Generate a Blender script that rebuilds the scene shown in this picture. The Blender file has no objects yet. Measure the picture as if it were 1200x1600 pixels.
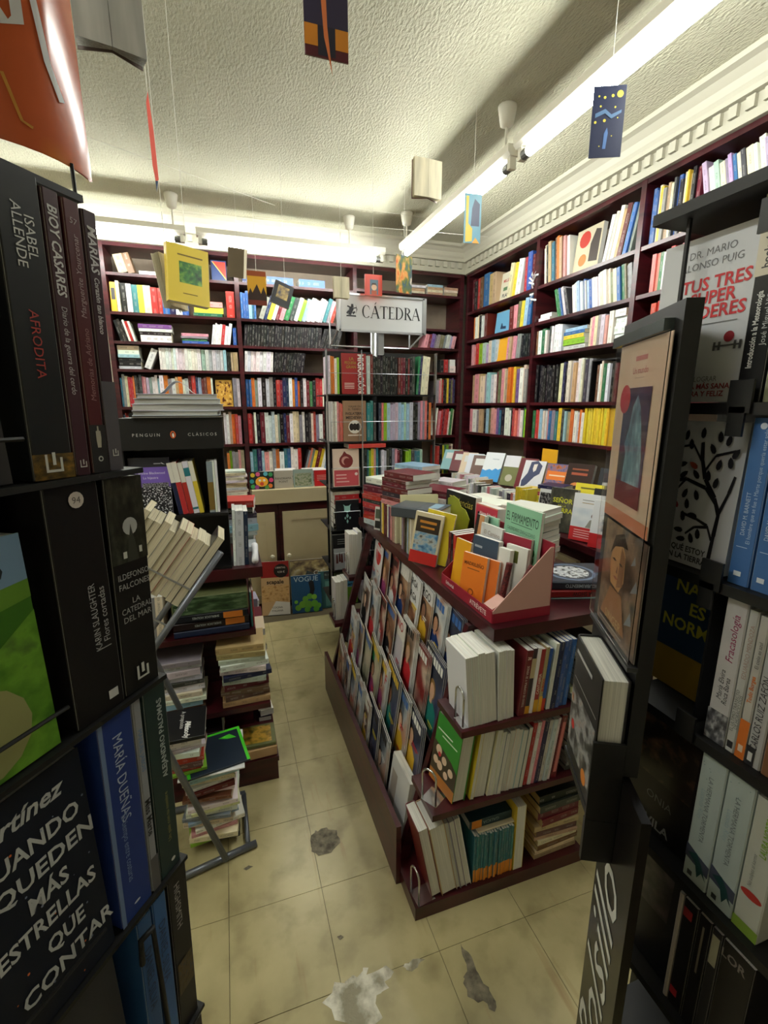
import bpy, math, random
from mathutils import Matrix, Vector

random.seed(11)
SC = bpy.context.scene
COL = SC.collection

# ------------------------------------------------------------------ camera
CAM_H = 1.6
FPX = 730.0                                   # focal length in pixels of a 1200 x 1600 frame
PITCH = math.atan(166.0 / FPX)
YAW = math.atan(250.0 / math.hypot(FPX, 166.0))
cam_d = bpy.data.cameras.new('camera')
cam_d.sensor_fit = 'HORIZONTAL'
cam_d.sensor_width = 36.0
cam_d.lens = FPX / 1200.0 * 36.0
cam_d.clip_start = 0.02
cam = bpy.data.objects.new('camera', cam_d)
COL.objects.link(cam)
cam.location = (0, 0, CAM_H)
cam.rotation_euler = (math.pi / 2 - PITCH, 0, -YAW)
SC.camera = cam

# ------------------------------------------------------------------ world, exposure
w = bpy.data.worlds.new('world')
SC.world = w
w.use_nodes = True
w.node_tree.nodes['Background'].inputs[0].default_value = (0.75, 0.85, 1.0, 1)
w.node_tree.nodes['Background'].inputs[1].default_value = 0.25
SC.view_settings.view_transform = 'Standard'
SC.view_settings.look = 'None'
SC.view_settings.gamma = 1.0
SC.view_settings.use_curve_mapping = False
SC.view_settings.exposure = 0.0
TUBE_POWER = 66.0

# ------------------------------------------------------------------ helpers: points
_fw = Vector((math.sin(YAW) * math.cos(PITCH), math.cos(YAW) * math.cos(PITCH), -math.sin(PITCH)))
_rt = Vector((math.cos(YAW), -math.sin(YAW), 0))
_up = _rt.cross(_fw)


def at(u, v, X=None, Y=None, Z=None):
    """point of a real plane (X=, Y= or Z= const) that the photo shows at pixel u, v"""
    d = _fw * FPX + _rt * (u - 600.0) - _up * (v - 800.0)
    if Z is not None:
        t = (Z - CAM_H) / d.z
    elif X is not None:
        t = X / d.x
    else:
        t = Y / d.y
    return Vector((d.x * t, d.y * t, CAM_H + d.z * t))


def lin(c):
    def f(x):
        x = x / 255.0
        return x / 12.92 if x <= 0.04045 else ((x + 0.055) / 1.055) ** 2.4
    return (f(c[0]), f(c[1]), f(c[2]), 1.0)


# ------------------------------------------------------------------ helpers: materials
def new_mat(name):
    m = bpy.data.materials.new(name)
    m.use_nodes = True
    nt = m.node_tree
    b = nt.nodes['Principled BSDF']
    return m, nt, b


def node(nt, kind, **kw):
    n = nt.nodes.new(kind)
    for k, v in kw.items():
        setattr(n, k, v)
    return n


_plain = {}


def plain(c, rough=0.5, metal=0.0, spec=0.5, name=None):
    key = (c, rough, metal, spec)
    if key not in _plain:
        m, nt, b = new_mat(name or 'paint_%d_%d_%d' % c)
        b.inputs['Base Color'].default_value = lin(c)
        b.inputs['Roughness'].default_value = rough
        b.inputs['Metallic'].default_value = metal
        b.inputs['Specular IOR Level'].default_value = spec
        _plain[key] = m
    return _plain[key]


def ink(c):
    return plain(c, 0.45)


def noise_mat(name, c1, c2, scale, rough=0.5, bump=0.0, bscale=None, coord='Object', stretch=(1, 1, 1), lo=0.35, hi=0.65, spec=0.5, bdist=0.01, rough2=None):
    m, nt, b = new_mat(name)
    L = nt.links.new
    tc = node(nt, 'ShaderNodeTexCoord')
    mp = node(nt, 'ShaderNodeMapping')
    mp.inputs['Scale'].default_value = stretch
    L(tc.outputs[coord], mp.inputs['Vector'])
    n1 = node(nt, 'ShaderNodeTexNoise')
    n1.inputs['Scale'].default_value = scale
    n1.inputs['Detail'].default_value = 5
    L(mp.outputs[0], n1.inputs['Vector'])
    r = node(nt, 'ShaderNodeValToRGB')
    r.color_ramp.elements[0].position = lo
    r.color_ramp.elements[1].position = hi
    r.color_ramp.elements[0].color = lin(c1)
    r.color_ramp.elements[1].color = lin(c2)
    L(n1.outputs['Fac'], r.inputs['Fac'])
    L(r.outputs['Color'], b.inputs['Base Color'])
    b.inputs['Roughness'].default_value = rough
    b.inputs['Specular IOR Level'].default_value = spec
    if bump:
        n2 = node(nt, 'ShaderNodeTexNoise')
        n2.inputs['Scale'].default_value = bscale or scale * 4
        n2.inputs['Detail'].default_value = 3
        L(mp.outputs[0], n2.inputs['Vector'])
        bp = node(nt, 'ShaderNodeBump')
        bp.inputs['Strength'].default_value = bump
        bp.inputs['Distance'].default_value = bdist
        L(n2.outputs['Fac'], bp.inputs['Height'])
        L(bp.outputs['Normal'], b.inputs['Normal'])
    return m


def cover_material(name, marks):
    """coated cover; colour comes from the mesh attribute Col; marks = fine spine print in the UV strip"""
    m, nt, b = new_mat(name)
    L = nt.links.new
    a = node(nt, 'ShaderNodeAttribute', attribute_name='Col')
    col = a.outputs['Color']
    if marks:
        uv = node(nt, 'ShaderNodeUVMap', uv_map='UVMap')
        sp = node(nt, 'ShaderNodeSeparateXYZ')
        L(uv.outputs[0], sp.inputs[0])
        # across the spine: only the middle strip prints
        ax = node(nt, 'ShaderNodeMath', operation='SUBTRACT'); ax.inputs[1].default_value = 0.5
        L(sp.outputs['X'], ax.inputs[0])
        ab = node(nt, 'ShaderNodeMath', operation='ABSOLUTE'); L(ax.outputs[0], ab.inputs[0])
        st = node(nt, 'ShaderNodeMath', operation='LESS_THAN'); st.inputs[1].default_value = 0.17
        L(ab.outputs[0], st.inputs[0])
        # along the spine: runs of print and fine strokes
        n1 = node(nt, 'ShaderNodeTexNoise', noise_dimensions='1D'); n1.inputs['Scale'].default_value = 22; n1.inputs['Detail'].default_value = 0
        L(sp.outputs['Y'], n1.inputs['W'])
        g1 = node(nt, 'ShaderNodeMath', operation='GREATER_THAN'); g1.inputs[1].default_value = 0.5
        L(n1.outputs['Fac'], g1.inputs[0])
        cb = node(nt, 'ShaderNodeCombineXYZ')
        mx = node(nt, 'ShaderNodeMath', operation='MULTIPLY'); mx.inputs[1].default_value = 5.0
        my = node(nt, 'ShaderNodeMath', operation='MULTIPLY'); my.inputs[1].default_value = 560.0
        L(sp.outputs['X'], mx.inputs[0]); L(sp.outputs['Y'], my.inputs[0])
        L(mx.outputs[0], cb.inputs[0]); L(my.outputs[0], cb.inputs[1])
        n2 = node(nt, 'ShaderNodeTexNoise'); n2.inputs['Scale'].default_value = 1.0; n2.inputs['Detail'].default_value = 1
        L(cb.outputs[0], n2.inputs['Vector'])
        g2 = node(nt, 'ShaderNodeMath', operation='GREATER_THAN'); g2.inputs[1].default_value = 0.5
        L(n2.outputs['Fac'], g2.inputs[0])
        m1 = node(nt, 'ShaderNodeMath', operation='MULTIPLY'); L(st.outputs[0], m1.inputs[0]); L(g1.outputs[0], m1.inputs[1])
        m2 = node(nt, 'ShaderNodeMath', operation='MULTIPLY'); L(m1.outputs[0], m2.inputs[0]); L(g2.outputs[0], m2.inputs[1])
        m3 = node(nt, 'ShaderNodeMath', operation='MULTIPLY'); L(m2.outputs[0], m3.inputs[0]); m3.inputs[1].default_value = 0.5
        bw = node(nt, 'ShaderNodeRGBToBW'); L(col, bw.inputs[0])
        gl = node(nt, 'ShaderNodeMath', operation='LESS_THAN'); gl.inputs[1].default_value = 0.22
        L(bw.outputs[0], gl.inputs[0])
        mk = node(nt, 'ShaderNodeMix', data_type='RGBA')
        mk.inputs['A'].default_value = (0.03, 0.025, 0.03, 1)
        mk.inputs['B'].default_value = (0.42, 0.40, 0.37, 1)
        L(gl.outputs[0], mk.inputs['Factor'])
        mi = node(nt, 'ShaderNodeMix', data_type='RGBA')
        L(m3.outputs[0], mi.inputs['Factor']); L(col, mi.inputs['A']); L(mk.outputs['Result'], mi.inputs['B'])
        col = mi.outputs['Result']
    L(col, b.inputs['Base Color'])
    b.inputs['Roughness'].default_value = 0.38
    b.inputs['Specular IOR Level'].default_value = 0.4
    return m


def page_material(name, c):
    m, nt, b = new_mat(name)
    L = nt.links.new
    tc = node(nt, 'ShaderNodeTexCoord')
    mp = node(nt, 'ShaderNodeMapping')
    mp.inputs['Scale'].default_value = (900, 6, 6)
    L(tc.outputs['Object'], mp.inputs['Vector'])
    n = node(nt, 'ShaderNodeTexNoise'); n.inputs['Scale'].default_value = 1.0
    L(mp.outputs[0], n.inputs['Vector'])
    r = node(nt, 'ShaderNodeValToRGB')
    r.color_ramp.elements[0].position = 0.3
    r.color_ramp.elements[1].position = 0.7
    r.color_ramp.elements[0].color = lin(tuple(int(x * 0.86) for x in c))
    r.color_ramp.elements[1].color = lin(c)
    L(n.outputs['Fac'], r.inputs['Fac']); L(r.outputs['Color'], b.inputs['Base Color'])
    b.inputs['Roughness'].default_value = 0.85
    b.inputs['Specular IOR Level'].default_value = 0.15
    return m


def art_material(name, cols, scale=3.0, seed=0.0, detail=2.0, coord='Generated', dist=0.0, const=False):
    """printed picture: a noise image in the given inks"""
    m, nt, b = new_mat(name)
    L = nt.links.new
    tc = node(nt, 'ShaderNodeTexCoord')
    mp = node(nt, 'ShaderNodeMapping')
    mp.inputs['Location'].default_value = (seed * 3.7, seed * 1.3, seed * 2.1)
    L(tc.outputs[coord], mp.inputs['Vector'])
    n = node(nt, 'ShaderNodeTexNoise')
    n.inputs['Scale'].default_value = scale; n.inputs['Detail'].default_value = detail
    n.inputs['Distortion'].default_value = dist
    L(mp.outputs[0], n.inputs['Vector'])
    r = node(nt, 'ShaderNodeValToRGB')
    if const:
        r.color_ramp.interpolation = 'CONSTANT'
    k = len(cols)
    for i, c in enumerate(cols):
        pos = 0.3 + 0.42 * i / max(1, k - 1)
        if i < 2:
            e = r.color_ramp.elements[i]; e.position = pos
        else:
            e = r.color_ramp.elements.new(pos)
        e.color = lin(c)
    L(n.outputs['Fac'], r.inputs['Fac']); L(r.outputs['Color'], b.inputs['Base Color'])
    b.inputs['Roughness'].default_value = 0.3
    return m


COVER = cover_material('coated_book_cover', False)
COVER_SHELF = cover_material('coated_book_cover_with_spine_print', True)
PAGES = {'w': page_material('white_paper_block', (236, 234, 226)), 'c': page_material('cream_paper_block', (224, 214, 186)),
         'o': page_material('aged_paper_block', (196, 172, 124)), 'g': page_material('grey_paper_block', (188, 188, 182))}
WOOD = noise_mat('maroon_stained_wood', (46, 12, 17), (74, 22, 28), 3.0, rough=0.32, bump=0.05, bscale=30, stretch=(1, 1, 12), bdist=0.002)
WOOD_H = noise_mat('maroon_stained_wood_board', (46, 12, 17), (76, 22, 28), 2.0, rough=0.28, bump=0.04, bscale=30, stretch=(3, 3, 3), bdist=0.002)
BACKB = noise_mat('grey_brown_backboard', (112, 98, 84), (142, 128, 110), 4.0, rough=0.8)
CREAM = noise_mat('cream_enamel_paint', (214, 198, 160), (226, 212, 178), 3.0, rough=0.4)
BLACKP = plain((16, 16, 18), 0.4, name='black_plastic')
BLACKM = plain((12, 12, 13), 0.55, name='black_coated_steel')
STEEL = plain((170, 172, 176), 0.3, 0.9, name='steel_wire')
GREYT = plain((112, 116, 124), 0.35, 0.6, name='grey_metal_tube')
CHROME = plain((205, 205, 205), 0.18, 1.0, name='chrome_wire')


# ------------------------------------------------------------------ helpers: meshes and objects
class MB:
    def __init__(self):
        self.v = []; self.f = []; self.c = []

    def box(self, lo, hi, M=None):
        b = len(self.v)
        for x in (lo[0], hi[0]):
            for y in (lo[1], hi[1]):
                for z in (lo[2], hi[2]):
                    p = Vector((x, y, z))
                    self.v.append(M @ p if M else p)
        for q in ((0, 1, 3, 2), (4, 6, 7, 5), (0, 4, 5, 1), (2, 3, 7, 6), (0, 2, 6, 4), (1, 5, 7, 3)):
            self.f.append(tuple(b + i for i in (q if M is None or M.determinant() > 0 else q[::-1])))
        return self

    def tube(self, pts, r, seg=8, cap=True):
        pts = [Vector(p) for p in pts]
        b = len(self.v)
        n = len(pts)
        prev = None
        for i, p in enumerate(pts):
            if i == 0: t = pts[1] - p
            elif i == n - 1: t = p - pts[i - 1]
            else: t = (pts[i + 1] - pts[i]).normalized() + (p - pts[i - 1]).normalized()
            t.normalize()
            if prev is None:
                a = Vector((0, 0, 1)) if abs(t.z) < 0.9 else Vector((1, 0, 0))
                s = t.cross(a).normalized()
            else:
                s = (prev - t * prev.dot(t)).normalized()
            prev = s
            q = t.cross(s)
            for k in range(seg):
                an = 2 * math.pi * k / seg
                self.v.append(p + s * (r * math.cos(an)) + q * (r * math.sin(an)))
        for i in range(n - 1):
            for k in range(seg):
                k2 = (k + 1) % seg
                self.f.append((b + i * seg + k, b + i * seg + k2, b + (i + 1) * seg + k2, b + (i + 1) * seg + k))
        if cap:
            self.f.append(tuple(b + k for k in reversed(range(seg))))
            self.f.append(tuple(b + (n - 1) * seg + k for k in range(seg)))
        return self

    def lathe(self, prof, seg=16, M=None):
        b = len(self.v)
        for (r, z) in prof:
            for k in range(seg):
                an = 2 * math.pi * k / seg
                p = Vector((r * math.cos(an), r * math.sin(an), z))
                self.v.append(M @ p if M else p)
        n = len(prof)
        for i in range(n - 1):
            for k in range(seg):
                k2 = (k + 1) % seg
                self.f.append((b + i * seg + k, b + i * seg + k2, b + (i + 1) * seg + k2, b + (i + 1) * seg + k))
        self.f.append(tuple(b + k for k in reversed(range(seg))))
        self.f.append(tuple(b + (n - 1) * seg + k for k in range(seg)))
        return self

    def prism(self, poly, z0, z1, M=None):
        """extrude a polygon of (x, y) between z0 and z1"""
        b = len(self.v); n = len(poly); f0 = len(self.f)
        for z in (z0, z1):
            for (x, y) in poly:
                p = Vector((x, y, z))
                self.v.append(M @ p if M else p)
        self.f.append(tuple(b + k for k in reversed(range(n))))
        self.f.append(tuple(b + n + k for k in range(n)))
        for k in range(n):
            k2 = (k + 1) % n
            self.f.append((b + k, b + k2, b + n + k2, b + n + k))
        ar = sum(poly[i][0] * poly[(i + 1) % n][1] - poly[(i + 1) % n][0] * poly[i][1] for i in range(n))
        if (ar < 0) != (M is not None and M.determinant() < 0):
            self.f[f0:] = [q[::-1] for q in self.f[f0:]]
        return self

    def mesh(self, name, mat=None, smooth=False):
        me = bpy.data.meshes.new(name)
        me.from_pydata([tuple(p) for p in self.v], [], self.f)
        if mat: me.materials.append(mat)
        if smooth:
            me.polygons.foreach_set('use_smooth', [True] * len(me.polygons))
        me.update()
        return me

    def build(self, name, mat, parent=None, smooth=False, M=None):
        return link(name, self.mesh(name, mat, smooth), parent, M)


def link(name, me, parent=None, M=None):
    o = bpy.data.objects.new(name, me)
    COL.objects.link(o)
    if parent is not None: o.parent = parent
    if M is not None: o.matrix_local = M
    return o


def tag(o, label=None, cat=None, group=None, kind=None):
    if label and len(label.split()) > 16: print('LONG', len(label.split()), label)
    if label: o['label'] = label
    if cat: o['category'] = cat
    if group: o['group'] = group
    if kind: o['kind'] = kind
    return o


def empty(name, label=None, cat=None, loc=(0, 0, 0), group=None, rz=0.0):
    o = bpy.data.objects.new(name, None)
    o.empty_display_size = 0.05
    COL.objects.link(o)
    o.location = loc
    o.rotation_euler = (0, 0, rz)
    return tag(o, label, cat, group)


def struct(name, mb, mat):
    o = mb.build(name, mat)
    o['kind'] = 'structure'
    return o


# ------------------------------------------------------------------ lettering
_txt = {}


def text_geo(s, bold=False, shear=0.0, serif=False):
    key = (s, bold, shear)
    if key not in _txt:
        cu = bpy.data.curves.new('t', 'FONT')
        cu.body = s
        cu.size = 1.0
        cu.resolution_u = 2
        cu.fill_mode = 'FRONT'
        cu.shear = shear
        if bold: cu.offset = 0.022
        ob = bpy.data.objects.new('t', cu)
        me = bpy.data.meshes.new_from_object(ob)
        vs = [v.co.copy() for v in me.vertices]
        fs = [tuple(p.vertices) for p in me.polygons]
        bpy.data.objects.remove(ob); bpy.data.curves.remove(cu); bpy.data.meshes.remove(me)
        x0 = min((v.x for v in vs), default=0); x1 = max((v.x for v in vs), default=1)
        y0 = min((v.y for v in vs), default=0); y1 = max((v.y for v in vs), default=1)
        _txt[key] = (vs, fs, x0, x1, y0, y1)
    return _txt[key]


EPS = 0.0005


class Book:
    """local frame: X thickness (front cover at +X), Y from spine (0) to fore-edge (d), Z height"""

    def __init__(self, obj, t, d, h, bend=None):
        self.o = obj; self.t = t; self.d = d; self.h = h; self.bend = bend; self.layer = 0

    def _pt(self, face, u, v, e):
        if face == 'front': p = Vector((self.t / 2 + e, u, v))
        elif face == 'back': p = Vector((-self.t / 2 - e, self.d - u, v))
        elif face == 'spine': p = Vector((u - self.t / 2, -e, v))
        elif face == 'fore': p = Vector((self.t / 2 - u, self.d + e, v))
        if self.bend: p = self.bend(p)
        return p

    def size(self, face):
        return (self.t, self.h) if face in ('spine', 'fore') else (self.d, self.h)

    def _finish(self, name, vs, fs, mat):
        me = bpy.data.meshes.new(name)
        me.from_pydata([tuple(p) for p in vs], [], fs)
        me.materials.append(mat)
        me.update()
        return link(name, me, self.o)

    def rect(self, face, u0, v0, u1, v1, c, name='printed_panel', div=1):
        """panel in fractions of the face"""
        self.layer += 1
        e = 0.0003 + 0.00008 * self.layer
        W, H = self.size(face)
        mat = c if not isinstance(c, tuple) else ink(c)
        vs = []; fs = []
        nx = 4 if self.bend else 1; ny = 5 if self.bend else 1
        for j in range(ny + 1):
            for i in range(nx + 1):
                vs.append(self._pt(face, W * (u0 + (u1 - u0) * i / nx), H * (v0 + (v1 - v0) * j / ny), e))
        for j in range(ny):
            for i in range(nx):
                a = j * (nx + 1) + i
                fs.append((a, a + 1, a + nx + 2, a + nx + 1))
        return self._finish(name, vs, fs, mat)

    def poly(self, face, pts, c, name='printed_shape'):
        self.layer += 1
        e = 0.0003 + 0.00008 * self.layer
        W, H = self.size(face)
        vs = [self._pt(face, W * x, H * y, e) for x, y in pts]
        return self._finish(name, vs, [tuple(range(len(vs)))], c if not isinstance(c, tuple) else ink(c))

    def shapes(self, face, items, name='cover_print', e0=0.0):
        """many flat printed shapes of one cover as one mesh: items = (points, colour)"""
        W, H = self.size(face)
        vs, fs, cs = [], [], []
        for pts, c in items:
            e = e0 + 0.00006 * len(fs)
            k = len(vs)
            vs += [self._pt(face, W * x, H * y, e) for x, y in pts]
            cs += list(lin(c)) * len(pts)
            fs.append(tuple(range(k, k + len(pts))))
        me = bpy.data.meshes.new(name)
        me.from_pydata([tuple(p) for p in vs], [], fs)
        a = me.color_attributes.new('Col', 'FLOAT_COLOR', 'POINT'); a.data.foreach_set('color', cs)
        me.materials.append(COVER); me.update()
        return tag(link(name, me, self.o), kind='stuff')

    def disc(self, face, x, y, r, c, name='printed_shape', sy=None, n=14):
        W, H = self.size(face)
        k = (W / H) if sy is None else sy
        return self.poly(face, [(x + r * math.cos(2 * math.pi * i / n), y + r * k * math.sin(2 * math.pi * i / n)) for i in range(n)], c, name)

    def text(self, face, s, x, y, size, c, rot=0, fit=None, bold=False, shear=0.0, stretch=1.0, name='lettering'):
        """centre of the words at (x, y) in fractions; size = cap height in metres; rot in degrees"""
        self.layer += 1
        e = 0.0003 + 0.00008 * self.layer
        vs, fs, x0, x1, y0, y1 = text_geo(s, bold, shear)
        W, H = self.size(face)
        k = size / 0.7
        kx = k * stretch
        if fit and (x1 - x0) * kx > fit: kx = fit / (x1 - x0)
        ca, sa = math.cos(math.radians(rot)), math.sin(math.radians(rot))
        out = []
        for v in vs:
            a = (v.x - (x0 + x1) / 2) * kx; b = (v.y - 0.35) * k
            out.append(self._pt(face, W * x + a * ca - b * sa, H * y + a * sa + b * ca, e))
        return self._finish(name, out, fs, ink(c))


def color_mesh(me, c):
    a = me.color_attributes.new('Col', 'FLOAT_COLOR', 'POINT')
    a.data.foreach_set('color', list(lin(c)) * len(me.vertices))


def cover_geo(t, d, h, hard):
    c = 0.0022 if hard else 0.0006
    c = min(c, t * 0.2)
    r = min(t * 0.3, 0.004 if hard else 0.0015)
    o = [(-t / 2, d), (-t / 2, r), (-t / 2 + r, 0), (t / 2 - r, 0), (t / 2, r), (t / 2, d)]
    i = [(t / 2 - c, d), (t / 2 - c, r + c * 0.5), (t / 2 - r - c * 0.3, c), (-t / 2 + r + c * 0.3, c), (-t / 2 + c, r + c * 0.5), (-t / 2 + c, d)]
    n = 6
    vs = []
    for z in (0.0, h):
        for p in o + i: vs.append((p[0], p[1], z))
    fs = []
    ring = list(range(12))
    for k in range(12):
        k2 = (k + 1) % 12
        fs.append((ring[k], ring[k2], 12 + ring[k2], 12 + ring[k]))
    for k in range(5):
        a, b2, c2, d2 = k, k + 1, 11 - (k + 1), 11 - k
        fs.append((d2, c2, b2, a))
        fs.append((12 + a, 12 + b2, 12 + c2, 12 + d2))
    return vs, fs


def pages_geo(t, d, h, hard):
    c = min(0.0022 if hard else 0.0006, t * 0.2)
    ov = 0.003 if hard else 0.0007
    mb = MB()
    mb.box((-t / 2 + c, c + 0.0002, ov), (t / 2 - c, d - ov, h - ov))
    return mb


def book(name, label, M, t, d, h, col, cat='book', group=None, hard=False, pages='w', marks=False, pages_name='pages'):
    vs, fs = cover_geo(t, d, h, hard)
    me = bpy.data.meshes.new(name)
    me.from_pydata(vs, [], fs)
    me.materials.append(COVER_SHELF if marks else COVER)
    if marks: spine_uv(me, t, h)
    color_mesh(me, col)
    me.update()
    o = link(name, me)
    o.matrix_world = M
    tag(o, label, cat, group)
    pages_geo(t, d, h, hard).build(pages_name, PAGES[pages], o)
    return Book(o, t, d, h)


def spine_uv(me, t, h, off=None):
    uv = me.uv_layers.new(name='UVMap')
    off = random.uniform(0, 50) if off is None else off
    data = []
    for p in me.polygons:
        sp = p.normal.y < -0.8
        for li in p.loop_indices:
            co = me.vertices[me.loops[li].vertex_index].co
            if sp and 0.02 * h < co.z + 1:
                data += [co.x / t + 0.5, co.z + off]
            else:
                data += [5.0, 0.0]
    uv.data.foreach_set('uv', data)


def cols(X, Y, Z, p):
    M = Matrix.Identity(4)
    for i in range(3):
        M[i][0] = X[i]; M[i][1] = Y[i]; M[i][2] = Z[i]; M[i][3] = p[i]
    return M


UPV = Vector((0, 0, 1))


def nrm(az):
    """unit vector towards azimuth az in degrees (0 = +Y, 90 = +X)"""
    return Vector((math.sin(math.radians(az)), math.cos(math.radians(az)), 0))


def F_spine(p, n, t=0.02, lean=0.0, tilt=0.0):
    """upright, spine facing n, p = bottom centre of the spine; lean > 0: top goes to the viewer's right; tilt: top goes back"""
    n = Vector(n).normalized(); Z = UPV.copy(); Y = -n; X = Y.cross(Z)
    th = math.radians(tilt)
    Z2 = Z * math.cos(th) + Y * math.sin(th); Y2 = Y * math.cos(th) - Z * math.sin(th)
    a = math.radians(lean)
    X3 = X * math.cos(a) - Z2 * math.sin(a); Z3 = Z2 * math.cos(a) + X * math.sin(a)
    return cols(X3, Y2, Z3, Vector(p) + UPV * (t / 2 * abs(math.sin(a))))


def F_face(p, n, t, d, tilt=0.0, roll=0.0):
    """front cover facing n, p = bottom centre of the front cover"""
    n = Vector(n).normalized(); Z = UPV.copy()
    Y = Z.cross(n)
    th = math.radians(tilt)
    Z2 = Z * math.cos(th) - n * math.sin(th); X2 = n * math.cos(th) + Z * math.sin(th)
    a = math.radians(roll)
    Y3 = Y * math.cos(a) - Z2 * math.sin(a); Z3 = Z2 * math.cos(a) + Y * math.sin(a)
    q = Vector(p) - X2 * (t / 2) - Y3 * (d / 2) + UPV * (d / 2 * abs(math.sin(a)) + t * max(0.0, math.sin(th)))
    return cols(X2, Y3, Z3, q)


def F_flat(p, n, t, d, h, down=False):
    """lying on its back cover, spine facing n, p = centre of the underside"""
    n = Vector(n).normalized()
    if down:
        X = -UPV; Y = -n; Z = X.cross(Y)
        return cols(X, Y, Z, Vector(p) - X * (t / 2) - Y * (d / 2) - Z * (h / 2))
    X = UPV.copy(); Y = -n; Z = X.cross(Y)
    return cols(X, Y, Z, Vector(p) + X * (t / 2) - Y * (d / 2) - Z * (h / 2))


PAL = {'k': ('black', (20, 19, 22)), 'd': ('charcoal', (58, 58, 64)), 'a': ('grey', (140, 140, 146)), 'h': ('pale grey', (196, 200, 204)),
       'w': ('white', (236, 234, 230)), 'c': ('cream', (228, 216, 180)), 'e': ('beige', (190, 160, 118)), 'i': ('brown', (112, 72, 48)),
       'r': ('red', (196, 40, 40)), 'm': ('maroon', (112, 24, 34)), 'o': ('orange', (232, 118, 34)), 'y': ('yellow', (240, 206, 40)),
       'l': ('lime', (140, 200, 40)), 'g': ('green', (40, 120, 70)), 'f': ('olive', (104, 108, 64)), 't': ('teal', (40, 120, 130)),
       's': ('pale blue', (150, 190, 214)), 'b': ('blue', (38, 92, 172)), 'n': ('navy', (26, 36, 84)), 'v': ('purple', (110, 70, 140)),
       'p': ('pink', (226, 140, 150)), 'q': ('coral', (228, 110, 96)), 'z': ('mint', (164, 210, 180)), 'j': ('lilac', (186, 164, 200))}


def pc(ch, jit=10):
    c = PAL[ch][1]
    g = sum(c) / 3.0
    c = [x * 0.84 + g * 0.16 for x in c]
    return tuple(max(4, min(246, int(x + random.uniform(-jit, jit)))) for x in c)

# ================================================================== the room
CEIL = 2.92
XL, XR, YB, YF = -1.35, 2.42, 4.32, -1.3       # wall planes
FX, FY = 2.1, 4.0                              # bookcase front planes (right wall, back wall)

tile_m, nt, b = new_mat('yellowed_vinyl_tile')
L = nt.links.new
tc = node(nt, 'ShaderNodeTexCoord')
geo = node(nt, 'ShaderNodeNewGeometry')
n1 = node(nt, 'ShaderNodeTexNoise'); n1.inputs['Scale'].default_value = 2.2; n1.inputs['Detail'].default_value = 8
L(geo.outputs['Position'], n1.inputs['Vector'])
r1 = node(nt, 'ShaderNodeValToRGB')
r1.color_ramp.elements[0].position = 0.33; r1.color_ramp.elements[0].color = lin((150, 139, 98))
r1.color_ramp.elements[1].position = 0.62; r1.color_ramp.elements[1].color = lin((200, 188, 142))
L(n1.outputs['Fac'], r1.inputs['Fac'])
# rust-brown streaks and scuffs
mp = node(nt, 'ShaderNodeMapping'); mp.inputs['Scale'].default_value = (14, 1.6, 1); mp.inputs['Rotation'].default_value = (0, 0, 0.25)
L(geo.outputs['Position'], mp.inputs['Vector'])
n2 = node(nt, 'ShaderNodeTexNoise'); n2.inputs['Scale'].default_value = 1.6; n2.inputs['Detail'].default_value = 6
L(mp.outputs[0], n2.inputs['Vector'])
r2 = node(nt, 'ShaderNodeValToRGB'); r2.color_ramp.elements[0].position = 0.62; r2.color_ramp.elements[0].color = (0, 0, 0, 1)
r2.color_ramp.elements[1].position = 0.78; r2.color_ramp.elements[1].color = (0.55, 0.55, 0.55, 1)
L(n2.outputs['Fac'], r2.inputs['Fac'])
mx = node(nt, 'ShaderNodeMix', data_type='RGBA'); mx.inputs['B'].default_value = lin((150, 108, 66))
L(r2.outputs['Color'], mx.inputs['Factor']); L(r1.outputs['Color'], mx.inputs['A'])
n3 = node(nt, 'ShaderNodeTexNoise'); n3.inputs['Scale'].default_value = 9; n3.inputs['Detail'].default_value = 10
L(geo.outputs['Position'], n3.inputs['Vector'])
r3 = node(nt, 'ShaderNodeValToRGB'); r3.color_ramp.elements[0].position = 0.28; r3.color_ramp.elements[0].color = (0.62, 0.6, 0.55, 1)
r3.color_ramp.elements[1].position = 0.5; r3.color_ramp.elements[1].color = (1, 1, 1, 1)
L(n3.outputs['Fac'], r3.inputs['Fac'])
mm = node(nt, 'ShaderNodeMix', data_type='RGBA', blend_type='MULTIPLY'); mm.inputs['Factor'].default_value = 0.8
L(mx.outputs['Result'], mm.inputs['A']); L(r3.outputs['Color'], mm.inputs['B'])
L(mm.outputs['Result'], b.inputs['Base Color'])
b.inputs['Roughness'].default_value = 0.32
TILE = tile_m
GROUT = plain((92, 82, 60), 0.9, name='dark_tile_joint')
WALLP = noise_mat('cream_wall_plaster', (206, 200, 178), (218, 212, 192), 2.0, rough=0.8)
CEILM = noise_mat('stippled_ceiling_plaster', (174, 172, 148), (190, 187, 164), 1.5, rough=0.85, bump=0.8, bscale=62, stretch=(1.7, 0.75, 1), bdist=0.012)
TRIMM = plain((186, 182, 164), 0.6, name='cream_white_plaster_trim')

floor = struct('floor', MB().box((XL, YF, -0.06), (XR, YB, -0.004)), GROUT)
tp = 0.30
tmesh = MB().box((0.0008, 0.0008, -0.004), (tp - 0.0008, tp - 0.0008, 0.0)).mesh('tile', TILE)
for ix in range(-5, 7):
    for iy in range(-2, 10):
        x, y = 0.2 + ix * tp, 0.97 - 0.3 + (iy - 1) * tp
        if x + tp > XR or y + tp > 3.99: continue
        o = link('tile', tmesh, floor)
        o.location = (x, y, random.uniform(-0.0006, 0.0))

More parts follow.
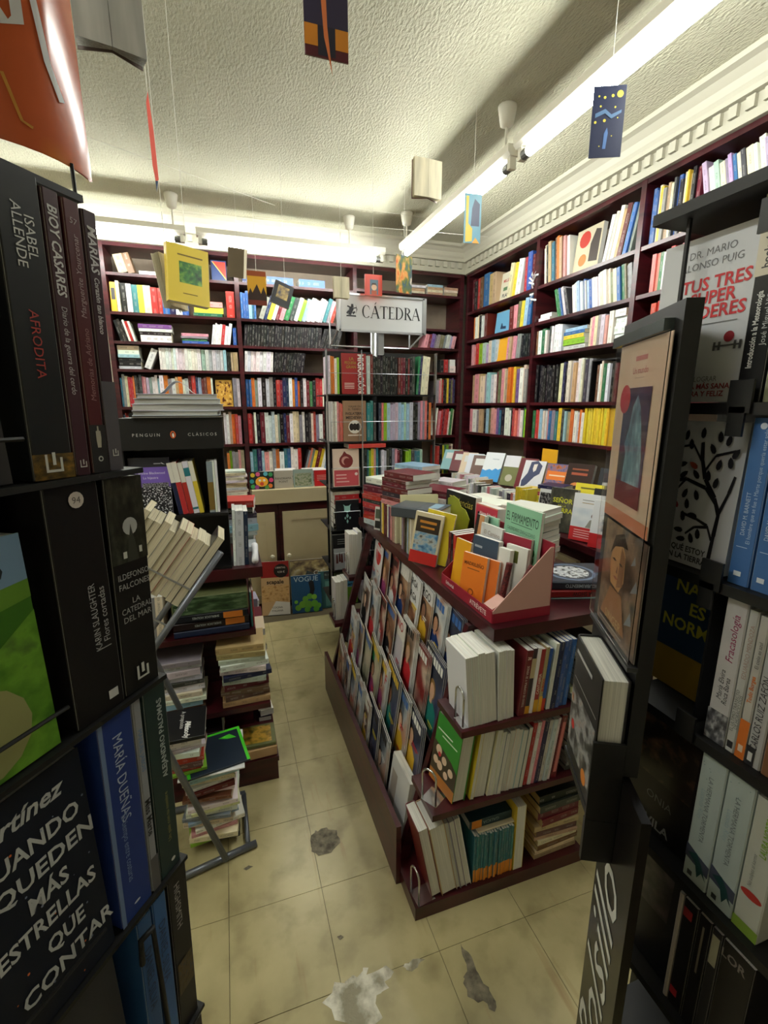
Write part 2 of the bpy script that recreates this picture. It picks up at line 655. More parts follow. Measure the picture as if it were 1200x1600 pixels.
CHIP = noise_mat('exposed_grey_cement', (84, 78, 66), (140, 132, 112), 30, rough=0.95, bump=0.6, bscale=80)
CHIPW = noise_mat('whitish_scraped_screed', (150, 144, 122), (226, 222, 206), 16, rough=0.9, bump=0.5, bscale=60, lo=0.42, hi=0.58)
def chip(pts, mat, z=0.0006, n=3, amp=0.006):
    vs = []
    P = [at(u, v, Z=0) for u, v in pts]
    k = len(P)
    for i in range(k):
        a, c = P[i], P[(i + 1) % k]
        for j in range(n):
            q = a.lerp(c, j / n)
            vs.append((q.x + random.uniform(-amp, amp), q.y + random.uniform(-amp, amp), z))
    me = bpy.data.meshes.new('floor_chip'); me.from_pydata(vs, [], [tuple(range(len(vs)))]); me.materials.append(mat)
    link('floor_chip', me, floor)
chip([(484, 1312), (492, 1298), (510, 1295), (528, 1299), (531, 1318), (516, 1335), (497, 1337), (485, 1328)], CHIP)
chip([(721, 1476), (731, 1486), (744, 1512), (762, 1545), (775, 1562), (772, 1580), (755, 1568), (732, 1556), (723, 1530), (728, 1508)], CHIP)
chip([(566, 1505), (580, 1520), (612, 1515), (604, 1540), (588, 1560), (592, 1598), (560, 1620), (520, 1590), (508, 1572), (526, 1540), (552, 1528)], CHIPW, amp=0.012)
chip([(628, 1510), (645, 1500), (662, 1498), (652, 1512), (640, 1520)], CHIPW, amp=0.004)
chip([(526, 1464), (532, 1461), (537, 1464), (532, 1469)], CHIP, amp=0.001)
chip([(380, 1358), (388, 1352), (396, 1354), (385, 1360)], CHIP, amp=0.001)

struct('ceiling', MB().box((XL, YF, CEIL), (XR, YB, CEIL + 0.08)), CEILM)
struct('wall_back', MB().box((XL, YB, 0), (XR, YB + 0.1, CEIL)), WALLP)
struct('wall_right', MB().box((XR, YF, 0), (XR + 0.1, YB, CEIL)), WALLP)
struct('wall_left', MB().box((XL - 0.1, YF, 0), (XL, YB, CEIL)), WALLP)
struct('wall_front', MB().box((XL, YF - 0.1, 0), (XR, YF, CEIL)), WALLP)

# cornice with dentils, mitred in the corner
PROF = [(-0.03, 2.715), (0.022, 2.715), (0.022, 2.752), (0.012, 2.752), (0.012, 2.806), (0.046, 2.806), (0.046, 2.826),
        (0.058, 2.842), (0.07, 2.868), (0.10, 2.892), (0.13, 2.898), (0.13, 2.9195), (-0.03, 2.9195)]
def cornice(name, a0, side):
    mb = MB(); n = len(PROF)
    for end in (0, 1):
        for (o, z) in PROF:
            if side == 'back':
                mb.v.append(Vector((a0 if end == 0 else FX - o, FY - o, z)))
            else:
                mb.v.append(Vector((FX - o, a0 if end == 0 else FY - o, z)))
    for k in range(n):
        k2 = (k + 1) % n
        mb.f.append((k, k2, n + k2, n + k))
    mb.f.append(tuple(range(n))); mb.f.append(tuple(n + k for k in reversed(range(n))))
    return struct(name, mb, TRIMM)
t1 = cornice('trim_1', XL, 'back'); t2 = cornice('trim_2', YF, 'right')
dm = MB().box((-0.018, -0.010, -0.0225), (0.018, 0.010, 0.0225)).mesh('dentil', TRIMM)
x = -1.2
while x < 2.05:
    o = link('dentil', dm, t1); o.location = (x, FY - 0.0215, 2.779); x += 0.07
y = 0.2
while y < 3.95:
    o = link('dentil', dm, t2); o.location = (FX - 0.0215, y, 2.779); o.rotation_euler = (0, 0, math.pi / 2); y += 0.07

# ------------------------------------------------------------------ fluorescent battens hung from the ceiling
glow, nt, b = new_mat('lit_fluorescent_tube')
b.inputs['Base Color'].default_value = (1, 1, 1, 1)
b.inputs['Emission Color'].default_value = (0.97, 1.0, 0.96, 1)
b.inputs['Emission Strength'].default_value = TUBE_POWER
ENAMEL = plain((232, 228, 214), 0.4, name='white_enamel_batten')

def batten(label, p0, p1, cups):
    """p0, p1 = ends of the tube axis; cups = points along the batten that hang from a ceiling cup"""
    p0, p1 = Vector(p0), Vector(p1)
    t = empty('fluorescent_light', label, 'light', p0, 'fluorescent battens under the ceiling')
    d = (p1 - p0); ln = d.length; d.normalize()
    s = d.cross(UPV)
    R = cols(d, -s, UPV, Vector((0, 0, 0)))
    mb = MB()
    prof = [(-0.035, 0.075), (0.035, 0.075), (0.035, 0.045), (0.022, 0.03), (-0.022, 0.03), (-0.035, 0.045)]
    Q = Matrix(((0, 0, 1, 0), (1, 0, 0, 0), (0, 1, 0, 0), (0, 0, 0, 1)))
    mb.prism(prof, -0.04, ln + 0.04, R @ Q)
    mb.build('batten_body', ENAMEL, t)
    MB().tube([d * 0.03, d * (ln - 0.03)], 0.02, 12).build('tube', glow, t, smooth=True)
    for e in (0, 1):
        q = d * (0.0 if e == 0 else ln)
        k = 1 if e == 0 else -1
        MB().tube([q - d * 0.006 * k, q + d * 0.03 * k], 0.0208, 12).build('tube_cap', plain((120, 120, 116), 0.4, 0.6, name='tube_end_metal'), t)
        mb = MB(); mb.box((-0.012, -0.016, -0.018), (0.012, 0.016, 0.045), Matrix.Translation(q - d * 0.018 * k) @ R)
        mb.build('tube_socket', ENAMEL, t)
    for c in cups:
        q = d * c
        top = CEIL - p0.z
        MB().tube([q + UPV * 0.07, q + UPV * (top - 0.02)], 0.006, 6).build('hanging_rod', ENAMEL, t)
        MB().lathe([(0.012, top - 0.085), (0.03, top - 0.075), (0.042, top - 0.01), (0.042, top)], 14, Matrix.Translation(q)).build('ceiling_cup', ENAMEL, t, smooth=True)
    return t

batten('lit tube light along the right bookcase, meeting the back row', (1.31, 2.12, 2.66), (1.31, 3.44, 2.66), [0.04, 1.30])
batten('lit tube light over the island table, nearer the pocket-book racks', (1.31, 0.68, 2.66), (1.31, 2.0, 2.66), [0.2])
batten('added tube light out of view on the left, brightening the magazine side', (-0.85, 0.2, 2.66), (-0.85, 1.52, 2.66), [0.2, 1.1])  # unseen batten, added to light the magazine side of the island
batten('lit tube light along the back wall with the island side free', (-0.055, 3.62, 2.66), (1.17, 3.62, 2.66), [1.0])
batten('lit tube light along the back wall towards the left corner', (-1.26, 3.62, 2.66), (-0.20, 3.62, 2.66), [1.03])

# ================================================================== wall bookcases
A0, A1, B1, C1 = -0.74, 0.155, 1.085, FX
BACKZ = [2.52, 2.26, 2.06, 1.865, 1.592, 1.297]
CORNZ = [2.54, 2.26, 2.10, 1.894, 1.623, 1.332]
SIDEZ = [2.40, 2.165, 1.948, 1.623, 1.369]
CTOP = 0.97                                     # back counter top
RTOP = 0.94                                     # right counter top


def bookcase(label, a0, a1, zs, side, posts, ztop=2.715, zbot=0.97):
    """a0..a1 along X (back) or Y (right)"""
    def bx(lo, hi):
        # (along, depth-from-front, z) -> world
        if side == 'back':
            return (lo[0], FY + lo[1], lo[2]), (hi[0], FY + hi[1], hi[2])
        return (FX + lo[1], lo[0], lo[2]), (FX + hi[1], hi[0], hi[2])
    t = empty('bookcase', label, 'bookcase', (0, 0, 0), 'maroon wall bookcases')
    D = 0.285
    for z in zs:
        MB().box(*bx((a0 + 0.016, 0.004, z - 0.02), (a1 - 0.016, D, z))).build('shelf', WOOD_H, t)
    for p in posts:
        MB().box(*bx((p - 0.016, 0.0, zbot), (p + 0.016, D, ztop))).build('upright', WOOD, t)
    MB().box(*bx((a0 + 0.016, D, zbot), (a1 - 0.016, D + 0.012, ztop))).build('back_panel', BACKB, t)
    MB().box(*bx((a0 + 0.016, 0.002, ztop - 0.025), (a1 - 0.016, D, ztop - 0.001))).build('top_board', WOOD_H, t)
    return t


bookcase('maroon bookcase bay on the back wall beside the left corner', A0, A1, BACKZ + [0.97], 'back', (A0, A1), zbot=0.0)
bookcase('maroon bookcase bay on the back wall above the cream counter', A1 + 0.001, B1, BACKZ + [0.97], 'back', (B1,), zbot=0.0)
bookcase('maroon bookcase bay on the back wall behind the spinner sign', B1 + 0.001, C1 - 0.02, CORNZ + [0.97], 'back', (C1 - 0.036,), zbot=0.0)
bookcase('maroon bookcase bay on the right wall nearest the corner', 2.98, 3.99, SIDEZ, 'right', (2.98, 3.974), zbot=0.0)
bookcase('maroon bookcase bay on the right wall with the long yellow row', 2.12, 2.979, SIDEZ, 'right', (2.12,), zbot=0.0)
bookcase('maroon bookcase bay on the right wall behind the poster stand', 1.05, 2.119, SIDEZ, 'right', (1.05,), zbot=0.0)

ORD = ['first', 'second', 'third', 'fourth', 'fifth', 'sixth', 'seventh']
SHELF = []                                       # collected shelved books


def expand(s):
    out = []; i = 0
    while i < len(s):
        ch = s[i]; j = i + 1
        while j < len(s) and s[j].isdigit(): j += 1
        out += [ch] * (int(s[i + 1:j]) if j > i + 1 else 1)
        i = j
    return out


def along(u, z, side):
    """coordinate along a wall bookcase front where pixel column u crosses height z"""
    D0 = _fw * FPX + _rt * (u - 600.0) + _up * 800.0
    dz = z - CAM_H
    if side == 'right':
        v = (D0.z * FX - dz * D0.x) / (_up.z * FX - dz * _up.x)
        return at(u, v, X=FX).y
    v = (D0.z * FY - dz * D0.y) / (_up.z * FY - dz * _up.y)
    return at(u, v, Y=FY).x


def cn(ch):
    return PAL[ch][0].replace(' ', '-')


def shelf_run(side, z, bay, row, u0, u1, s, h, lean=0.0, hj=0.12, d=0.15, jit=10, tj=0.35, where=None):
    s = expand(s)
    a0, a1 = along(u0, z, side), along(u1, z, side)
    lo, hi, zs = BAYS[bay]
    a0 = min(max(a0, lo), hi); a1 = min(max(a1, lo), hi)
    gap = min([q - 0.024 for q in zs if q > z + 0.02] + [2.685]) - z
    lr = math.radians(abs(lean))
    h *= 1.22 if row >= 4 else (1.28 if row == 3 and side == 'right' else 1.06)
    h = min(h, (gap - 0.012) / math.cos(lr) - 0.03 * math.sin(lr)) / (1 + hj * 0.6)
    h = h * (1 + hj * 0.4)
    n = Vector((0, -1, 0)) if side == 'back' else Vector((-1, 0, 0))
    sg = 1 if side == 'back' else -1
    W = abs(a1 - a0)
    co = math.cos(math.radians(lean))
    if lean: W -= h * math.sin(math.radians(abs(lean)))
    W = max(W, 0.01)
    wts = [random.uniform(1 - tj, 1 + tj) for _ in s]
    tot = sum(wts)
    W -= 0.004
    x = min(a0, a1) if sg > 0 else max(a0, a1)
    if lean < 0: x += sg * h * math.sin(math.radians(-lean))
    ln = lean if lean else random.uniform(-0.35, 0.35)
    sa, ca = math.sin(math.radians(ln)), math.cos(math.radians(ln))
    U = sg * x * ca
    for i, ch in enumerate(s):
        wd = W * wts[i] / tot
        t = max(0.004, wd * co - 0.0006)
        hh = h * random.uniform(1 - hj, 1 + hj * 0.14)
        c = sg * (U + wd * co / 2 + sa * (t / 2 * abs(sa))) / ca
        U += wd * co
        ins = 0.016 + random.uniform(0, 0.02)
        p = Vector((c, FY + ins, z)) if side == 'back' else Vector((FX + ins, c, z))
        M = F_spine(p, n, t, ln)
        M = Matrix.Translation((0, 0, 0.0004)) @ M
        L_, R_ = (cn(s[i - 1]) if i else None), (cn(s[i + 1]) if i + 1 < len(s) else None)
        sz = 'thin' if t < 0.013 else ('thick' if t > 0.026 else 'slim')
        if L_ and R_: nb = 'between %s and %s' % (L_, R_) if L_ != R_ else 'between two %s' % L_
        elif L_: nb = 'beside a %s one' % L_
        elif R_: nb = 'beside a %s one' % R_
        else: nb = 'alone'
        lab = '%s%s %s book %s, %s shelf, %s' % ('leaning ' if abs(lean) > 4 else '', sz, cn(ch), nb, where or ORD[row], bay)
        SHELF.append((M, t, random.uniform(d - 0.015, d + 0.01), hh, pc(ch, jit), lab, bay))
        x += sg * wd


def shelf_pile(side, z, bay, row, u0, u1, s, ts, jx=0.008, d=0.15):
    """books lying flat, first letter at the bottom"""
    a0, a1 = along(u0, z, side), along(u1, z, side)
    n = Vector((0, -1, 0)) if side == 'back' else Vector((-1, 0, 0))
    lo, hi, _ = BAYS[bay]
    a0 = min(max(a0, lo), hi); a1 = min(max(a1, lo), hi)
    W = abs(a1 - a0) * 0.94; c = (a0 + a1) / 2
    jx = min(jx, W * 0.02)
    zz = z + 0.0004
    s = expand(s)
    for i, ch in enumerate(s):
        t = ts[i % len(ts)]
        ww = W * random.uniform(0.9, 1.0)
        q = c + random.uniform(-jx, jx); ins = 0.03 + d / 2 + random.uniform(-0.01, 0.01)
        p = Vector((q, FY + ins, zz)) if side == 'back' else Vector((FX + ins, q, zz))
        pos = 'bottom of' if i == 0 else ('top of' if i == len(s) - 1 else 'in')
        nb = '' if i == 0 else ' above %s' % cn(s[i - 1])
        lab = '%s book%s %s a flat pile, %s shelf, %s' % (cn(ch), nb, pos, ORD[row], bay)
        SHELF.append((F_flat(p, n, t, d, ww), t, d, ww, pc(ch), lab, bay))
        zz += t + 0.0004


BAYS = {'left bay of back wall': (A0 + 0.02, A1 - 0.02, BACKZ), 'middle bay of back wall': (A1 + 0.02, B1 - 0.02, BACKZ), 'corner bay of back wall': (B1 + 0.02, C1 - 0.06, CORNZ),
        'corner bay of right wall': (3.0, 3.95, SIDEZ), 'middle bay of right wall': (2.14, 2.96, SIDEZ), 'near bay of right wall': (1.07, 2.10, SIDEZ)}
BA, BB, BC = 'left bay of back wall', 'middle bay of back wall', 'corner bay of back wall'
RD, RE, RF = 'corner bay of right wall', 'middle bay of right wall', 'near bay of right wall'
B, R = 'back', 'right'
Z = BACKZ
# --- back wall, left bay
shelf_run(B, Z[0], BA, 0, 176, 212, 'ei', 0.13, -14)
shelf_pile(B, Z[0], BA, 0, 213, 258, 'sw', [0.012, 0.014])
shelf_run(B, Z[0], BA, 0, 292, 309, 'pr', 0.15)
shelf_run(B, Z[0], BA, 0, 309, 329, 'dkdk', 0.135)
shelf_run(B, Z[1], BA, 1, 184, 190, 'c', 0.21)
shelf_run(B, Z[1], BA, 1, 190, 296, 'kwtycrrbnwb', 0.19, 0, 0.12)
shelf_pile(B, Z[1], BA, 1, 300, 352, 'gyp', [0.026, 0.042, 0.04])
shelf_run(B, Z[1], BA, 1, 355, 371, 'r', 0.18, 0, 0)
shelf_run(B, Z[2], BA, 2, 177, 213, 'kkkwrw', 0.15, -14)
shelf_pile(B, Z[2], BA, 2, 215, 272, 'wkwv', [0.05, 0.025, 0.022, 0.03])
shelf_pile(B, Z[2], BA, 2, 282, 328, 'bgap', [0.02, 0.018, 0.016, 0.02])
shelf_run(B, Z[2], BA, 2, 330, 366, 'w4rw2', 0.155, 9)
shelf_run(B, Z[2], BA, 2, 365, 372, 'b', 0.125)
shelf_pile(B, Z[3], BA, 3, 179, 222, 'hkkswc', [0.02, 0.035, 0.024, 0.024, 0.03, 0.032])
shelf_run(B, Z[3], BA, 3, 223, 250, 'w', 0.16, 24)
shelf_run(B, Z[3], BA, 3, 250, 316, 'w14', 0.165, 0, 0.01)
shelf_run(B, Z[3], BA, 3, 316, 356, 'zh5s', 0.15, 0, 0.02)
shelf_run(B, Z[3], BA, 3, 356, 374, 'kke3', 0.135, 0, 0.03)
shelf_run(B, Z[4], BA, 4, 184, 232, 'tacrrodkdpp', 0.20)
shelf_run(B, Z[4], BA, 4, 232, 336, 'jawwswoaweowhmrnsmiow', 0.20)
shelf_run(B, Z[4], BA, 4, 366, 378, 'aw', 0.19)
shelf_run(B, Z[5], BA, 5, 188, 212, 'tr4r', 0.225)
shelf_run(B, Z[5], BA, 5, 212, 224, 'bk', 0.18)
shelf_run(B, Z[5], BA, 5, 352, 380, 'wweorp', 0.215)
shelf_run(B, CTOP, BA, 6, 196, 236, 'oikdwc', 0.24)
shelf_run(B, CTOP, BA, 6, 358, 386, 'olaapc', 0.26)
# --- back wall, middle bay
shelf_pile(B, Z[0], BB, 0, 378, 398, 'nb', [0.022, 0.02])
shelf_pile(B, Z[0], BB, 0, 415, 463, 'b', [0.06])
shelf_pile(B, Z[0], BB, 0, 466, 511, 'b', [0.06])
shelf_run(B, Z[1], BB, 1, 377, 402, 'bbbstb', 0.20)
shelf_run(B, Z[1], BB, 1, 404, 534, 'anywmpgdwlswwwhtjr', 0.185, 20)
shelf_run(B, Z[2], BB, 2, 381, 506, 'k30', 0.165, 6, 0.02, jit=5)
shelf_run(B, Z[2], BB, 2, 500, 538, 'k9', 0.165, 17, 0.02, jit=5)
shelf_run(B, Z[3], BB, 3, 382, 430, 'w9', 0.165, 4, 0.02)
shelf_run(B, Z[3], BB, 3, 427, 480, 'k12', 0.165, 9, 0.02, jit=5)
shelf_run(B, Z[4], BB, 4, 384, 516, 'bboawkhakrmnnwobokwmgkrrwr', 0.20)
shelf_run(B, Z[5], BB, 5, 386, 520, 'rmwkmwwhcaknmwccawkdcrawmmr', 0.215)
shelf_run(B, CTOP, BB, 6, 390, 474, 'stnspwaowtbwwr', 0.26)
shelf_run(B, CTOP, BB, 6, 474, 520, 'aqaymyws', 0.24, 14)
# --- back wall, corner bay
Z = CORNZ
shelf_pile(B, Z[0], BC, 0, 643, 668, 'cew', [0.022, 0.026, 0.02])
shelf_pile(B, Z[0], BC, 0, 669, 695, 'eces', [0.022, 0.02, 0.022, 0.02])
shelf_pile(B, Z[0], BC, 0, 695, 724, 'ece', [0.03, 0.02, 0.02])
shelf_run(B, Z[2], BC, 2, 664, 727, 'pmvaafahjp', 0.15, 12)
shelf_run(B, Z[3], BC, 3, 690, 703, 'kr', 0.12)
shelf_pile(B, Z[3], BC, 3, 705, 728, 'ww', [0.058, 0.058])
shelf_run(B, Z[4], BC, 4, 680, 729, 'dapcrkkynfvn', 0.19)
shelf_run(B, Z[5], BC, 5, 680, 730, 'wrprmrrwgc', 0.205, 5)
shelf_run(B, CTOP, BC, 6, 684, 730, 'rkyglmc', 0.24)
# --- right wall, corner bay
Z = SIDEZ
shelf_run(R, Z[0], RD, 0, 733, 770, 'mkribee', 0.25)
shelf_run(R, Z[0], RD, 0, 788, 812, 'cyw', 0.235, 10)
shelf_run(R, Z[0], RD, 0, 814, 829, 'rbm', 0.245)
shelf_run(R, Z[1], RD, 1, 735, 755, 'owckwm', 0.19)
shelf_run(R, Z[1], RD, 1, 790, 802, 'mp', 0.185)
shelf_run(R, Z[1], RD, 1, 802, 827, 'fysrb', 0.185, 5)
shelf_run(R, Z[2], RD, 2, 732, 772, 'pprlzjcsh', 0.17)
shelf_run(R, Z[2], RD, 2, 785, 808, 'peppa', 0.18, 5)
shelf_run(R, Z[2], RD, 2, 808, 825, 'k6', 0.17)
shelf_run(R, Z[3], RD, 3, 732, 771, 'epecashw', 0.20)
shelf_run(R, Z[3], RD, 3, 771, 824, 'mfpceooyvwcad', 0.215)
shelf_run(R, Z[4], RD, 4, 730, 790, 'pwaeksfppvtkw', 0.20)
shelf_run(R, Z[4], RD, 4, 790, 822, 'wkrqpwgl', 0.205)
# --- right wall, middle bay
shelf_run(R, Z[0], RE, 0, 831, 884, 'wcketioempw', 0.27, -6)
shelf_run(R, Z[0], RE, 0, 935, 990, 'wcwemsba', 0.27, 12)
shelf_pile(R, Z[1], RE, 1, 828, 855, 'ww', [0.024, 0.026])
shelf_run(R, Z[1], RE, 1, 857, 886, 'ggbhnd', 0.18, -17)
shelf_run(R, Z[1], RE, 1, 885, 990, 'whswbhsbswwwcwccfcbgfda', 0.185, -9)
shelf_run(R, Z[2], RE, 2, 830, 850, 'iwgw', 0.16)
shelf_run(R, Z[2], RE, 2, 850, 871, 'dwwww', 0.17)
shelf_pile(R, Z[2], RE, 2, 872, 908, 'hlybs', [0.03, 0.036, 0.024, 0.022, 0.022])
shelf_run(R, Z[2], RE, 2, 911, 948, 'cpcahpw', 0.20)
shelf_pile(R, Z[2], RE, 2, 950, 969, 'wwww', [0.045, 0.045, 0.045, 0.04])
shelf_run(R, Z[2], RE, 2, 969.5, 976, 'rr', 0.2)
shelf_run(R, Z[3], RE, 3, 829, 866, 'k12', 0.205, jit=6)
shelf_run(R, Z[3], RE, 3, 866, 914, 'cnkchewwcda', 0.215)
shelf_run(R, Z[3], RE, 3, 922, 958, 'iwcgwwkkm', 0.185)
shelf_run(R, Z[4], RE, 4, 825, 905, 'groschpbatnydseowhow', 0.20)
shelf_run(R, Z[4], RE, 4, 905, 960, 'y18', 0.205, 0, 0.02, jit=14)
# --- right wall, near bay
shelf_run(R, Z[0], RF, 0, 1005, 1078, 'bbcyaecdbkcyekm', 0.27)
shelf_run(R, Z[0], RF, 0, 1078, 1210, 'jwzcajbcdcwwjc', 0.265, -13)
shelf_run(R, Z[1], RF, 1, 1008, 1060, 'qqgwarqap', 0.18)
shelf_run(R, Z[2], RF, 2, 1006, 1050, 'r6', 0.18, jit=14)

# ------------------------------------------------------------------ build the shelved books: the 300 that show largest one by one, the rest as one mesh
def shelved(limit=300):
    def px_area(e):
        M, t, d, h = e[0], e[1], e[2], e[3]
        c = M @ Vector((0, 0, h / 2))
        q = Vector((c.x, c.y, c.z - CAM_H)).dot(_fw)
        return t * h / (q * q)
    order = sorted(range(len(SHELF)), key=lambda i: -px_area(SHELF[i]))
    big = set(order[:limit])
    rv, rf, rc, ruv = [], [], [], []
    for i, (M, t, d, h, c, lab, bay) in enumerate(SHELF):
        if i in big:
            book('shelved_book', lab, M, t, d, h, c, 'book', 'books on the shelves, ' + bay, marks=True, pages=random.choice('wwwc'))
            continue
        off = random.uniform(0, 50)
        vs, fs = cover_geo(t, d, h, False)
        b0 = len(rv)
        rv += [tuple(M @ Vector(p)) for p in vs]
        rc += list(lin(c)) * len(vs)
        for f in fs:
            rf.append(tuple(b0 + k for k in f))
            sp = all(vs[k][1] < 0.0001 for k in f)
            for k in f: ruv += [vs[k][0] / t + 0.5, vs[k][2] + off] if sp else [5.0, 0.0]
        pg = pages_geo(t, d, h, False)
        b0 = len(rv)
        rv += [tuple(M @ p) for p in pg.v]
        rc += list(lin((228, 224, 212))) * len(pg.v)
        for f in pg.f:
            rf.append(tuple(b0 + k for k in f)); ruv += [5.0, 0.0] * len(f)
    if rv:
        me = bpy.data.meshes.new('shelved_books')
        me.from_pydata(rv, [], rf)
        me.materials.append(COVER_SHELF)
        uv = me.uv_layers.new(name='UVMap'); uv.data.foreach_set('uv', ruv)
        a = me.color_attributes.new('Col', 'FLOAT_COLOR', 'POINT'); a.data.foreach_set('color', rc)
        me.update()
        o = link('shelved_books', me)
        tag(o, 'many thinner books standing and lying on the wall bookcase shelves', 'books', kind='stuff')
    print('SHELF BOOKS', len(SHELF))


shelved(300)

ORDN = ['first', 'second', 'third', 'fourth', 'fifth', 'sixth', 'seventh', 'eighth', 'ninth', 'tenth', 'eleventh', 'twelfth', '13th', '14th', '15th', '16th', '17th', '18th', '19th', '20th']


def rz(v, deg):
    return Matrix.Rotation(math.radians(deg), 3, 'Z') @ Vector(v)


def pile(p, n, s, ts, d, h, ctx, group, jit=4.0, pages='w', hard=False, marks=True, jx=0.006, name='stacked_book', szj=0.08):
    """books lying flat, first letter at the bottom; returns top z"""
    s = expand(s); z = p[2]
    bs = []
    for i, ch in enumerate(s):
        t = ts[i % len(ts)] * random.uniform(0.9, 1.1)
        dd = d * random.uniform(1 - szj, 1 + szj * 0.4); hh = h * random.uniform(1 - szj, 1 + szj * 0.4)
        nn = rz(n, random.uniform(-jit, jit))
        q = (p[0] + random.uniform(-jx, jx), p[1] + random.uniform(-jx, jx), z + 0.0004)
        pos = 'lowest' if i == 0 else ('topmost' if i == len(s) - 1 else ORDN[i] + ' from bottom')
        bs.append(book(name, '%s book, %s of %s' % (cn(ch), pos, ctx), F_flat(q, nn, t, dd, hh), t, dd, hh, pc(ch), 'book', group, hard, pages, marks))
        z += t + 0.0005
    return z, bs


def upright(p0, dv, n, s, ts, h, d, ctx, group, lean=0.0, pages='w', hard=False, marks=True, hj=0.06, fore=False, name='standing_book', jit=10):
    """books standing in a row from p0 along dv (viewer's left to right), spine (or fore-edge) facing n"""
    s = expand(s); dv = Vector(dv).normalized(); n = Vector(n).normalized(); p = Vector(p0)
    bs = []
    ca, sa = math.cos(math.radians(lean)), math.sin(math.radians(lean))
    U = 0.0
    for i, ch in enumerate(s):
        t = ts[i % len(ts)] * random.uniform(0.9, 1.1)
        hh = h * random.uniform(1 - hj, 1 + hj * 0.4); dd = d * random.uniform(0.93, 1.0)
        c = p + dv * ((U + t / 2 + sa * (t / 2 * abs(sa))) / ca) - n * random.uniform(0, 0.006)
        c.z += 0.0004
        if fore: M = F_spine(c - n * dd, -n, t, -lean)
        else: M = F_spine(c, n, t, lean)
        L_ = cn(s[i - 1]) if i else None; R_ = cn(s[i + 1]) if i + 1 < len(s) else None
        if L_ and R_: nb = 'between %s and %s' % (L_, R_) if L_ != R_ else 'between two %s' % L_
        elif L_ or R_: nb = 'at row end by %s' % (L_ or R_)
        else: nb = 'alone'
        bs.append(book(name, '%s book %s, %s' % (cn(ch), nb, ctx), M, t, dd, hh, pc(ch, jit), 'book', group, hard, pages, marks))
        U += t + 0.0006
    return p + dv * (U / ca + (0.001 if lean else 0.0)), bs


def face(name, label, p, n, w_, h, t, col, tilt=0.0, roll=0.0, pages='w', hard=False, group=None, cat='book'):
    return book(name, label, F_face(p, n, t, w_, tilt, roll), t, w_, h, col, cat, group, hard, pages)


# ================================================================== base cabinets and worktops
def cabinet_back(label, x0, x1, knob):
    t = empty('base_cabinet', label, 'cabinet', ((x0 + x1) / 2, 3.8, 0), 'cream base cabinets')
    o = Matrix.Translation((-(x0 + x1) / 2, -3.8, 0))
    MB().box((x0 + 0.001, 3.655, 0.0), (x1 - 0.001, 3.999, 0.862), o).build('body', WOOD, t)
    d = MB().box((x0 + 0.03, 3.636, 0.05), (x1 - 0.03, 3.654, 0.79), o).build('door', CREAM, t)
    m = MB()
    a, c = x0 + 0.03, x1 - 0.03
    for lo, hi in (((a, 0.05), (c, 0.12)), ((a, 0.72), (c, 0.79)), ((a, 0.12), (a + 0.07, 0.72)), ((c - 0.07, 0.12), (c, 0.72))):
        m.box((lo[0], 3.628, lo[1]), (hi[0], 3.6355, hi[1]), o)
    m.build('door_frame', CREAM, d)
    kx = a + 0.035 if knob < 0 else c - 0.035
    MB().lathe([(0.006, 0.0), (0.006, 0.012), (0.016, 0.02), (0.017, 0.028), (0.008, 0.034)], 12,
               o @ Matrix.Translation((kx, 3.628, 0.44)) @ Matrix.Rotation(math.pi / 2, 4, 'X')).build('knob', plain((230, 224, 200), 0.3), d, smooth=True)


cabinet_back('cream-doored cabinet behind the waffle-cover magazine', -0.30, 0.345, 1)
cabinet_back('cream-doored cabinet behind the blue fashion magazine', 0.345, 0.99, -1)
cabinet_back('cream-doored cabinet behind the book spinner', 0.99, 1.6, -1)
cabinet_back('cream-doored cabinet in the left corner behind the pocket tower', -0.945, -0.30, 1)
ct = MB().box((0.155, 3.62, 0.8625), (1.60, 3.998, 0.97)).build('counter_top', CREAM)
tag(ct, 'long cream counter board with deep front edge along back wall', 'counter')
ct = MB().box((-0.945, 3.64, 0.8625), (0.154, 3.998, 0.90)).build('counter_top', WOOD_H)
tag(ct, 'lower maroon counter board in the left corner', 'counter')

def cabinet_right(label, y0, y1):
    t = empty('base_cabinet', label, 'cabinet', (1.85, (y0 + y1) / 2, 0), 'cream base cabinets')
    o = Matrix.Translation((-1.85, -(y0 + y1) / 2, 0))
    MB().box((1.665, y0 + 0.001, 0), (2.0995, y1 - 0.001, 0.905), o).build('body', WOOD, t)
    d = MB().box((1.64, y0 + 0.03, 0.06), (1.664, y1 - 0.03, 0.83), o).build('door', CREAM, t)
    MB().lathe([(0.006, 0.0), (0.006, 0.012), (0.016, 0.02), (0.017, 0.028), (0.008, 0.034)], 12,
               o @ Matrix.Translation((1.64, y0 + 0.07, 0.45)) @ Matrix.Rotation(-math.pi / 2, 4, 'Y')).build('knob', plain((230, 224, 200), 0.3), d, smooth=True)
yy = 0.9
for k, nm in enumerate(('nearest the poster stand', 'beside the pocket stand end', 'beside the cardboard display', 'beside the island middle', 'beside the island end', 'in the far corner')):
    cabinet_right('cream-doored cabinet under right counter, ' + nm, yy, yy + 0.45); yy += 0.45
ct = MB().box((1.60, 0.9, 0.906), (2.0995, 3.615, 0.94)).build('counter_top', WOOD_H)
tag(ct, 'glossy maroon counter board along right wall full of books', 'counter')

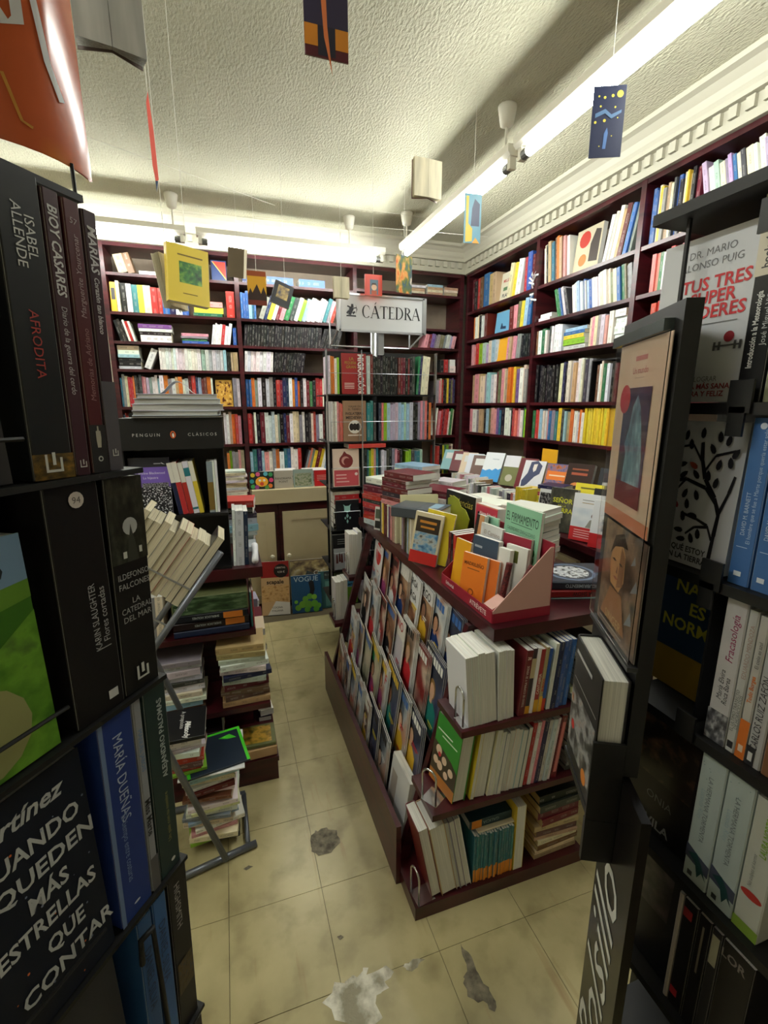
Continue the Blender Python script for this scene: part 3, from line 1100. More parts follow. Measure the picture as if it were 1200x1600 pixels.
# ------------------------------------------------------------------ face-out books standing on the wall shelves
nB = Vector((0, -1, 0)); nR = Vector((-1, 0, 0))
def shelf_face(side, z, u, wpx0, wpx1, h, col, label, t=0.02, tilt=6, roll=0, yaw=0, ins=0.06):
    a0, a1 = along(wpx0, z, side), along(wpx1, z, side)
    c = (a0 + a1) / 2; wd = abs(a1 - a0) * 0.86
    p = Vector((c, FY + ins, z + 0.001)) if side == 'back' else Vector((FX + ins, c, z + 0.001))
    return face('display_book', label, p, rz(nB if side == 'back' else nR, yaw), wd, h, t, col, tilt, roll)

b = shelf_face('back', BACKZ[4], 0, 337, 367, 0.205, (196, 150, 60), 'face-out gold book with painted figures on the left back bay', ins=0.02)
b.rect('front', 0.06, 0.05, 0.94, 0.95, art_material('print_gold_figures', [(90, 40, 20), (200, 150, 60), (224, 186, 100), (40, 60, 50)], 5, 1, 4, const=True))
b = shelf_face('back', BACKZ[0], 0, 329, 357, 0.15, (40, 60, 110), 'face-out navy book with red corner on top shelf of left back bay', ins=0.06)
b.poly('front', [(0.05, 0.95), (0.95, 0.95), (0.95, 0.1)], (206, 60, 44))
b.poly('front', [(0.05, 0.95), (0.12, 0.95), (0.95, 0.16), (0.95, 0.08)], (226, 190, 90))
b = shelf_face('back', BACKZ[1], 0, 173, 184, 0.2, (232, 170, 40), 'face-out yellow book with dark photo in the left back bay', ins=0.02)
b.rect('front', 0.2, 0.4, 0.8, 0.8, (40, 36, 40))
b = shelf_face('right', SIDEZ[0], 0, 768, 788, 0.22, (226, 222, 200), 'face-out cream book with red and black lettering near the corner', t=0.02)
b.text('front', 'MILLER', 0.5, 0.72, 0.022, (180, 40, 40), fit=0.13, bold=True); b.text('front', 'PLAN', 0.5, 0.22, 0.026, (30, 30, 34), fit=0.13, bold=True)
b.rect('front', 0.25, 0.38, 0.6, 0.5, (90, 130, 90))
b = shelf_face('right', SIDEZ[1], 0, 757, 775, 0.185, (240, 150, 40), 'face-out orange book behind the blue chair cover near the corner', ins=0.09)
b = shelf_face('right', SIDEZ[1], 0, 763, 791, 0.165, (110, 170, 206), 'face-out pale blue book with a dark chair near the corner', ins=0.045)
b.poly('front', [(0.35, 0.2), (0.4, 0.45), (0.45, 0.45), (0.5, 0.3), (0.7, 0.28), (0.72, 0.15), (0.5, 0.18)], (30, 50, 80))
b = shelf_face('right', SIDEZ[2], 0, 769, 788, 0.175, (240, 176, 50), 'face-out amber book on third shelf near the corner', ins=0.03)
b = shelf_face('right', SIDEZ[0], 0, 880, 925, 0.25, (196, 186, 160), 'large face-out book with red oval and dark figure, right wall', ins=0.05, t=0.03)
b.disc('front', 0.35, 0.75, 0.22, (176, 50, 40)); b.poly('front', [(0.6, 0.2), (0.95, 0.15), (0.95, 0.85), (0.75, 0.9), (0.6, 0.6)], (60, 50, 46)); b.disc('front', 0.35, 0.28, 0.16, (180, 120, 60))
# black magazine file on the fourth shelf
f = empty('magazine_file', 'black magazine file holding pale books on the right wall', 'file box', (FX + 0.02, (along(917, 1.623, 'right') + along(962, 1.623, 'right')) / 2, 1.6235))
wd = abs(along(917, 1.623, 'right') - along(962, 1.623, 'right')) / 2
MB().box((0.0, -wd - 0.012, 0), (0.2, -wd - 0.004, 0.235)).build('side', BLACKP, f); MB().box((0.0, wd + 0.004, 0), (0.2, wd + 0.012, 0.235)).build('side', BLACKP, f)
MB().box((0.0, -wd - 0.012, 0.2355), (0.2, wd + 0.012, 0.242)).build('top', BLACKP, f)
# loose books lying on top of rows
def lie(p, n, t, d, h, col, label, hard=False, pages='w'):
    return book('lying_book', label, F_flat(p, n, t, d, h), t, d, h, col, 'book', None, hard, pages)
# clear crinkled wrapper hanging on the right wall upright
wrap = plain((225, 228, 230), 0.12, name='crinkled_clear_wrapper')
m = MB()
for k in range(14):
    a = random.uniform(-0.05, 0.05); c = random.uniform(-0.16, 0.02)
    m.box((-0.001, -0.02, -0.006), (0.001, 0.02, 0.006), Matrix.Translation((2.085 + random.uniform(-0.01, 0.008), 2.985 + a * 0.5, 2.47 + c)) @ Matrix.Rotation(random.uniform(0, 3), 4, (random.random(), random.random(), 1)))
o = m.build('plastic_wrapper', wrap); tag(o, 'crumpled clear plastic wrapper hanging from a right wall upright', 'wrapper')
# blue box files etc. lettering on two long blue books of the top shelf
for u0, u1, s in ((415, 463, 'Avanzado'), (466, 511, 'visual')):
    pass

# ================================================================== back counter: piles and face-out books
G = 'books on the cream back counter'
fz = CTOP + 0.0005
pile((0.255, 3.79, fz), nB, 'wthw', [0.03, 0.022, 0.026, 0.03], 0.14, 0.165, 'the white pile behind the sun-face book', G)
pile((0.43, 3.83, fz), nB, 'cwwhww', [0.02, 0.024, 0.022, 0.02], 0.15, 0.17, 'the white pile behind the grey cover', G, jit=10)
pile((0.66, 3.82, fz), nB, 'whwww', [0.028, 0.024, 0.02], 0.15, 0.19, 'the white pile behind the red cover', G)
pile((0.31, 3.935, fz), nB, 'cckw', [0.03, 0.02], 0.11, 0.14, 'the low pile between white piles', G)
b = face('display_book', 'face-out book with a colourful sun face on the back counter', (0.235, 3.672, fz), rz(nB, -6), 0.185, 0.135, 0.014, (30, 40, 36), 8, group=None)
b.disc('front', 0.5, 0.42, 0.26, (240, 170, 40), sy=1.1); b.disc('front', 0.42, 0.5, 0.05, (240, 240, 230)); b.disc('front', 0.6, 0.5, 0.05, (240, 240, 230)); b.disc('front', 0.5, 0.3, 0.08, (206, 60, 40))
for k, (x, y, c) in enumerate([(0.14, 0.8, (220, 190, 40)), (0.1, 0.45, (40, 150, 160)), (0.14, 0.15, (60, 160, 80)), (0.86, 0.82, (60, 160, 90)), (0.88, 0.5, (220, 60, 120)), (0.84, 0.18, (230, 120, 40)), (0.35, 0.85, (220, 90, 140)), (0.66, 0.86, (90, 180, 200)), (0.3, 0.12, (150, 60, 140)), (0.7, 0.1, (80, 140, 60))]):
    b.disc('front', x, y, 0.09, c)
b = face('display_book', 'face-out grey beige book with two lines of capitals on back counter', (0.40, 3.672, fz), nB, 0.145, 0.135, 0.02, (178, 170, 156), 8)
b.text('front', 'PANORAMA', 0.5, 0.55, 0.017, (40, 38, 36), fit=0.125); b.text('front', 'POINT', 0.5, 0.36, 0.017, (40, 38, 36), fit=0.11)
b = face('display_book', 'face-out green grey book with a forest photo on back counter', (0.555, 3.672, fz), nB, 0.155, 0.14, 0.018, (150, 166, 158), 8)
b.rect('front', 0.08, 0.06, 0.92, 0.78, art_material('print_forest', [(40, 50, 36), (120, 134, 100), (170, 170, 150), (60, 70, 80)], 6, 3, 5), name='cover_picture')
b = face('display_book', 'face-out red book beside the spinner on back counter', (0.71, 3.672, fz), nB, 0.13, 0.125, 0.02, (186, 34, 36), 8)
for k in range(4): b.rect('front', 0.15, 0.66 - 0.1 * k, 0.85, 0.69 - 0.1 * k, (226, 170, 160))
# tall page-side pile at the counter's left end
pile((0.04, 3.73, 0.905), nB, 'wcwcwcewcwcw', [0.02, 0.014, 0.022, 0.016], 0.13, 0.165, 'the tall pile at the counter left end', 'books in the tall pile at the counter end', jit=8, pages='c')
lie((-0.55, 3.86, BACKZ[3] + 0.19), nB, 0.01, 0.14, 0.2, (236, 150, 60), 'x') if False else None

# magazines leaning on the cabinet doors
def mag(name, label, p, n, w_, h, t, col, tilt, roll=0, curl=0.0, group=None, cat='magazine'):
    M = F_face(p, n, t, w_, tilt, roll)
    nx, nz = 5, 6
    def bend(q):
        f = max(0.0, q.z / h)
        return Vector((q.x + curl * f * f + curl * 0.08 * math.sin(math.pi * q.y / w_), q.y, q.z))
    vs, fs = [], []
    for side in (0, 1):
        x = t / 2 if side == 0 else -t / 2
        for j in range(nz + 1):
            for i in range(nx + 1):
                vs.append(bend(Vector((x, w_ * i / nx, h * j / nz))))
    N = (nx + 1) * (nz + 1)
    for j in range(nz):
        for i in range(nx):
            a = j * (nx + 1) + i
            fs.append((a, a + 1, a + nx + 2, a + nx + 1))
            fs.append((N + a, N + a + nx + 1, N + a + nx + 2, N + a + 1))
    body = list(fs)
    me = bpy.data.meshes.new(name); me.from_pydata([tuple(v) for v in vs], [], body); me.materials.append(COVER); color_mesh(me, col); me.update()
    o = link(name, me); o.matrix_world = M; tag(o, label, cat, group)
    # paper edge strip
    es, ef = [], []
    loop = [(i, 0) for i in range(nx)] + [(nx, j) for j in range(nz)] + [(nx - i, nz) for i in range(nx)] + [(0, nz - j) for j in range(nz)]
    for k, (i, j) in enumerate(loop):
        for x in (t / 2, -t / 2): es.append(bend(Vector((x, w_ * i / nx, h * j / nz))))
    k = len(loop)
    for i in range(k):
        i2 = (i + 1) % k
        ef.append((2 * i, 2 * i + 1, 2 * i2 + 1, 2 * i2))
    me = bpy.data.meshes.new('pages'); me.from_pydata([tuple(v) for v in es], [], ef); me.materials.append(PAGES['w']); me.update()
    link('pages', me, o)
    return Book(o, t, w_, h, bend)

nD = rz(nB, -4)
b = mag('magazine', 'waffle food magazine with black masthead leaning on cream cabinet door', (0.275, 3.48, 0.0), rz(nB, -8), 0.215, 0.42, 0.012, (214, 176, 130), 13)
b.rect('front', 0, 0.7, 1, 1, (150, 28, 28)); b.disc('front', 0.72, 0.82, 0.26, (26, 20, 20), sy=0.5)
b.rect('front', 0.02, 0.25, 0.98, 0.55, art_material('print_waffle', [(176, 120, 60), (226, 186, 130), (200, 150, 90)], 7, 2, 3)); b.poly('front', [(0.2, 0.0), (1, 0.0), (1, 0.22), (0.5, 0.26)], (236, 232, 226))
b.text('front', 'scapale', 0.5, 0.62, 0.032, (24, 18, 18), fit=0.2, bold=True); b.text('front', 'LIBRETAS', 0.7, 0.88, 0.013, (230, 220, 210), fit=0.1); b.text('front', '4,50 €', 0.72, 0.8, 0.015, (230, 220, 210), fit=0.1)
b.text('front', 'COCINA', 0.55, 0.14, 0.014, (60, 30, 20), fit=0.14); b.text('front', 'ITALIANA', 0.55, 0.08, 0.014, (60, 30, 20), fit=0.14)
b = mag('magazine', 'perfume magazine with leopard spots and a handbag behind blue fashion issue', (0.555, 3.525, 0.0), nD, 0.30, 0.40, 0.008, (120, 104, 84), 9)
b.rect('front', 0.0, 0.52, 1, 0.98, art_material('print_bag_scene', [(50, 40, 36), (130, 110, 86), (190, 172, 120), (226, 220, 200)], 4, 5, 4))
b.poly('front', [(0.34, 0.6), (0.55, 0.55), (0.64, 0.7), (0.44, 0.78)], (72, 82, 84)); b.text('front', 'Chlo-', 0.8, 0.72, 0.035, (240, 238, 230), fit=0.12)
b = mag('magazine', 'blue fashion magazine showing a seated figure in green ruffles on floor', (0.515, 3.455, 0.0), nD, 0.235, 0.295, 0.01, (36, 84, 128), 12, curl=-0.006)
b.text('front', 'VOGUE', 0.5, 0.9, 0.04, (196, 214, 226), fit=0.2)
b.poly('front', [(0.58, 0.8), (0.68, 0.86), (0.76, 0.8), (0.78, 0.6), (0.7, 0.4), (0.6, 0.45), (0.62, 0.62)], (26, 22, 28))
for (x, y, r) in [(0.6, 0.42, 0.1), (0.45, 0.36, 0.1), (0.75, 0.4, 0.09), (0.35, 0.22, 0.12), (0.55, 0.2, 0.14), (0.75, 0.22, 0.12), (0.88, 0.16, 0.09), (0.2, 0.14, 0.1), (0.5, 0.08, 0.1), (0.8, 0.07, 0.1), (0.14, 0.3, 0.06)]:
    b.disc('front', x, y, r, (random.randint(96, 130), random.randint(160, 186), 60))
b = mag('magazine', 'teal grey magazine with stacked small headings beside the blue fashion issue', (0.695, 3.49, 0.0), nD, 0.15, 0.30, 0.01, (70, 120, 124), 10)
b.rect('front', 0.3, 0.78, 0.98, 0.98, (60, 70, 72)); b.text('front', 'EL LIBRO', 0.62, 0.9, 0.014, (190, 200, 196), fit=0.08); b.rect('front', 0.35, 0.05, 0.95, 0.72, (110, 164, 160))

# ================================================================== book spinner with the publisher's sign
SY = 2.82
sp = empty('book_spinner', 'tall steel book spinner with printed publisher sign behind the island', 'book spinner', (0.93, SY + 0.17, 0))
o = Matrix.Translation((-0.93, -(SY + 0.17), 0))
MB().tube([(0, 0, 0.05), (0, 0, 2.2)], 0.022, 12).build('pole', STEEL, sp, smooth=True)
MB().lathe([(0.26, 0.0), (0.26, 0.02), (0.05, 0.05), (0.03, 0.06)], 20).build('base', BLACKM, sp, smooth=True)
ROWZ = [1.668, 1.385, 1.105, 0.83, 0.56, 0.325]
for z in ROWZ:
    m = MB()
    m.box((0.585, SY - 0.012, z - 0.008), (1.285, SY + 0.33, z - 0.002), o)
    m.build('tray', BLACKM, sp)
    m = MB()
    for (a, c) in ((0.60, 0.775), (0.80, 1.28)):
        m.tube([o @ Vector((a, SY - 0.022, z)), o @ Vector((a, SY - 0.022, z + 0.12)), o @ Vector((c, SY - 0.022, z + 0.12)), o @ Vector((c, SY - 0.022, z))], 0.0022, 6)
    m.build('wire_rail', STEEL, sp)
for x, e in ((0.79, 0.03), (0.586, 0.0), (1.287, 0.0)):
    MB().box((x - 0.003, SY - 0.01 - e, 0.3), (x + 0.003, SY + (0.02 if not e else -0.0365), 1.92), o).build('upright', STEEL, sp)
MB().box((0.6, SY + 0.165, 0.3), (1.27, SY + 0.17, 1.93), o).build('core_panel', BLACKM, sp)
# sign box on two struts
sg = MB().box((0.665, SY - 0.04, 2.03), (1.18, SY - 0.034, 2.215), o).build('sign_panel', plain((214, 216, 218), 0.25, name='silver_sign_board'), sp)
m = MB()
for x in (0.655, 1.184):
    m.box((x - 0.012, SY - 0.046, 2.02), (x + 0.012, SY - 0.03, 2.225), o)
    m.tube([o @ Vector((x, SY - 0.035, 2.03)), o @ Vector((x, SY + 0.2, 1.965))], 0.005, 6)
    m.tube([o @ Vector((x, SY + 0.2, 1.965)), o @ Vector((x, SY + 0.2, 2.16))], 0.005, 6)
m.box((0.655, SY - 0.046, 2.018), (1.184, SY - 0.03, 2.03), o); m.box((0.655, SY - 0.046, 2.215), (1.184, SY - 0.03, 2.226), o)
m.tube([o @ Vector((0.655, SY + 0.2, 1.965)), o @ Vector((1.184, SY + 0.2, 1.965))], 0.005, 6)
m.build('sign_frame', plain((190, 192, 196), 0.3, 0.8, name='aluminium'), sp)
MB().box((0.9, SY - 0.02, 1.9), (0.935, SY + 0.01, 2.03), o).build('sign_post', STEEL, sp)

# roman capitals with serifs, drawn as strokes
def roman(s, x, y, size, width, P, c, parent, name='lettering'):
    T, H_ = 0.16, 0.05
    vs, fs = [], []
    def quad(a, b2, c2, d2):
        k = len(vs); vs.extend([a, b2, c2, d2]); fs.append((k, k + 1, k + 2, k + 3))
    def bar(x0, y0, x1, y1, w_):
        dx, dy = x1 - x0, y1 - y0; L_ = math.hypot(dx, dy); nx, ny = -dy / L_ * w_ / 2, dx / L_ * w_ / 2
        quad((x0 + nx, y0 + ny), (x0 - nx, y0 - ny), (x1 - nx, y1 - ny), (x1 + nx, y1 + ny))
    def serif(cx, y0, w_=0.3): quad((cx - w_ / 2, y0), (cx + w_ / 2, y0), (cx + w_ / 2, y0 + 0.035), (cx - w_ / 2, y0 + 0.035))
    def arc(cx, cy, rx, ry, a0, a1, w0=T, w1=T, n=14):
        for i in range(n):
            p, q = a0 + (a1 - a0) * i / n, a0 + (a1 - a0) * (i + 1) / n
            def ww(a): return H_ + (w0 - H_) * abs(math.cos(a))
            k1, k2 = ww(p), ww(q)
            quad((cx + (rx - k1) * math.cos(p), cy + (ry - k1 * 0.6) * math.sin(p)), (cx + rx * math.cos(p), cy + ry * math.sin(p)),
                 (cx + rx * math.cos(q), cy + ry * math.sin(q)), (cx + (rx - k2) * math.cos(q), cy + (ry - k2 * 0.6) * math.sin(q)))
    cx = 0.0
    for ch in s:
        if ch == 'C':
            arc(cx + 0.45, 0.5, 0.45, 0.52, math.radians(48), math.radians(312)); bar(cx + 0.74, 0.86, cx + 0.78, 0.68, 0.04); adv = 0.92
        elif ch in 'AÁ':
            bar(cx + 0.04, 0, cx + 0.42, 1, H_); bar(cx + 0.42, 1.0, cx + 0.8, 0, T); bar(cx + 0.17, 0.36, cx + 0.64, 0.36, H_)
            serif(cx + 0.05, 0, 0.24); serif(cx + 0.8, 0, 0.28)
            if ch == 'Á': bar(cx + 0.4, 1.1, cx + 0.55, 1.28, 0.07)
            adv = 0.96
        elif ch == 'T':
            bar(cx + 0.4, 0, cx + 0.4, 1, T); quad((cx, 0.95), (cx + 0.8, 0.95), (cx + 0.8, 1), (cx, 1)); bar(cx + 0.02, 0.98, cx + 0.0, 0.8, 0.04); bar(cx + 0.78, 0.98, cx + 0.8, 0.8, 0.04); serif(cx + 0.4, 0); adv = 0.88
        elif ch == 'E':
            bar(cx + 0.16, 0, cx + 0.16, 1, T); quad((cx, 0.96), (cx + 0.6, 0.96), (cx + 0.6, 1), (cx, 1)); quad((cx, 0), (cx + 0.64, 0), (cx + 0.64, 0.04), (cx, 0.04)); bar(cx + 0.16, 0.52, cx + 0.5, 0.52, H_)
            bar(cx + 0.6, 1, cx + 0.6, 0.84, 0.03); bar(cx + 0.63, 0, cx + 0.66, 0.18, 0.03); adv = 0.74
        elif ch == 'D':
            bar(cx + 0.16, 0, cx + 0.16, 1, T); arc(cx + 0.3, 0.5, 0.56, 0.5, -math.pi / 2, math.pi / 2); quad((cx, 0.96), (cx + 0.32, 0.96), (cx + 0.32, 1), (cx, 1)); quad((cx, 0), (cx + 0.32, 0), (cx + 0.32, 0.04), (cx, 0.04)); adv = 0.96
        elif ch == 'R':
            bar(cx + 0.16, 0, cx + 0.16, 1, T); arc(cx + 0.3, 0.75, 0.36, 0.25, -math.pi / 2, math.pi / 2); quad((cx, 0.96), (cx + 0.32, 0.96), (cx + 0.32, 1), (cx, 1)); bar(cx + 0.2, 0.52, cx + 0.34, 0.52, H_); bar(cx + 0.36, 0.52, cx + 0.74, 0, T); serif(cx + 0.16, 0); serif(cx + 0.78, 0, 0.16); adv = 0.86
        cx += adv
    k = width / cx
    me = bpy.data.meshes.new(name)
    me.from_pydata([tuple(P(x + p[0] * k, y + p[1] * size)) for p in vs], [], fs)
    me.materials.append(ink(c)); me.update()
    return link(name, me, parent)
zs = 2.03
roman('CÁTEDRA', 0.795, 2.098, 0.068, 0.365, lambda x, z: o @ Vector((x, SY - 0.0408, z)), (26, 26, 30), sg)
# little dark archer emblem left of the lettering
em = [[(0.70, 2.10), (0.76, 2.10), (0.757, 2.108), (0.703, 2.108)], [(0.712, 2.11), (0.728, 2.108), (0.745, 2.14), (0.735, 2.155), (0.72, 2.15)], [(0.728, 2.15), (0.745, 2.15), (0.742, 2.168), (0.73, 2.168)],
      [(0.70, 2.12), (0.715, 2.135), (0.72, 2.128), (0.708, 2.112)], [(0.742, 2.112), (0.756, 2.125), (0.748, 2.13), (0.735, 2.122)], [(0.74, 2.148), (0.762, 2.152), (0.762, 2.146), (0.74, 2.142)],
      [(0.708, 2.16), (0.73, 2.152), (0.728, 2.146), (0.706, 2.152)], [(0.757, 2.115), (0.766, 2.14), (0.757, 2.168), (0.761, 2.14)]]
ev, ef = [], []
for pl_ in em:
    k = len(ev); ev += [tuple(o @ Vector((x, SY - 0.0408, z))) for x, z in pl_]; ef.append(tuple(range(k, k + len(pl_))))
me = bpy.data.meshes.new('emblem'); me.from_pydata(ev, [], ef); me.materials.append(ink((40, 40, 50))); link('emblem', me, sg)

G = 'books in the spinner'
nS = Vector((0, -1, 0)); DX = Vector((1, 0, 0))
def srow(x, z, s, ts, h, ctx, lean=0): return upright((x, SY, z), DX, nS, s, ts, h, 0.14, ctx, G, lean)
srow(0.595, ROWZ[0], 'woowl', [0.014, 0.012, 0.01, 0.014, 0.014], 0.215, 'the top spinner tray')
b = face('display_book', 'red face-out book with large vertical white title in the spinner', (0.752, SY - 0.004, ROWZ[0]), nS, 0.15, 0.235, 0.02, (150, 40, 40), 1)
b.text('front', 'MIGRACIÓN', 0.78, 0.5, 0.036, (236, 230, 224), rot=-90, fit=0.225, bold=True); b.text('front', 'LA', 0.4, 0.87, 0.016, (150, 150, 40)); b.text('front', 'PEQUEÑA', 0.36, 0.77, 0.016, (150, 150, 40), fit=0.07); b.text('front', 'GRAN', 0.38, 0.67, 0.016, (150, 150, 40), fit=0.06)
for k in range(4): b.rect('front', 0.1, 0.26 - 0.04 * k, 0.5, 0.275 - 0.04 * k, (226, 200, 190))
srow(0.8335, ROWZ[0], 'hm', [0.02, 0.016], 0.235, 'the top spinner tray, by the white-titled red cover')
srow(0.872, ROWZ[0], 'k4kk4k', [0.0155], 0.222, 'the black run of the top spinner tray')
srow(1.036, ROWZ[0], 'mmmkmkd', [0.017, 0.012, 0.016], 0.225, 'the dark red run of the top spinner tray')
srow(1.158, ROWZ[0], 'gncc', [0.014, 0.014, 0.022, 0.024], 0.23, 'the right end of the top spinner tray', 4)
srow(0.605, ROWZ[1], 'wcwpqq', [0.012, 0.01, 0.012, 0.014], 0.235, 'the second spinner tray, left end')
b = face('display_book', 'brown face-out book with knights on white disc in the spinner', (0.752, SY - 0.004, ROWZ[1]), nS, 0.145, 0.245, 0.02, (150, 118, 92), 1)
b.text('front', 'VIAJAR EN', 0.5, 0.86, 0.012, (50, 34, 26), fit=0.1); b.text('front', 'EL TIEMPO', 0.5, 0.79, 0.012, (50, 34, 26), fit=0.1); b.text('front', 'INGLATERRA', 0.5, 0.69, 0.015, (50, 34, 26), fit=0.115, bold=True); b.text('front', 'MEDIEVAL', 0.5, 0.59, 0.017, (50, 34, 26), fit=0.12, bold=True)
b.disc('front', 0.5, 0.36, 0.28, (226, 220, 210))
for x in (0.36, 0.5, 0.64): b.disc('front', x, 0.36, 0.1, (34, 26, 24), sy=0.9)
b.rect('front', 0.2, 0.14, 0.8, 0.17, (226, 214, 200))
srow(0.83, ROWZ[1], 'ttd', [0.026, 0.018, 0.018], 0.245, 'the second spinner tray, by the brown cover')
srow(0.908, ROWZ[1], 'dqlsjjjsszshkk', [0.017, 0.014, 0.02, 0.022], 0.235, 'the pastel run of the second spinner tray')
srow(1.172, ROWZ[1], 'apaPko'.replace('P', 'q'), [0.015, 0.016], 0.24, 'the right end of the second spinner tray')
b = face('display_book', 'pink face-out book with a dark red drop emblem in the spinner', (0.695, SY - 0.004, ROWZ[2]), nS, 0.165, 0.235, 0.02, (232, 208, 190), 3)
b.rect('front', 0.03, 0.02, 0.97, 0.44, (206, 84, 92)); b.disc('front', 0.5, 0.68, 0.27, (120, 34, 36)); b.poly('front', [(0.3, 0.78), (0.44, 0.94), (0.62, 0.8)], (120, 34, 36)); b.disc('front', 0.48, 0.69, 0.16, (206, 150, 140)); b.disc('front', 0.54, 0.66, 0.14, (120, 34, 36)); b.disc('front', 0.88, 0.33, 0.06, (240, 220, 214))
for k in range(3): b.rect('front', 0.1, 0.3 - 0.09 * k, 0.5 + 0.1 * (k == 2), 0.33 - 0.09 * k, (238, 190, 186))
srow(0.80, ROWZ[2], 'dktlypt', [0.014, 0.018, 0.012], 0.235, 'the third spinner tray')
srow(0.925, ROWZ[2], 'whdkapmk', [0.017], 0.225, 'the third spinner tray behind the stacked island books')
b2 = srow(1.09, ROWZ[2], 'lldttz', [0.022, 0.016], 0.22, 'the right end of the third spinner tray')
lie((0.83, SY + 0.055, ROWZ[1] - 0.0415), nS, 0.026, 0.13, 0.24, (206, 70, 60), 'coral book lying across the top of the third spinner tray row')
pile((0.70, SY + 0.082, ROWZ[3]), nS, 'kkkkkrrc', [0.031, 0.031, 0.031, 0.031, 0.028, 0.03, 0.028, 0.018], 0.13, 0.17, 'the red pile over the cat cover in the spinner', G)
b = face('display_book', 'black face-out book with a pale mint cat figure in the spinner', (0.695, SY - 0.012, ROWZ[3]), nS, 0.15, 0.19, 0.014, (20, 22, 26), 2)
for pts in ([(0.36, 0.62), (0.36, 0.78), (0.32, 0.86), (0.42, 0.8), (0.56, 0.8), (0.66, 0.86), (0.62, 0.78), (0.62, 0.62), (0.5, 0.58)], [(0.49, 0.56), (0.44, 0.46), (0.49, 0.38), (0.55, 0.46)], [(0.49, 0.36), (0.45, 0.28), (0.49, 0.2), (0.54, 0.28)], [(0.36, 0.4), (0.41, 0.44), (0.44, 0.38), (0.4, 0.34)], [(0.57, 0.38), (0.6, 0.44), (0.65, 0.4), (0.6, 0.34)]):
    b.poly('front', pts, (150, 196, 190))
srow(0.81, ROWZ[3], 'k8d', [0.016], 0.21, 'the fourth spinner tray, black run')
lie((0.905, SY + 0.07, ROWZ[3] + 0.2145), nS, 0.022, 0.12, 0.2, (214, 90, 40), 'orange book lying on the black run of the spinner')
b = face('display_book', 'black and grey face-out book with a row of dark red monks in spinner', (0.675, SY - 0.012, ROWZ[4]), nS, 0.16, 0.235, 0.03, (26, 26, 28), 3)
b.rect('front', 0.03, 0.02, 0.97, 0.62, (176, 180, 186))
for (x, y) in ((0.16, 0.32), (0.27, 0.36), (0.36, 0.33), (0.5, 0.36), (0.6, 0.32), (0.9, 0.3)):
    b.poly('front', [(x - 0.04, y - 0.12), (x + 0.05, y - 0.12), (x + 0.03, y + 0.1), (x, y + 0.15), (x - 0.03, y + 0.1)], (92, 34, 30))
for k in range(3): b.rect('front', 0.2, 0.86 - 0.06 * k, 0.8, 0.875 - 0.06 * k, (150, 150, 150))
srow(0.78, ROWZ[4], 'k6', [0.018], 0.2, 'the fifth spinner tray')
b = face('display_book', 'green and blue face-out book in the lowest spinner tray', (0.68, SY - 0.012, ROWZ[5]), nS, 0.15, 0.215, 0.016, (110, 166, 50), 3)
b.rect('front', 0.0, 0.88, 1, 1, (60, 70, 40)); b.rect('front', 0.05, 0.52, 0.98, 0.88, (70, 150, 196)); b.text('front', 'LOS MEJORES', 0.5, 0.74, 0.018, (20, 40, 60), fit=0.13, bold=True); b.text('front', 'PASATIEMPOS', 0.5, 0.6, 0.016, (20, 40, 60), fit=0.13, bold=True); b.disc('front', 0.15, 0.4, 0.07, (20, 30, 20)); b.disc('front', 0.75, 0.22, 0.13, (26, 40, 20))
srow(0.775, ROWZ[5], 'hwah', [0.02], 0.21, 'the lowest spinner tray')

# ================================================================== right counter: tilted face-out books
nC = nrm(252)                                     # faces the aisle and a little to the entrance
AR = {}
def art(key, cs, sc=3, dt=2, const=False):
    if key not in AR: AR[key] = art_material('print_' + key, cs, sc, len(AR) * 1.7 + 0.3, dt, const=const)
    return AR[key]
# raised step behind the front rows
rs = MB().box((1.885, 1.2, 0.9405), (2.095, 3.58, 1.02)).build('display_step', WOOD_H); tag(rs, 'low maroon step carrying the rear row on the right counter', 'step')
def rc(label, u, v, X, w_, h, t, col, tilt=24, az=252, roll=0, z=None, pages='w', hard=False):
    z = z if z is not None else (1.0205 if X > 1.886 else 0.9405)
    D0 = _fw * FPX + _rt * (u - 600.0) + _up * 800.0
    dz = z - CAM_H
    vv = (D0.z * X - dz * D0.x) / (_up.z * X - dz * _up.x)
    p = at(u, vv, X=X)
    return face('display_book', label, (p.x, p.y, z), nrm(az), w_, h, t, col, tilt, roll, pages, hard)
# rear row
z2 = 1.0205
b = rc('olive book with a pale crowned animal photo on the right counter', 792, 742, 1.925, 0.14, 0.235, 0.022, (112, 116, 60), 28, 240)
b.rect('front', 0.0, 0.62, 0.85, 1.0, (226, 226, 232)); b.disc('front', 0.45, 0.25, 0.2, (186, 180, 160))
b = rc('white book with a torn bright blue lower half on the right counter', 762, 742, 1.89, 0.16, 0.24, 0.024, (234, 238, 242), 28, 240)
b.poly('front', [(0, 0), (1, 0), (1, 0.48), (0.85, 0.42), (0.7, 0.46), (0.55, 0.38), (0.4, 0.42), (0.2, 0.36), (0, 0.4)], (40, 150, 220)); b.text('front', 'cuentos', 0.6, 0.78, 0.012, (90, 120, 150), fit=0.1)
b = rc('maroon-edged book leaning behind the white drawing cover', 815, 744, 1.955, 0.13, 0.23, 0.02, (110, 20, 30), 28, 240)
b = rc('white book with a blue ink drawing of a long-haired woman', 824, 752, 1.892, 0.15, 0.23, 0.026, (226, 226, 230), 28, 240)
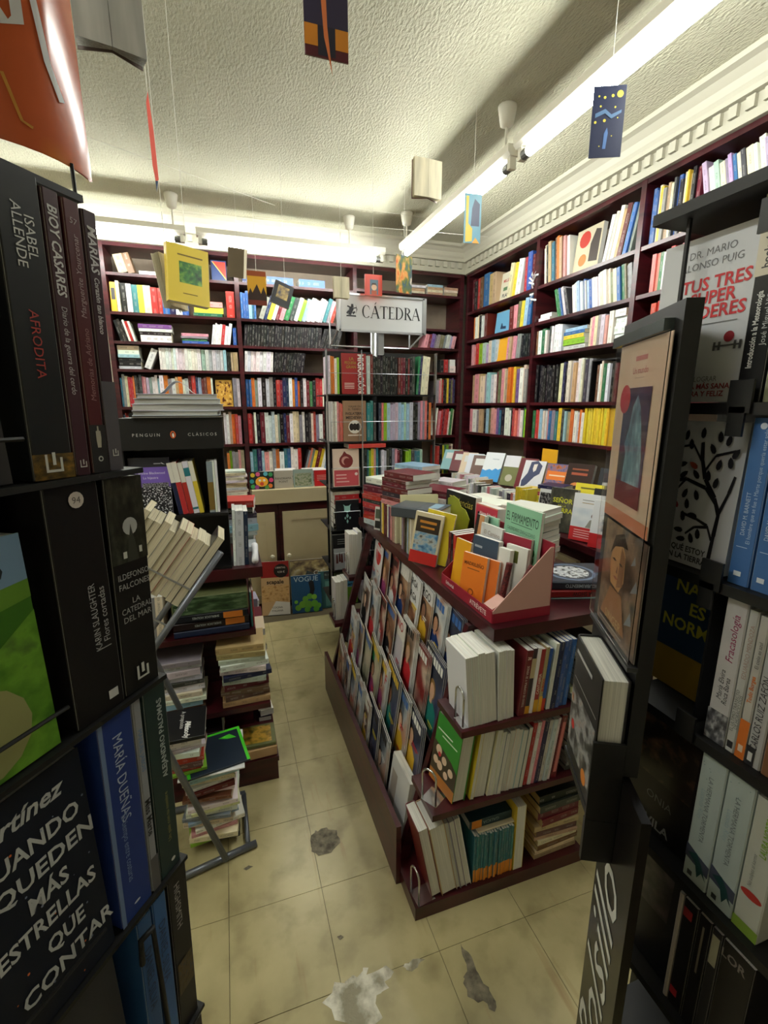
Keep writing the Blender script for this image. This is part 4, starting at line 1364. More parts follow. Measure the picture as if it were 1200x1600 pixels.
b.poly('front', [(0.3, 0.95), (0.6, 1.0), (0.85, 0.85), (0.8, 0.6), (0.6, 0.5), (0.35, 0.25), (0.1, 0.1), (0.05, 0.35), (0.25, 0.6)], (52, 60, 96)); b.poly('front', [(0.45, 0.88), (0.62, 0.9), (0.6, 0.7), (0.5, 0.64), (0.44, 0.74)], (236, 228, 220)); b.rect('front', 0, 0, 1, 0.16, (70, 84, 130))
b = rc('purple landscape book with an orange title band on the right counter', 862, 742, 1.93, 0.15, 0.22, 0.034, (110, 104, 150), 18, 244)
b.rect('front', 0.03, 0.03, 0.97, 0.97, art('purple_town', [(60, 60, 110), (130, 120, 160), (196, 110, 60), (90, 50, 50)], 5, 4)); b.rect('front', 0.05, 0.52, 0.95, 0.78, (240, 130, 50)); b.rect('front', 0.15, 0.63, 0.85, 0.67, (250, 220, 190))
b = rc('dark brown book with a glowing orange disc on the right counter', 893, 757, 1.9, 0.16, 0.25, 0.03, (52, 32, 28), 20, 246)
b.disc('front', 0.45, 0.38, 0.26, (226, 140, 70)); b.disc('front', 0.45, 0.38, 0.14, (60, 40, 36)); b.rect('front', 0.2, 0.72, 0.8, 0.78, (170, 80, 50)); b.rect('front', 0.2, 0.84, 0.8, 0.88, (150, 80, 50))
b = rc('charcoal book with pale capitals behind the yellow tree cover', 943, 757, 1.95, 0.14, 0.24, 0.03, (50, 52, 58), 14, 250)
b.rect('front', 0.2, 0.6, 0.7, 0.67, (210, 210, 210))
b = rc('black and white photo book tucked behind the right counter rear row', 958, 762, 1.92, 0.14, 0.22, 0.03, (40, 40, 44), 14, 250)
b = rc('yellow book with a black tree blot and orange band on right counter', 908, 772, 1.808, 0.155, 0.245, 0.026, (240, 224, 60), 14, 246, z=0.9405)
for (x, y, r) in ((0.5, 0.52, 0.2), (0.4, 0.6, 0.16), (0.6, 0.62, 0.15), (0.55, 0.42, 0.18), (0.42, 0.46, 0.14)): b.disc('front', x, y, r, (22, 22, 20))
b.rect('front', 0, 0, 1, 0.34, (232, 92, 60)); b.text('front', 'PREMIO', 0.5, 0.24, 0.012, (250, 220, 200), fit=0.08); b.rect('front', 0.25, 0.12, 0.75, 0.16, (250, 210, 190)); b.rect('front', 0.2, 0.88, 0.8, 0.91, (120, 110, 30))
b = rc('black book with a pale lower photo on the right counter', 938, 790, 1.79, 0.155, 0.24, 0.026, (26, 26, 28), 14, 246, z=0.9405)
b.rect('front', 0.08, 0.05, 0.92, 0.48, (190, 192, 194)); b.disc('front', 0.4, 0.3, 0.13, (60, 60, 62)); b.disc('front', 0.68, 0.22, 0.12, (50, 50, 52)); b.rect('front', 0.4, 0.78, 0.92, 0.83, (220, 220, 220)); b.rect('front', 0.4, 0.7, 0.92, 0.75, (220, 220, 220))
# front row
b = rc('black and white patterned book left of the dark war novel', 848, 815, 1.665, 0.10, 0.20, 0.03, (224, 224, 224), 10, 246)
b.rect('front', 0.06, 0.3, 0.94, 0.9, art('bw_people', [(20, 20, 22), (120, 120, 120), (230, 230, 230)], 8, 3, True))
b = rc('dark grey war novel with yellow-green title on the right counter', 872, 833, 1.645, 0.145, 0.232, 0.03, (62, 62, 54), 8, 246)
b.rect('front', 0.02, 0.02, 0.98, 0.98, art('war', [(36, 36, 32), (70, 70, 60), (112, 110, 92)], 3, 5)); b.text('front', 'SEÑOR', 0.5, 0.72, 0.024, (206, 206, 50), fit=0.11, bold=True); b.text('front', 'DE LA', 0.5, 0.6, 0.012, (206, 206, 50), fit=0.06); b.text('front', 'GUERRA', 0.5, 0.5, 0.024, (206, 206, 50), fit=0.12, bold=True)
b = rc('white novel with a seated boy photo and red lower band', 910, 848, 1.635, 0.15, 0.235, 0.034, (232, 234, 238), 8, 246)
b.rect('front', 0.03, 0.3, 0.97, 0.7, art('sky_room', [(206, 216, 226), (230, 234, 238)], 2, 1)); b.poly('front', [(0.5, 0.3), (0.95, 0.3), (0.86, 0.44), (0.74, 0.5), (0.62, 0.46)], (150, 150, 140)); b.disc('front', 0.74, 0.55, 0.09, (92, 60, 44)); b.rect('front', 0, 0, 1, 0.29, (196, 40, 44))
for k in range(4): b.rect('front', 0.15, 0.22 - 0.05 * k, 0.85, 0.235 - 0.05 * k, (244, 200, 196))
b.rect('front', 0.3, 0.86, 0.8, 0.875, (150, 150, 150)); b.rect('front', 0.3, 0.8, 0.8, 0.815, (170, 150, 110))
b = rc('white book with a street photo over a red base, near poster stand', 942, 862, 1.63, 0.15, 0.225, 0.034, (226, 230, 234), 8, 246)
b.rect('front', 0, 0, 1, 0.3, (190, 30, 36)); b.rect('front', 0.35, 0.36, 0.95, 0.62, art('street', [(50, 54, 60), (140, 150, 156), (210, 214, 216)], 5, 4))
b = rc('red and yellow book at the counter edge beside the poster stand', 962, 872, 1.62, 0.1, 0.22, 0.03, (190, 36, 40), 4, 246)
b.rect('front', 0.3, 0.4, 0.9, 0.9, (232, 220, 60))
# pale leaning crowd near the corner, each behind the next
G = 'tilted books crowding the corner end of the right counter'
cr = [('e', 704, 1.95), ('m', 712, 1.92), ('s', 698, 1.90), ('c', 727, 1.93), ('w', 736, 1.93), ('i', 744, 1.9), ('w', 752, 1.95)]
for i, (ch, u, X) in enumerate(cr):
    nb = 'first' if i == 0 else ORDN[i]
    b = rc('tilted %s book, %s of the crowd by the corner counter end' % (cn(ch), nb), u, 728, X, 0.14, 0.2, 0.022, pc(ch), 32, 232, z=0.9405 if X < 1.886 else None)
    if ch in 'ismc': b.rect('front', 0.2, 0.55, 0.8, 0.85, (230, 230, 226))
# low boxes of paperbacks in front of the crowd: fore-edges and spines up
G = 'paperbacks in low rows on the right counter'
dY = Vector((0.12, -1, 0))
upright((1.67, 3.05, 0.9405), dY, nrm(262), 'wwhaadkwhwpwh', [0.022, 0.026, 0.018], 0.11, 0.1, 'the low pale row at the counter edge', G, 0, hj=0.12)
upright((1.70, 2.70, 0.9405), dY, nrm(262), 'wahwdqwaah', [0.02, 0.03, 0.024], 0.115, 0.1, 'the low grey row behind the light calendar', G, 0, hj=0.12)
upright((1.735, 3.45, 0.9405), dY, nrm(262), 'wchwwpcwwahwwce', [0.022, 0.03], 0.12, 0.12, 'the second low row on the right counter', G, 0, hj=0.15)
# yellow piles
G = 'yellow paperbacks on the right counter'
zt, _ = pile((1.795, 2.24, 0.9405), nrm(246), 'yyyy', [0.036], 0.12, 0.15, 'the yellow pile beside the dark war novel', G)
pile((1.81, 2.235, zt), nrm(246), 'ryn', [0.02, 0.018, 0.022], 0.13, 0.16, 'the upper mixed pile on the yellow books', G)
upright((1.655, 2.425, 0.9405), dY, nrm(262), 'yyyyyy', [0.018], 0.175, 0.09, 'the yellow row at the counter edge', G)
pile((1.80, 2.43, 0.9405), nrm(246), 'yywyyyyy', [0.02, 0.018], 0.13, 0.16, 'the yellow pile behind the yellow row', G)
b = rc('amber card standing behind the rear row against bookcase', 852, 690, 2.08, 0.15, 0.29, 0.004, (236, 176, 40), 3, 266)
b.o['category'] = 'card'; b.o.name = 'display_card'

# ================================================================== island table with magazine rack
IX0, IX1, IY0, IY1, IT = 0.715, 1.33, 1.107, 2.62, 0.95
TA, TB = 0.655, 0.385                              # end tray heights
isl = empty('island_table', 'maroon island table with magazine rack side and stepped end trays', 'table', (0.95, 1.8, 0))
o = Matrix.Translation((-0.95, -1.8, 0))
MB().box((IX0, IY0, IT - 0.04), (IX1, IY1, IT), o).build('table_top', WOOD_H, isl)
MB().box((0.80, 1.24, 0.05), (1.12, 2.42, IT - 0.0405), o).build('core', WOOD, isl)
MB().box((0.462, 1.07, 0.0), (1.11, 2.40, 0.049), o).build('plinth', WOOD_H, isl)
for nm, x0, z in (('end_tray', 0.60, TA), ('end_tray', 0.512, TB)):
    MB().box((x0, 1.07, z - 0.022), (1.11, 1.2395, z), o).build(nm, WOOD_H, isl)
    MB().box((x0, 2.4205, z - 0.022), (1.11, 2.58, z), o).build('far_tray', WOOD_H, isl)
MB().box((0.444, 1.2, 0.0), (0.4615, 2.40, 0.235), o).build('front_board', WOOD, isl)
TIERS = [(0.474, 0.052), (0.549, 0.235), (0.624, 0.42), (0.694, 0.60)]
for (x, z) in TIERS[1:]:
    MB().box((x - 0.004, 1.26, z - 0.012), (0.7995, 2.40, z), o).build('rack_shelf', WOOD_H, isl)
m = MB()
for y in (1.245, 2.405):
    for a, c in (((0.47, 0.05), (0.52, 0.05)),):
        q = [(0.465, 0.05), (0.50, 0.05), (0.74, IT - 0.045), (0.70, IT - 0.045)]
        Q = Matrix(((1, 0, 0, 0), (0, 0, 1, 0), (0, 1, 0, 0), (0, 0, 0, 1)))
        MB().prism(q, y - 0.012, y + 0.012, o @ Q).build('end_bracket', WOOD, isl)

# ------------------------------------------------------------------ magazines in the rack
nMag = Vector((-1, 0, 0))
MG = 'magazines in the island rack'
PALS = [[(30, 34, 44), (90, 100, 116), (180, 186, 190), (206, 150, 110)], [(50, 30, 30), (140, 50, 46), (210, 190, 170), (90, 70, 60)], [(40, 56, 84), (110, 140, 170), (214, 214, 210), (170, 110, 80)],
        [(26, 30, 26), (70, 84, 60), (150, 150, 120), (206, 196, 170)], [(60, 40, 34), (150, 100, 70), (206, 176, 140), (236, 226, 210)], [(20, 22, 30), (50, 60, 90), (120, 110, 130), (196, 190, 190)],
        [(200, 196, 190), (230, 228, 224), (150, 120, 100), (80, 60, 56)]]
MARTS = [art_material('print_magazine', p, 1.3, i * 2.3, 1.5) for i, p in enumerate(PALS)]
TITLES = {(3, 0): [('HOLA', (206, 40, 40))], }
def magz(tier, y, label, col, artk, title=None, tcol=(240, 240, 240), h=0.28, w_=0.205, lay=0.0, t=0.006, tilt=13, curl=-0.012, ty=0.88, tsz=0.034, yaw=0, n=1, roll=0, extra=None):
    x, z = TIERS[tier]
    n = min(n, 3); stp = 0.0076 / max(n, 2); t = stp - 0.0009
    x += 0.008
    hv = min(h * random.uniform(0.97, 1.1), 0.285 if tier == 3 else 1.0); rl = random.uniform(-3, 3) if y > 1.46 else 0.0
    for k in range(n):
        p = Vector((x + k * stp, y - k * 0.008, z + 0.0006))
        lb = label if k == 0 else '%s back copy of the %s' % (['', 'first', 'second', 'third'][k], ' '.join(label.split()[:11]).rstrip(','))
        b = mag('magazine', lb, p, rz(nMag, -6.5), w_, hv * (1 + 0.012 * k), t, col, min(tilt, 9), rl, 0.010, MG)
        if k == 0 or True:
            if artk is not None: b.rect('front', 0.0, 0.0, 1.0, 0.8 if title else 1.0, MARTS[artk], name='cover_picture')
            if k == 0: compose(b, title is not None, artk)
            if title: b.text('front', title, 0.5, ty, tsz, tcol, fit=w_ * 0.92, bold=True)
            if extra and k == 0: extra(b)
    return b

def compose(b, titled, artk):
    """printed figure, headline blocks and caption bars of a magazine cover"""
    R_ = random.uniform
    sk = random.choice([(214, 170, 140), (190, 140, 110), (226, 188, 160), (150, 104, 80)])
    hair = random.choice([(40, 28, 22), (90, 60, 36), (24, 22, 24), (150, 112, 60)])
    top_ = random.choice([(206, 44, 50), (236, 236, 232), (30, 60, 120), (24, 24, 28), (40, 130, 120), (226, 180, 50), (150, 60, 110), (210, 206, 200)])
    it = []
    ell = lambda x, y, rx, ry, n=12: [(x + rx * math.cos(6.2832 * i / n), y + ry * math.sin(6.2832 * i / n)) for i in range(n)]
    if artk is not None and R_(0, 1) < 0.8:
        x, y = R_(0.42, 0.62), R_(0.52, 0.62)
        it += [([(x - 0.34, 0.02), (x + 0.34, 0.02), (x + 0.3, y - 0.2), (x + 0.12, y - 0.12), (x - 0.12, y - 0.12), (x - 0.3, y - 0.2)], top_),
               (ell(x, y + 0.02, 0.17, 0.13), hair), ([(x - 0.06, y - 0.16), (x + 0.06, y - 0.16), (x + 0.06, y - 0.05), (x - 0.06, y - 0.05)], sk), (ell(x, y, 0.12, 0.1), sk)]
    if not titled:
        c = random.choice([(206, 40, 46), (240, 240, 236), (24, 24, 26), (236, 196, 50), (60, 110, 180)])
        xx = 0.07
        while xx < 0.86:
            w_ = R_(0.07, 0.13); it.append(([(xx, 0.84), (xx + w_, 0.84), (xx + w_, 0.95), (xx, 0.95)], c)); xx += w_ + 0.03
    for k in range(random.randint(2, 5)):
        x0 = random.choice([0.05, 0.05, 0.6]); yy = R_(0.08, 0.75); l_ = R_(0.2, 0.36)
        c = random.choice([(240, 240, 236), (236, 210, 60), (30, 30, 34), (206, 50, 50)])
        it.append(([(x0, yy), (x0 + l_, yy), (x0 + l_, yy + 0.022), (x0, yy + 0.022)], c)); it.append(([(x0, yy - 0.035), (x0 + l_ * 0.8, yy - 0.035), (x0 + l_ * 0.8, yy - 0.018), (x0, yy - 0.018)], c))
    b.shapes('front', it, e0=0.0007)

# top tier, far end to near end
magz(3, 2.290, 'white magazine with a red ring mark, far end of top tier', (232, 230, 228), None, None, extra=lambda b: (b.disc('front', 0.55, 0.8, 0.3, (206, 50, 40)), b.disc('front', 0.55, 0.8, 0.18, (232, 230, 228)), b.rect('front', 0.05, 0.1, 0.95, 0.5, MARTS[2])))
magz(3, 2.166, 'brown patterned magazine beside the red ring one, top tier', (150, 110, 80), 4, lay=0.014)
magz(3, 2.041, 'navy and red magazine, top tier between patterned and fat white issues', (60, 44, 60), 1, lay=0.002)
magz(3, 1.917, 'fat white magazine with five-letter heading and brown photo, top tier', (226, 222, 216), 4, 'CLARA', (244, 240, 232), lay=0.018, n=4, t=0.007)
magz(3, 1.793, 'white magazine with its black heading printed twice, top tier', (232, 232, 232), None, 'SARGA', (26, 26, 28), lay=0.0, n=2, tsz=0.03, extra=lambda b: (b.text('front', 'SARGA', 0.5, 0.68, 0.03, (26, 26, 28), fit=0.18, bold=True), b.rect('front', 0.1, 0.08, 0.9, 0.55, MARTS[4])))
magz(3, 1.669, 'white magazine with black heading and orange face, top tier', (226, 226, 226), 4, 'SARGO', (30, 30, 30), lay=0.012, n=2)
magz(3, 1.544, 'grey blue magazine lying half open, top tier', (150, 166, 186), 2, lay=0.002, n=3, curl=-0.025)
magz(3, 1.420, 'pile of grey-spined magazines at near end of top tier', (176, 176, 172), 5, lay=0.016, n=4, t=0.008)
# third tier
magz(2, 2.270, 'white-edged pale magazine, far end of second tier from top', (206, 206, 204), 6)
magz(2, 2.147, 'lilac grey magazine, upper middle tier', (170, 176, 190), 2, lay=0.012, n=3)
magz(2, 2.024, 'grey-blue magazine with reddish photo, upper middle tier', (126, 130, 150), 1, lay=0.0)
magz(2, 1.901, 'yellow-tabbed magazine with orange bust, upper middle tier', (110, 110, 120), 4, lay=0.012)
magz(2, 1.779, 'white magazine with thin red heading, upper middle tier', (230, 226, 218), None, 'MINO', (176, 40, 50), lay=0.0, tsz=0.04, extra=lambda b: b.rect('front', 0.08, 0.04, 0.92, 0.7, (206, 200, 206)))
magz(2, 1.656, 'open-paged white magazine spilling pages, upper middle tier', (224, 222, 220), 6, lay=0.014, n=3, curl=-0.03)
magz(2, 1.533, 'maroon and white magazine fanned open, upper middle tier near end', (110, 60, 70), 1, lay=0.002, n=3, curl=-0.02)
magz(2, 1.410, 'grey-edged magazine pile, upper middle tier near end bracket', (140, 134, 130), 5, lay=0.016, n=3)
# second tier
magz(1, 2.270, 'steel blue thick magazine, far end of lower middle tier', (80, 100, 130), 2, n=3, t=0.008)
magz(1, 2.147, 'white curled magazine, lower middle tier', (220, 220, 218), 6, lay=0.03, curl=-0.03)
magz(1, 2.024, 'grey brown magazine, lower middle tier behind white curl', (130, 120, 110), 3, lay=0.0)
magz(1, 1.901, 'dark magazine with a green leaf badge and amber pages, lower middle tier', (70, 56, 44), 3, lay=0.014, n=2, extra=lambda b: b.disc('front', 0.4, 0.72, 0.14, (40, 150, 90)))
magz(1, 1.779, 'white magazine with green word on a black disc, lower middle tier', (226, 226, 228), 2, None, lay=0.0, n=2, extra=lambda b: (b.disc('front', 0.35, 0.8, 0.27, (24, 34, 28)), b.text('front', 'Life', 0.35, 0.8, 0.034, (70, 200, 90), fit=0.09, bold=True), b.text('front', 'F', 0.84, 0.78, 0.05, (206, 50, 50), bold=True)))
magz(1, 1.656, 'magazine with curled pages and dark photo, lower middle tier', (150, 150, 156), 5, lay=0.014, n=2, curl=-0.025)
magz(1, 1.533, 'black-topped magazine with people photo, lower middle tier near end', (60, 56, 60), 0, lay=0.002, n=2)
magz(1, 1.410, 'dark magazine pile at the near end of lower middle tier', (54, 54, 60), 5, lay=0.016, n=3)
# bottom trough
magz(0, 2.270, 'red-spined white magazine stack, far end of bottom trough', (214, 210, 208), 1, n=4, t=0.007, tilt=9)
magz(0, 2.152, 'grey magazine, bottom trough beside the red-spined stack', (140, 146, 150), 6, lay=0.012, n=2, tilt=9)
magz(0, 2.033, 'black magazine with pale photo, bottom trough', (44, 46, 46), 0, lay=0.0, n=2, tilt=9)
magz(0, 1.915, 'lilac-edged magazine, bottom trough', (160, 160, 176), 2, lay=0.012, n=3, tilt=9)
magz(0, 1.797, 'pale magazine with folded corner, bottom trough', (196, 196, 200), 6, lay=0.0, n=2, tilt=9)
magz(0, 1.678, 'dark slate magazine, bottom trough', (46, 52, 60), 5, lay=0.014, n=2, tilt=9)
magz(0, 1.560, 'grey and black magazine, bottom trough behind white book', (120, 124, 130), 0, lay=0.0, n=2, tilt=9)
b = face('paperback_book', 'thick white paperback at the near end of the bottom trough', (TIERS[0][0] + 0.006, 1.35, TIERS[0][1] + 0.001), nMag, 0.17, 0.27, 0.03, (214, 214, 214), 8)
b.rect('front', 0.1, 0.1, 0.4, 0.8, (170, 160, 150))
# ------------------------------------------------------------------ end trays
nE = Vector((0, -1, 0)); yE = 1.078
G = 'books in the upper end tray'
p, _ = upright((0.629, yE, TA), DX, nE, 'wwwh', [0.018, 0.024, 0.02, 0.03], 0.24, 0.14, 'the upper end tray of the island', G, -5, fore=True, pages='w', hj=0.03)
p, _ = upright((p.x + 0.002, yE, TA), DX, nE, 'wwww', [0.013], 0.235, 0.15, 'the thin white set of the upper end tray', G, -3, fore=True, hj=0.02)
p, bs = upright((p.x + 0.012, yE, TA), DX, nE, 'mdwreb', [0.023, 0.018, 0.012, 0.015, 0.012, 0.013], 0.22, 0.15, 'the guidebook run of the upper end tray', G, 5, marks=False, hj=0.03)
bs[0].text('spine', 'TODO SE COMPRA Y SE VENDE', 0.5, 0.45, 0.008, (226, 210, 200), rot=90, fit=0.14); bs[0].text('spine', '20', 0.5, 0.88, 0.009, (236, 220, 210), bold=True)
bs[1].rect('spine', 0.0, 0.55, 1.0, 0.85, (200, 186, 150)); bs[1].rect('spine', 0.0, 0.0, 1.0, 0.12, (220, 160, 40))
bs[3].text('spine', 'CANTABRIA', 0.5, 0.45, 0.009, (240, 220, 200), rot=90, fit=0.1, bold=True); bs[3].rect('spine', 0, 0, 1, 0.2, (226, 170, 40))
bs[4].text('spine', 'BURGOS', 0.5, 0.42, 0.008, (190, 40, 40), rot=90, fit=0.08, bold=True); bs[4].rect('spine', 0, 0, 1, 0.24, (236, 180, 50))
bs[5].rect('spine', 0, 0.0, 1, 0.2, (206, 60, 40))
p, _ = upright((p.x + 0.006, yE, TA), DX, nE, 'w', [0.012], 0.23, 0.15, 'the upper end tray, left of the blue set', G, 5, fore=True)
p, _ = upright((p.x + 0.002, yE, TA), DX, nE, 'nbbb', [0.016], 0.232, 0.15, 'the royal blue set of the upper end tray', G, 5, hj=0.01)
def flatpile(x0, x1, y, z, n_, ctx, g, cols_, ts, d=0.13):
    return pile(((x0 + x1) / 2, y, z), nE, cols_, ts, d, x1 - x0, ctx, g, jit=2, pages='g', marks=False)
flatpile(1.012, 1.108, yE + 0.075, TA, nE, 'the flat pile right of the blue set', 'flat magazines in the island end trays', 'dwcyaidadawak', [0.016, 0.012, 0.018])
G = 'books in the middle end tray'
b = face('hardcover_book', 'fat green cookbook-style hardback with playing cards on cover, middle tray', (0.575, yE + 0.074, TB + 0.001), nrm(262), 0.135, 0.235, 0.048, (58, 140, 52), 8, 0, hard=True)
b.rect('front', 0, 0, 1, 0.16, (190, 120, 50)); b.poly('front', [(0, 0.16), (1, 0.16), (1, 0.42), (0.75, 0.5), (0.4, 0.55), (0.0, 0.6)], (70, 60, 44))
for (x, y, r) in ((0.25, 0.5, 0.12), (0.5, 0.42, 0.1), (0.78, 0.35, 0.1), (0.36, 0.3, 0.11), (0.62, 0.25, 0.09), (0.18, 0.33, 0.1)): b.disc('front', x, y, r, (226, 196, 170))
b.disc('front', 0.3, 0.45, 0.06, (200, 60, 60)); b.rect('front', 0.1, 0.78, 0.7, 0.80, (226, 236, 220)); b.rect('front', 0.3, 0.72, 0.9, 0.74, (206, 226, 200))
p, _ = upright((0.648, yE + 0.005, TB), DX, nE, 'yh', [0.012, 0.042], 0.232, 0.14, 'the middle end tray by the green hardback', G, 7, fore=True, hj=0.01)
p, _ = upright((p.x + 0.004, yE, TB), DX, nE, 'cwawchsd', [0.018, 0.013, 0.016], 0.23, 0.14, 'the pale run of the middle end tray', G, 7, fore=True, hj=0.08)
p, bs = upright((p.x + 0.002, yE, TB), DX, nE, 'rwpnhhw', [0.016, 0.015, 0.012, 0.016], 0.23, 0.14, 'the mixed run of middle end tray', G, 7, hj=0.03)
p, bs = upright((p.x + 0.002, yE, TB), DX, nE, 'm', [0.02], 0.23, 0.14, 'the middle end tray beside the flat pile', G, 7)
bs[0].rect('spine', 0.2, 0.1, 0.8, 0.9, (206, 120, 120))
flatpile(1.022, 1.108, yE + 0.075, TB, nE, 'the middle end tray flat pile', 'flat magazines in the island end trays', 'dahdanhaoahda', [0.016, 0.014, 0.02])
G = 'books in the lowest end tray'
zp = 0.0495
p, _ = upright((0.525, yE, zp), DX, nE, 'mehaw', [0.032, 0.05, 0.014, 0.022, 0.02], 0.285, 0.118, 'the tall run of the lowest end tray', G, -11, fore=True, pages='w', hard=True, hj=0.03)
p, bs = upright((p.x + 0.004, yE + 0.004, zp), DX, nE, 't16', [0.0088], 0.185, 0.13, 'the teal and amber travel set', G, 0, hj=0.02, marks=True, jit=6)
for q in bs: q.rect('spine', 0.0, 0.0, 1.0, 0.27, (226, 140, 40), name='amber_band')
p, _ = upright((p.x + 0.004, yE, zp), DX, nE, 'y', [0.034], 0.27, 0.15, 'the lowest tray at the end of the teal set', G, 0, fore=True)
lie((0.765, yE + 0.075, zp + 0.1868), nE, 0.006, 0.12, 0.15, (226, 214, 186), 'cream booklet lying on the teal and amber travel set')
b = lie((0.745, yE + 0.09, zp + 0.1932), nE, 0.03, 0.12, 0.16, (40, 66, 76), 'dark teal guidebook lying over the travel set')
b.text('spine', 'GALICIA', 0.5, 0.5, 0.012, (150, 170, 170), rot=90, fit=0.06); b.rect('spine', 0, 0.72, 1, 0.95, (226, 140, 40))
zt, _ = pile((1.005, yE + 0.078, zp), nE, 'eciceie', [0.022, 0.016, 0.02], 0.138, 0.175, 'the worn brown pile on the plinth', 'worn books piled on the plinth', pages='o', jit=5)
pile((1.005, yE + 0.078, zt), nE, 'mmdk', [0.026, 0.03], 0.138, 0.17, 'the dark red pile on top of the worn books', 'worn books piled on the plinth', pages='o', jit=5)
# chrome bookend loops
def bookend(label, x, y, z, w_=0.05, h=0.12, az=180, wire=CHROME):
    e = empty('bookend', label, 'bookend', (x, y, z), 'chrome bookends', math.radians(180 - az))
    pts = [Vector((-w_ / 2, 0, 0.004))] + [Vector((-w_ / 2 * math.cos(a), 0, h - w_ / 2 + w_ / 2 * math.sin(a))) for a in [math.pi * k / 10 for k in range(11)]] + [Vector((w_ / 2, 0, 0.004))]
    MB().tube(pts, 0.0035, 8).build('loop', wire, e, smooth=True)
    MB().box((-w_ / 2 - 0.004, -0.003, 0.00005), (w_ / 2 + 0.004, 0.06, 0.00038)).build('foot', wire, e)
bookend('chrome wire bookend holding the white books, upper end tray', 0.6125, 1.112, TA, az=270)
bookend('chrome wire bookend beside the green hardback, middle end tray', 0.522, 1.12, TB, az=238)
bookend('chrome wire bookend at the lowest tray by tall books', 0.472, 1.10, zp, az=262)
# far trays
upright((0.615, 2.4215 + 0.04, TA), DX, nE, 'www', [0.026], 0.25, 0.11, 'the far upper tray behind the magazines', 'books in the far trays', 0, fore=True)
upright((0.53, 2.4215 + 0.04, TB), DX, nE, 'wwh', [0.034, 0.02, 0.02], 0.235, 0.11, 'the far middle tray behind the magazines', 'books in the far trays', 0, fore=True)
bookend('chrome wire bookend in the far upper tray', 0.6112, 2.50, TA, az=270); bookend('chrome wire bookend in the far middle tray', 0.5262, 2.50, TB, az=270)

# ------------------------------------------------------------------ on the island top
zi = IT + 0.0005
nI = nrm(262)                                       # spines towards the left aisle
def top(u, v): return at(u, v, Z=zi)
G = 'red spined pile at the island edge'
q = Vector((0.80, 2.40, zi))
zt, _ = pile((0.815, 2.42, zi), nrm(250), 'hrrmrdrrm', [0.032, 0.022, 0.024, 0.018], 0.16, 0.2, 'the tall red pile at the island far edge', G, jit=5)
pile((0.83, 2.43, zt), nrm(250), 'kw', [0.008, 0.03], 0.15, 0.2, 'the short pile crowning the tall red pile', G)
b = face('paperback_book', 'small white leaflet with dark photos propped against the red pile', (0.735, 2.30, zi), nrm(236), 0.06, 0.125, 0.006, (226, 226, 220), 6)
b.rect('front', 0.1, 0.08, 0.9, 0.4, (40, 40, 36)); b.rect('front', 0.1, 0.5, 0.9, 0.9, (90, 100, 80))
G = 'standing books under the second red pile'
DYN = Vector((0, -1, 0))
p, _ = upright((0.735, 2.275, zi), DYN, nrm(266), 'kcyimmwvmpiec', [0.02, 0.015, 0.018], 0.165, 0.12, 'the edge row under the second red pile', G, 0, hj=0.03)
zt, _ = pile((0.83, 2.15, IT + 0.1680), nrm(250), 'pmdmmm', [0.022, 0.018, 0.024, 0.03], 0.16, 0.20, 'the second red pile on the standing row', 'red pile on the standing row', jit=4)
b = pile((0.85, 2.14, zt), nrm(246), 'm', [0.03], 0.17, 0.22, 'the second red pile, its crown', 'red pile on the standing row')
# piles behind
G = 'white piles in the island middle'
pile((1.02, 2.47, zi), nrm(246), 'wwcwhwwwwws', [0.03, 0.026, 0.034], 0.16, 0.22, 'the white pile with pale blue top', G)
pile((1.055, 2.215, zi), nrm(246), 'wwwwwwm', [0.034, 0.03], 0.17, 0.22, 'the white pile with a dark red top', G)
pile((1.145, 1.885, zi), nrm(246), 'wwcwwhw', [0.032, 0.03], 0.16, 0.22, 'the white pile behind the trends display', G)
pile((1.26, 2.11, zi), nrm(258), 'wwhwwpw', [0.028, 0.026], 0.12, 0.15, 'the white pile near the right counter side', G)
pile((1.24, 2.50, zi), nrm(246), 'whwwcww', [0.032, 0.03], 0.15, 0.18, 'the white pile at the island far right', G)
# tall cream book and row ending in the grey hardback
b = face('hardcover_book', 'tall cream hardback standing across the island edge row', (0.84, 1.985, zi), rz(nE, -12), 0.18, 0.24, 0.02, (224, 218, 176), 3, hard=True)
G = 'standing books under the grey hardback'
p, _ = upright((0.735, 1.955, zi), DYN, nrm(266), 'amikfsew', [0.016, 0.012], 0.17, 0.12, 'the edge row under the grey hardback', G, 0, hj=0.03)
b = lie((0.80, 1.87, zi + 0.1728), nrm(226), 0.045, 0.155, 0.225, (74, 80, 88), 'dark grey hardback lying over the standing row', True)
b.rect('front', 0.1, 0.5, 0.95, 0.97, art('paper_scraps', [(74, 80, 88), (74, 80, 88), (226, 228, 230)], 3, 4, True)); b.rect('front', 0.3, 0.1, 0.9, 0.3, (130, 160, 180))
b = face('paperback_book', 'city guidebook with skyline photo and red foot leaning at island edge', (0.732, 1.70, zi), nrm(222), 0.12, 0.215, 0.02, (226, 214, 180), 5, 7)
b.rect('front', 0, 0, 1, 0.24, (206, 40, 36)); b.rect('front', 0.08, 0.24, 0.92, 0.62, art('skyline', [(60, 110, 160), (120, 170, 206), (190, 200, 200), (90, 80, 70)], 4, 4)); b.rect('front', 0.08, 0.62, 0.92, 0.92, (60, 46, 30)); b.rect('front', 0.2, 0.8, 0.8, 0.85, (210, 140, 50)); b.rect('front', 0.25, 0.7, 0.75, 0.74, (210, 140, 50))
b = face('paperback_book', 'yellow guidebook leaning behind the skyline one', (0.775, 1.695, zi), nrm(222), 0.12, 0.22, 0.018, (230, 206, 50), 5, 9)
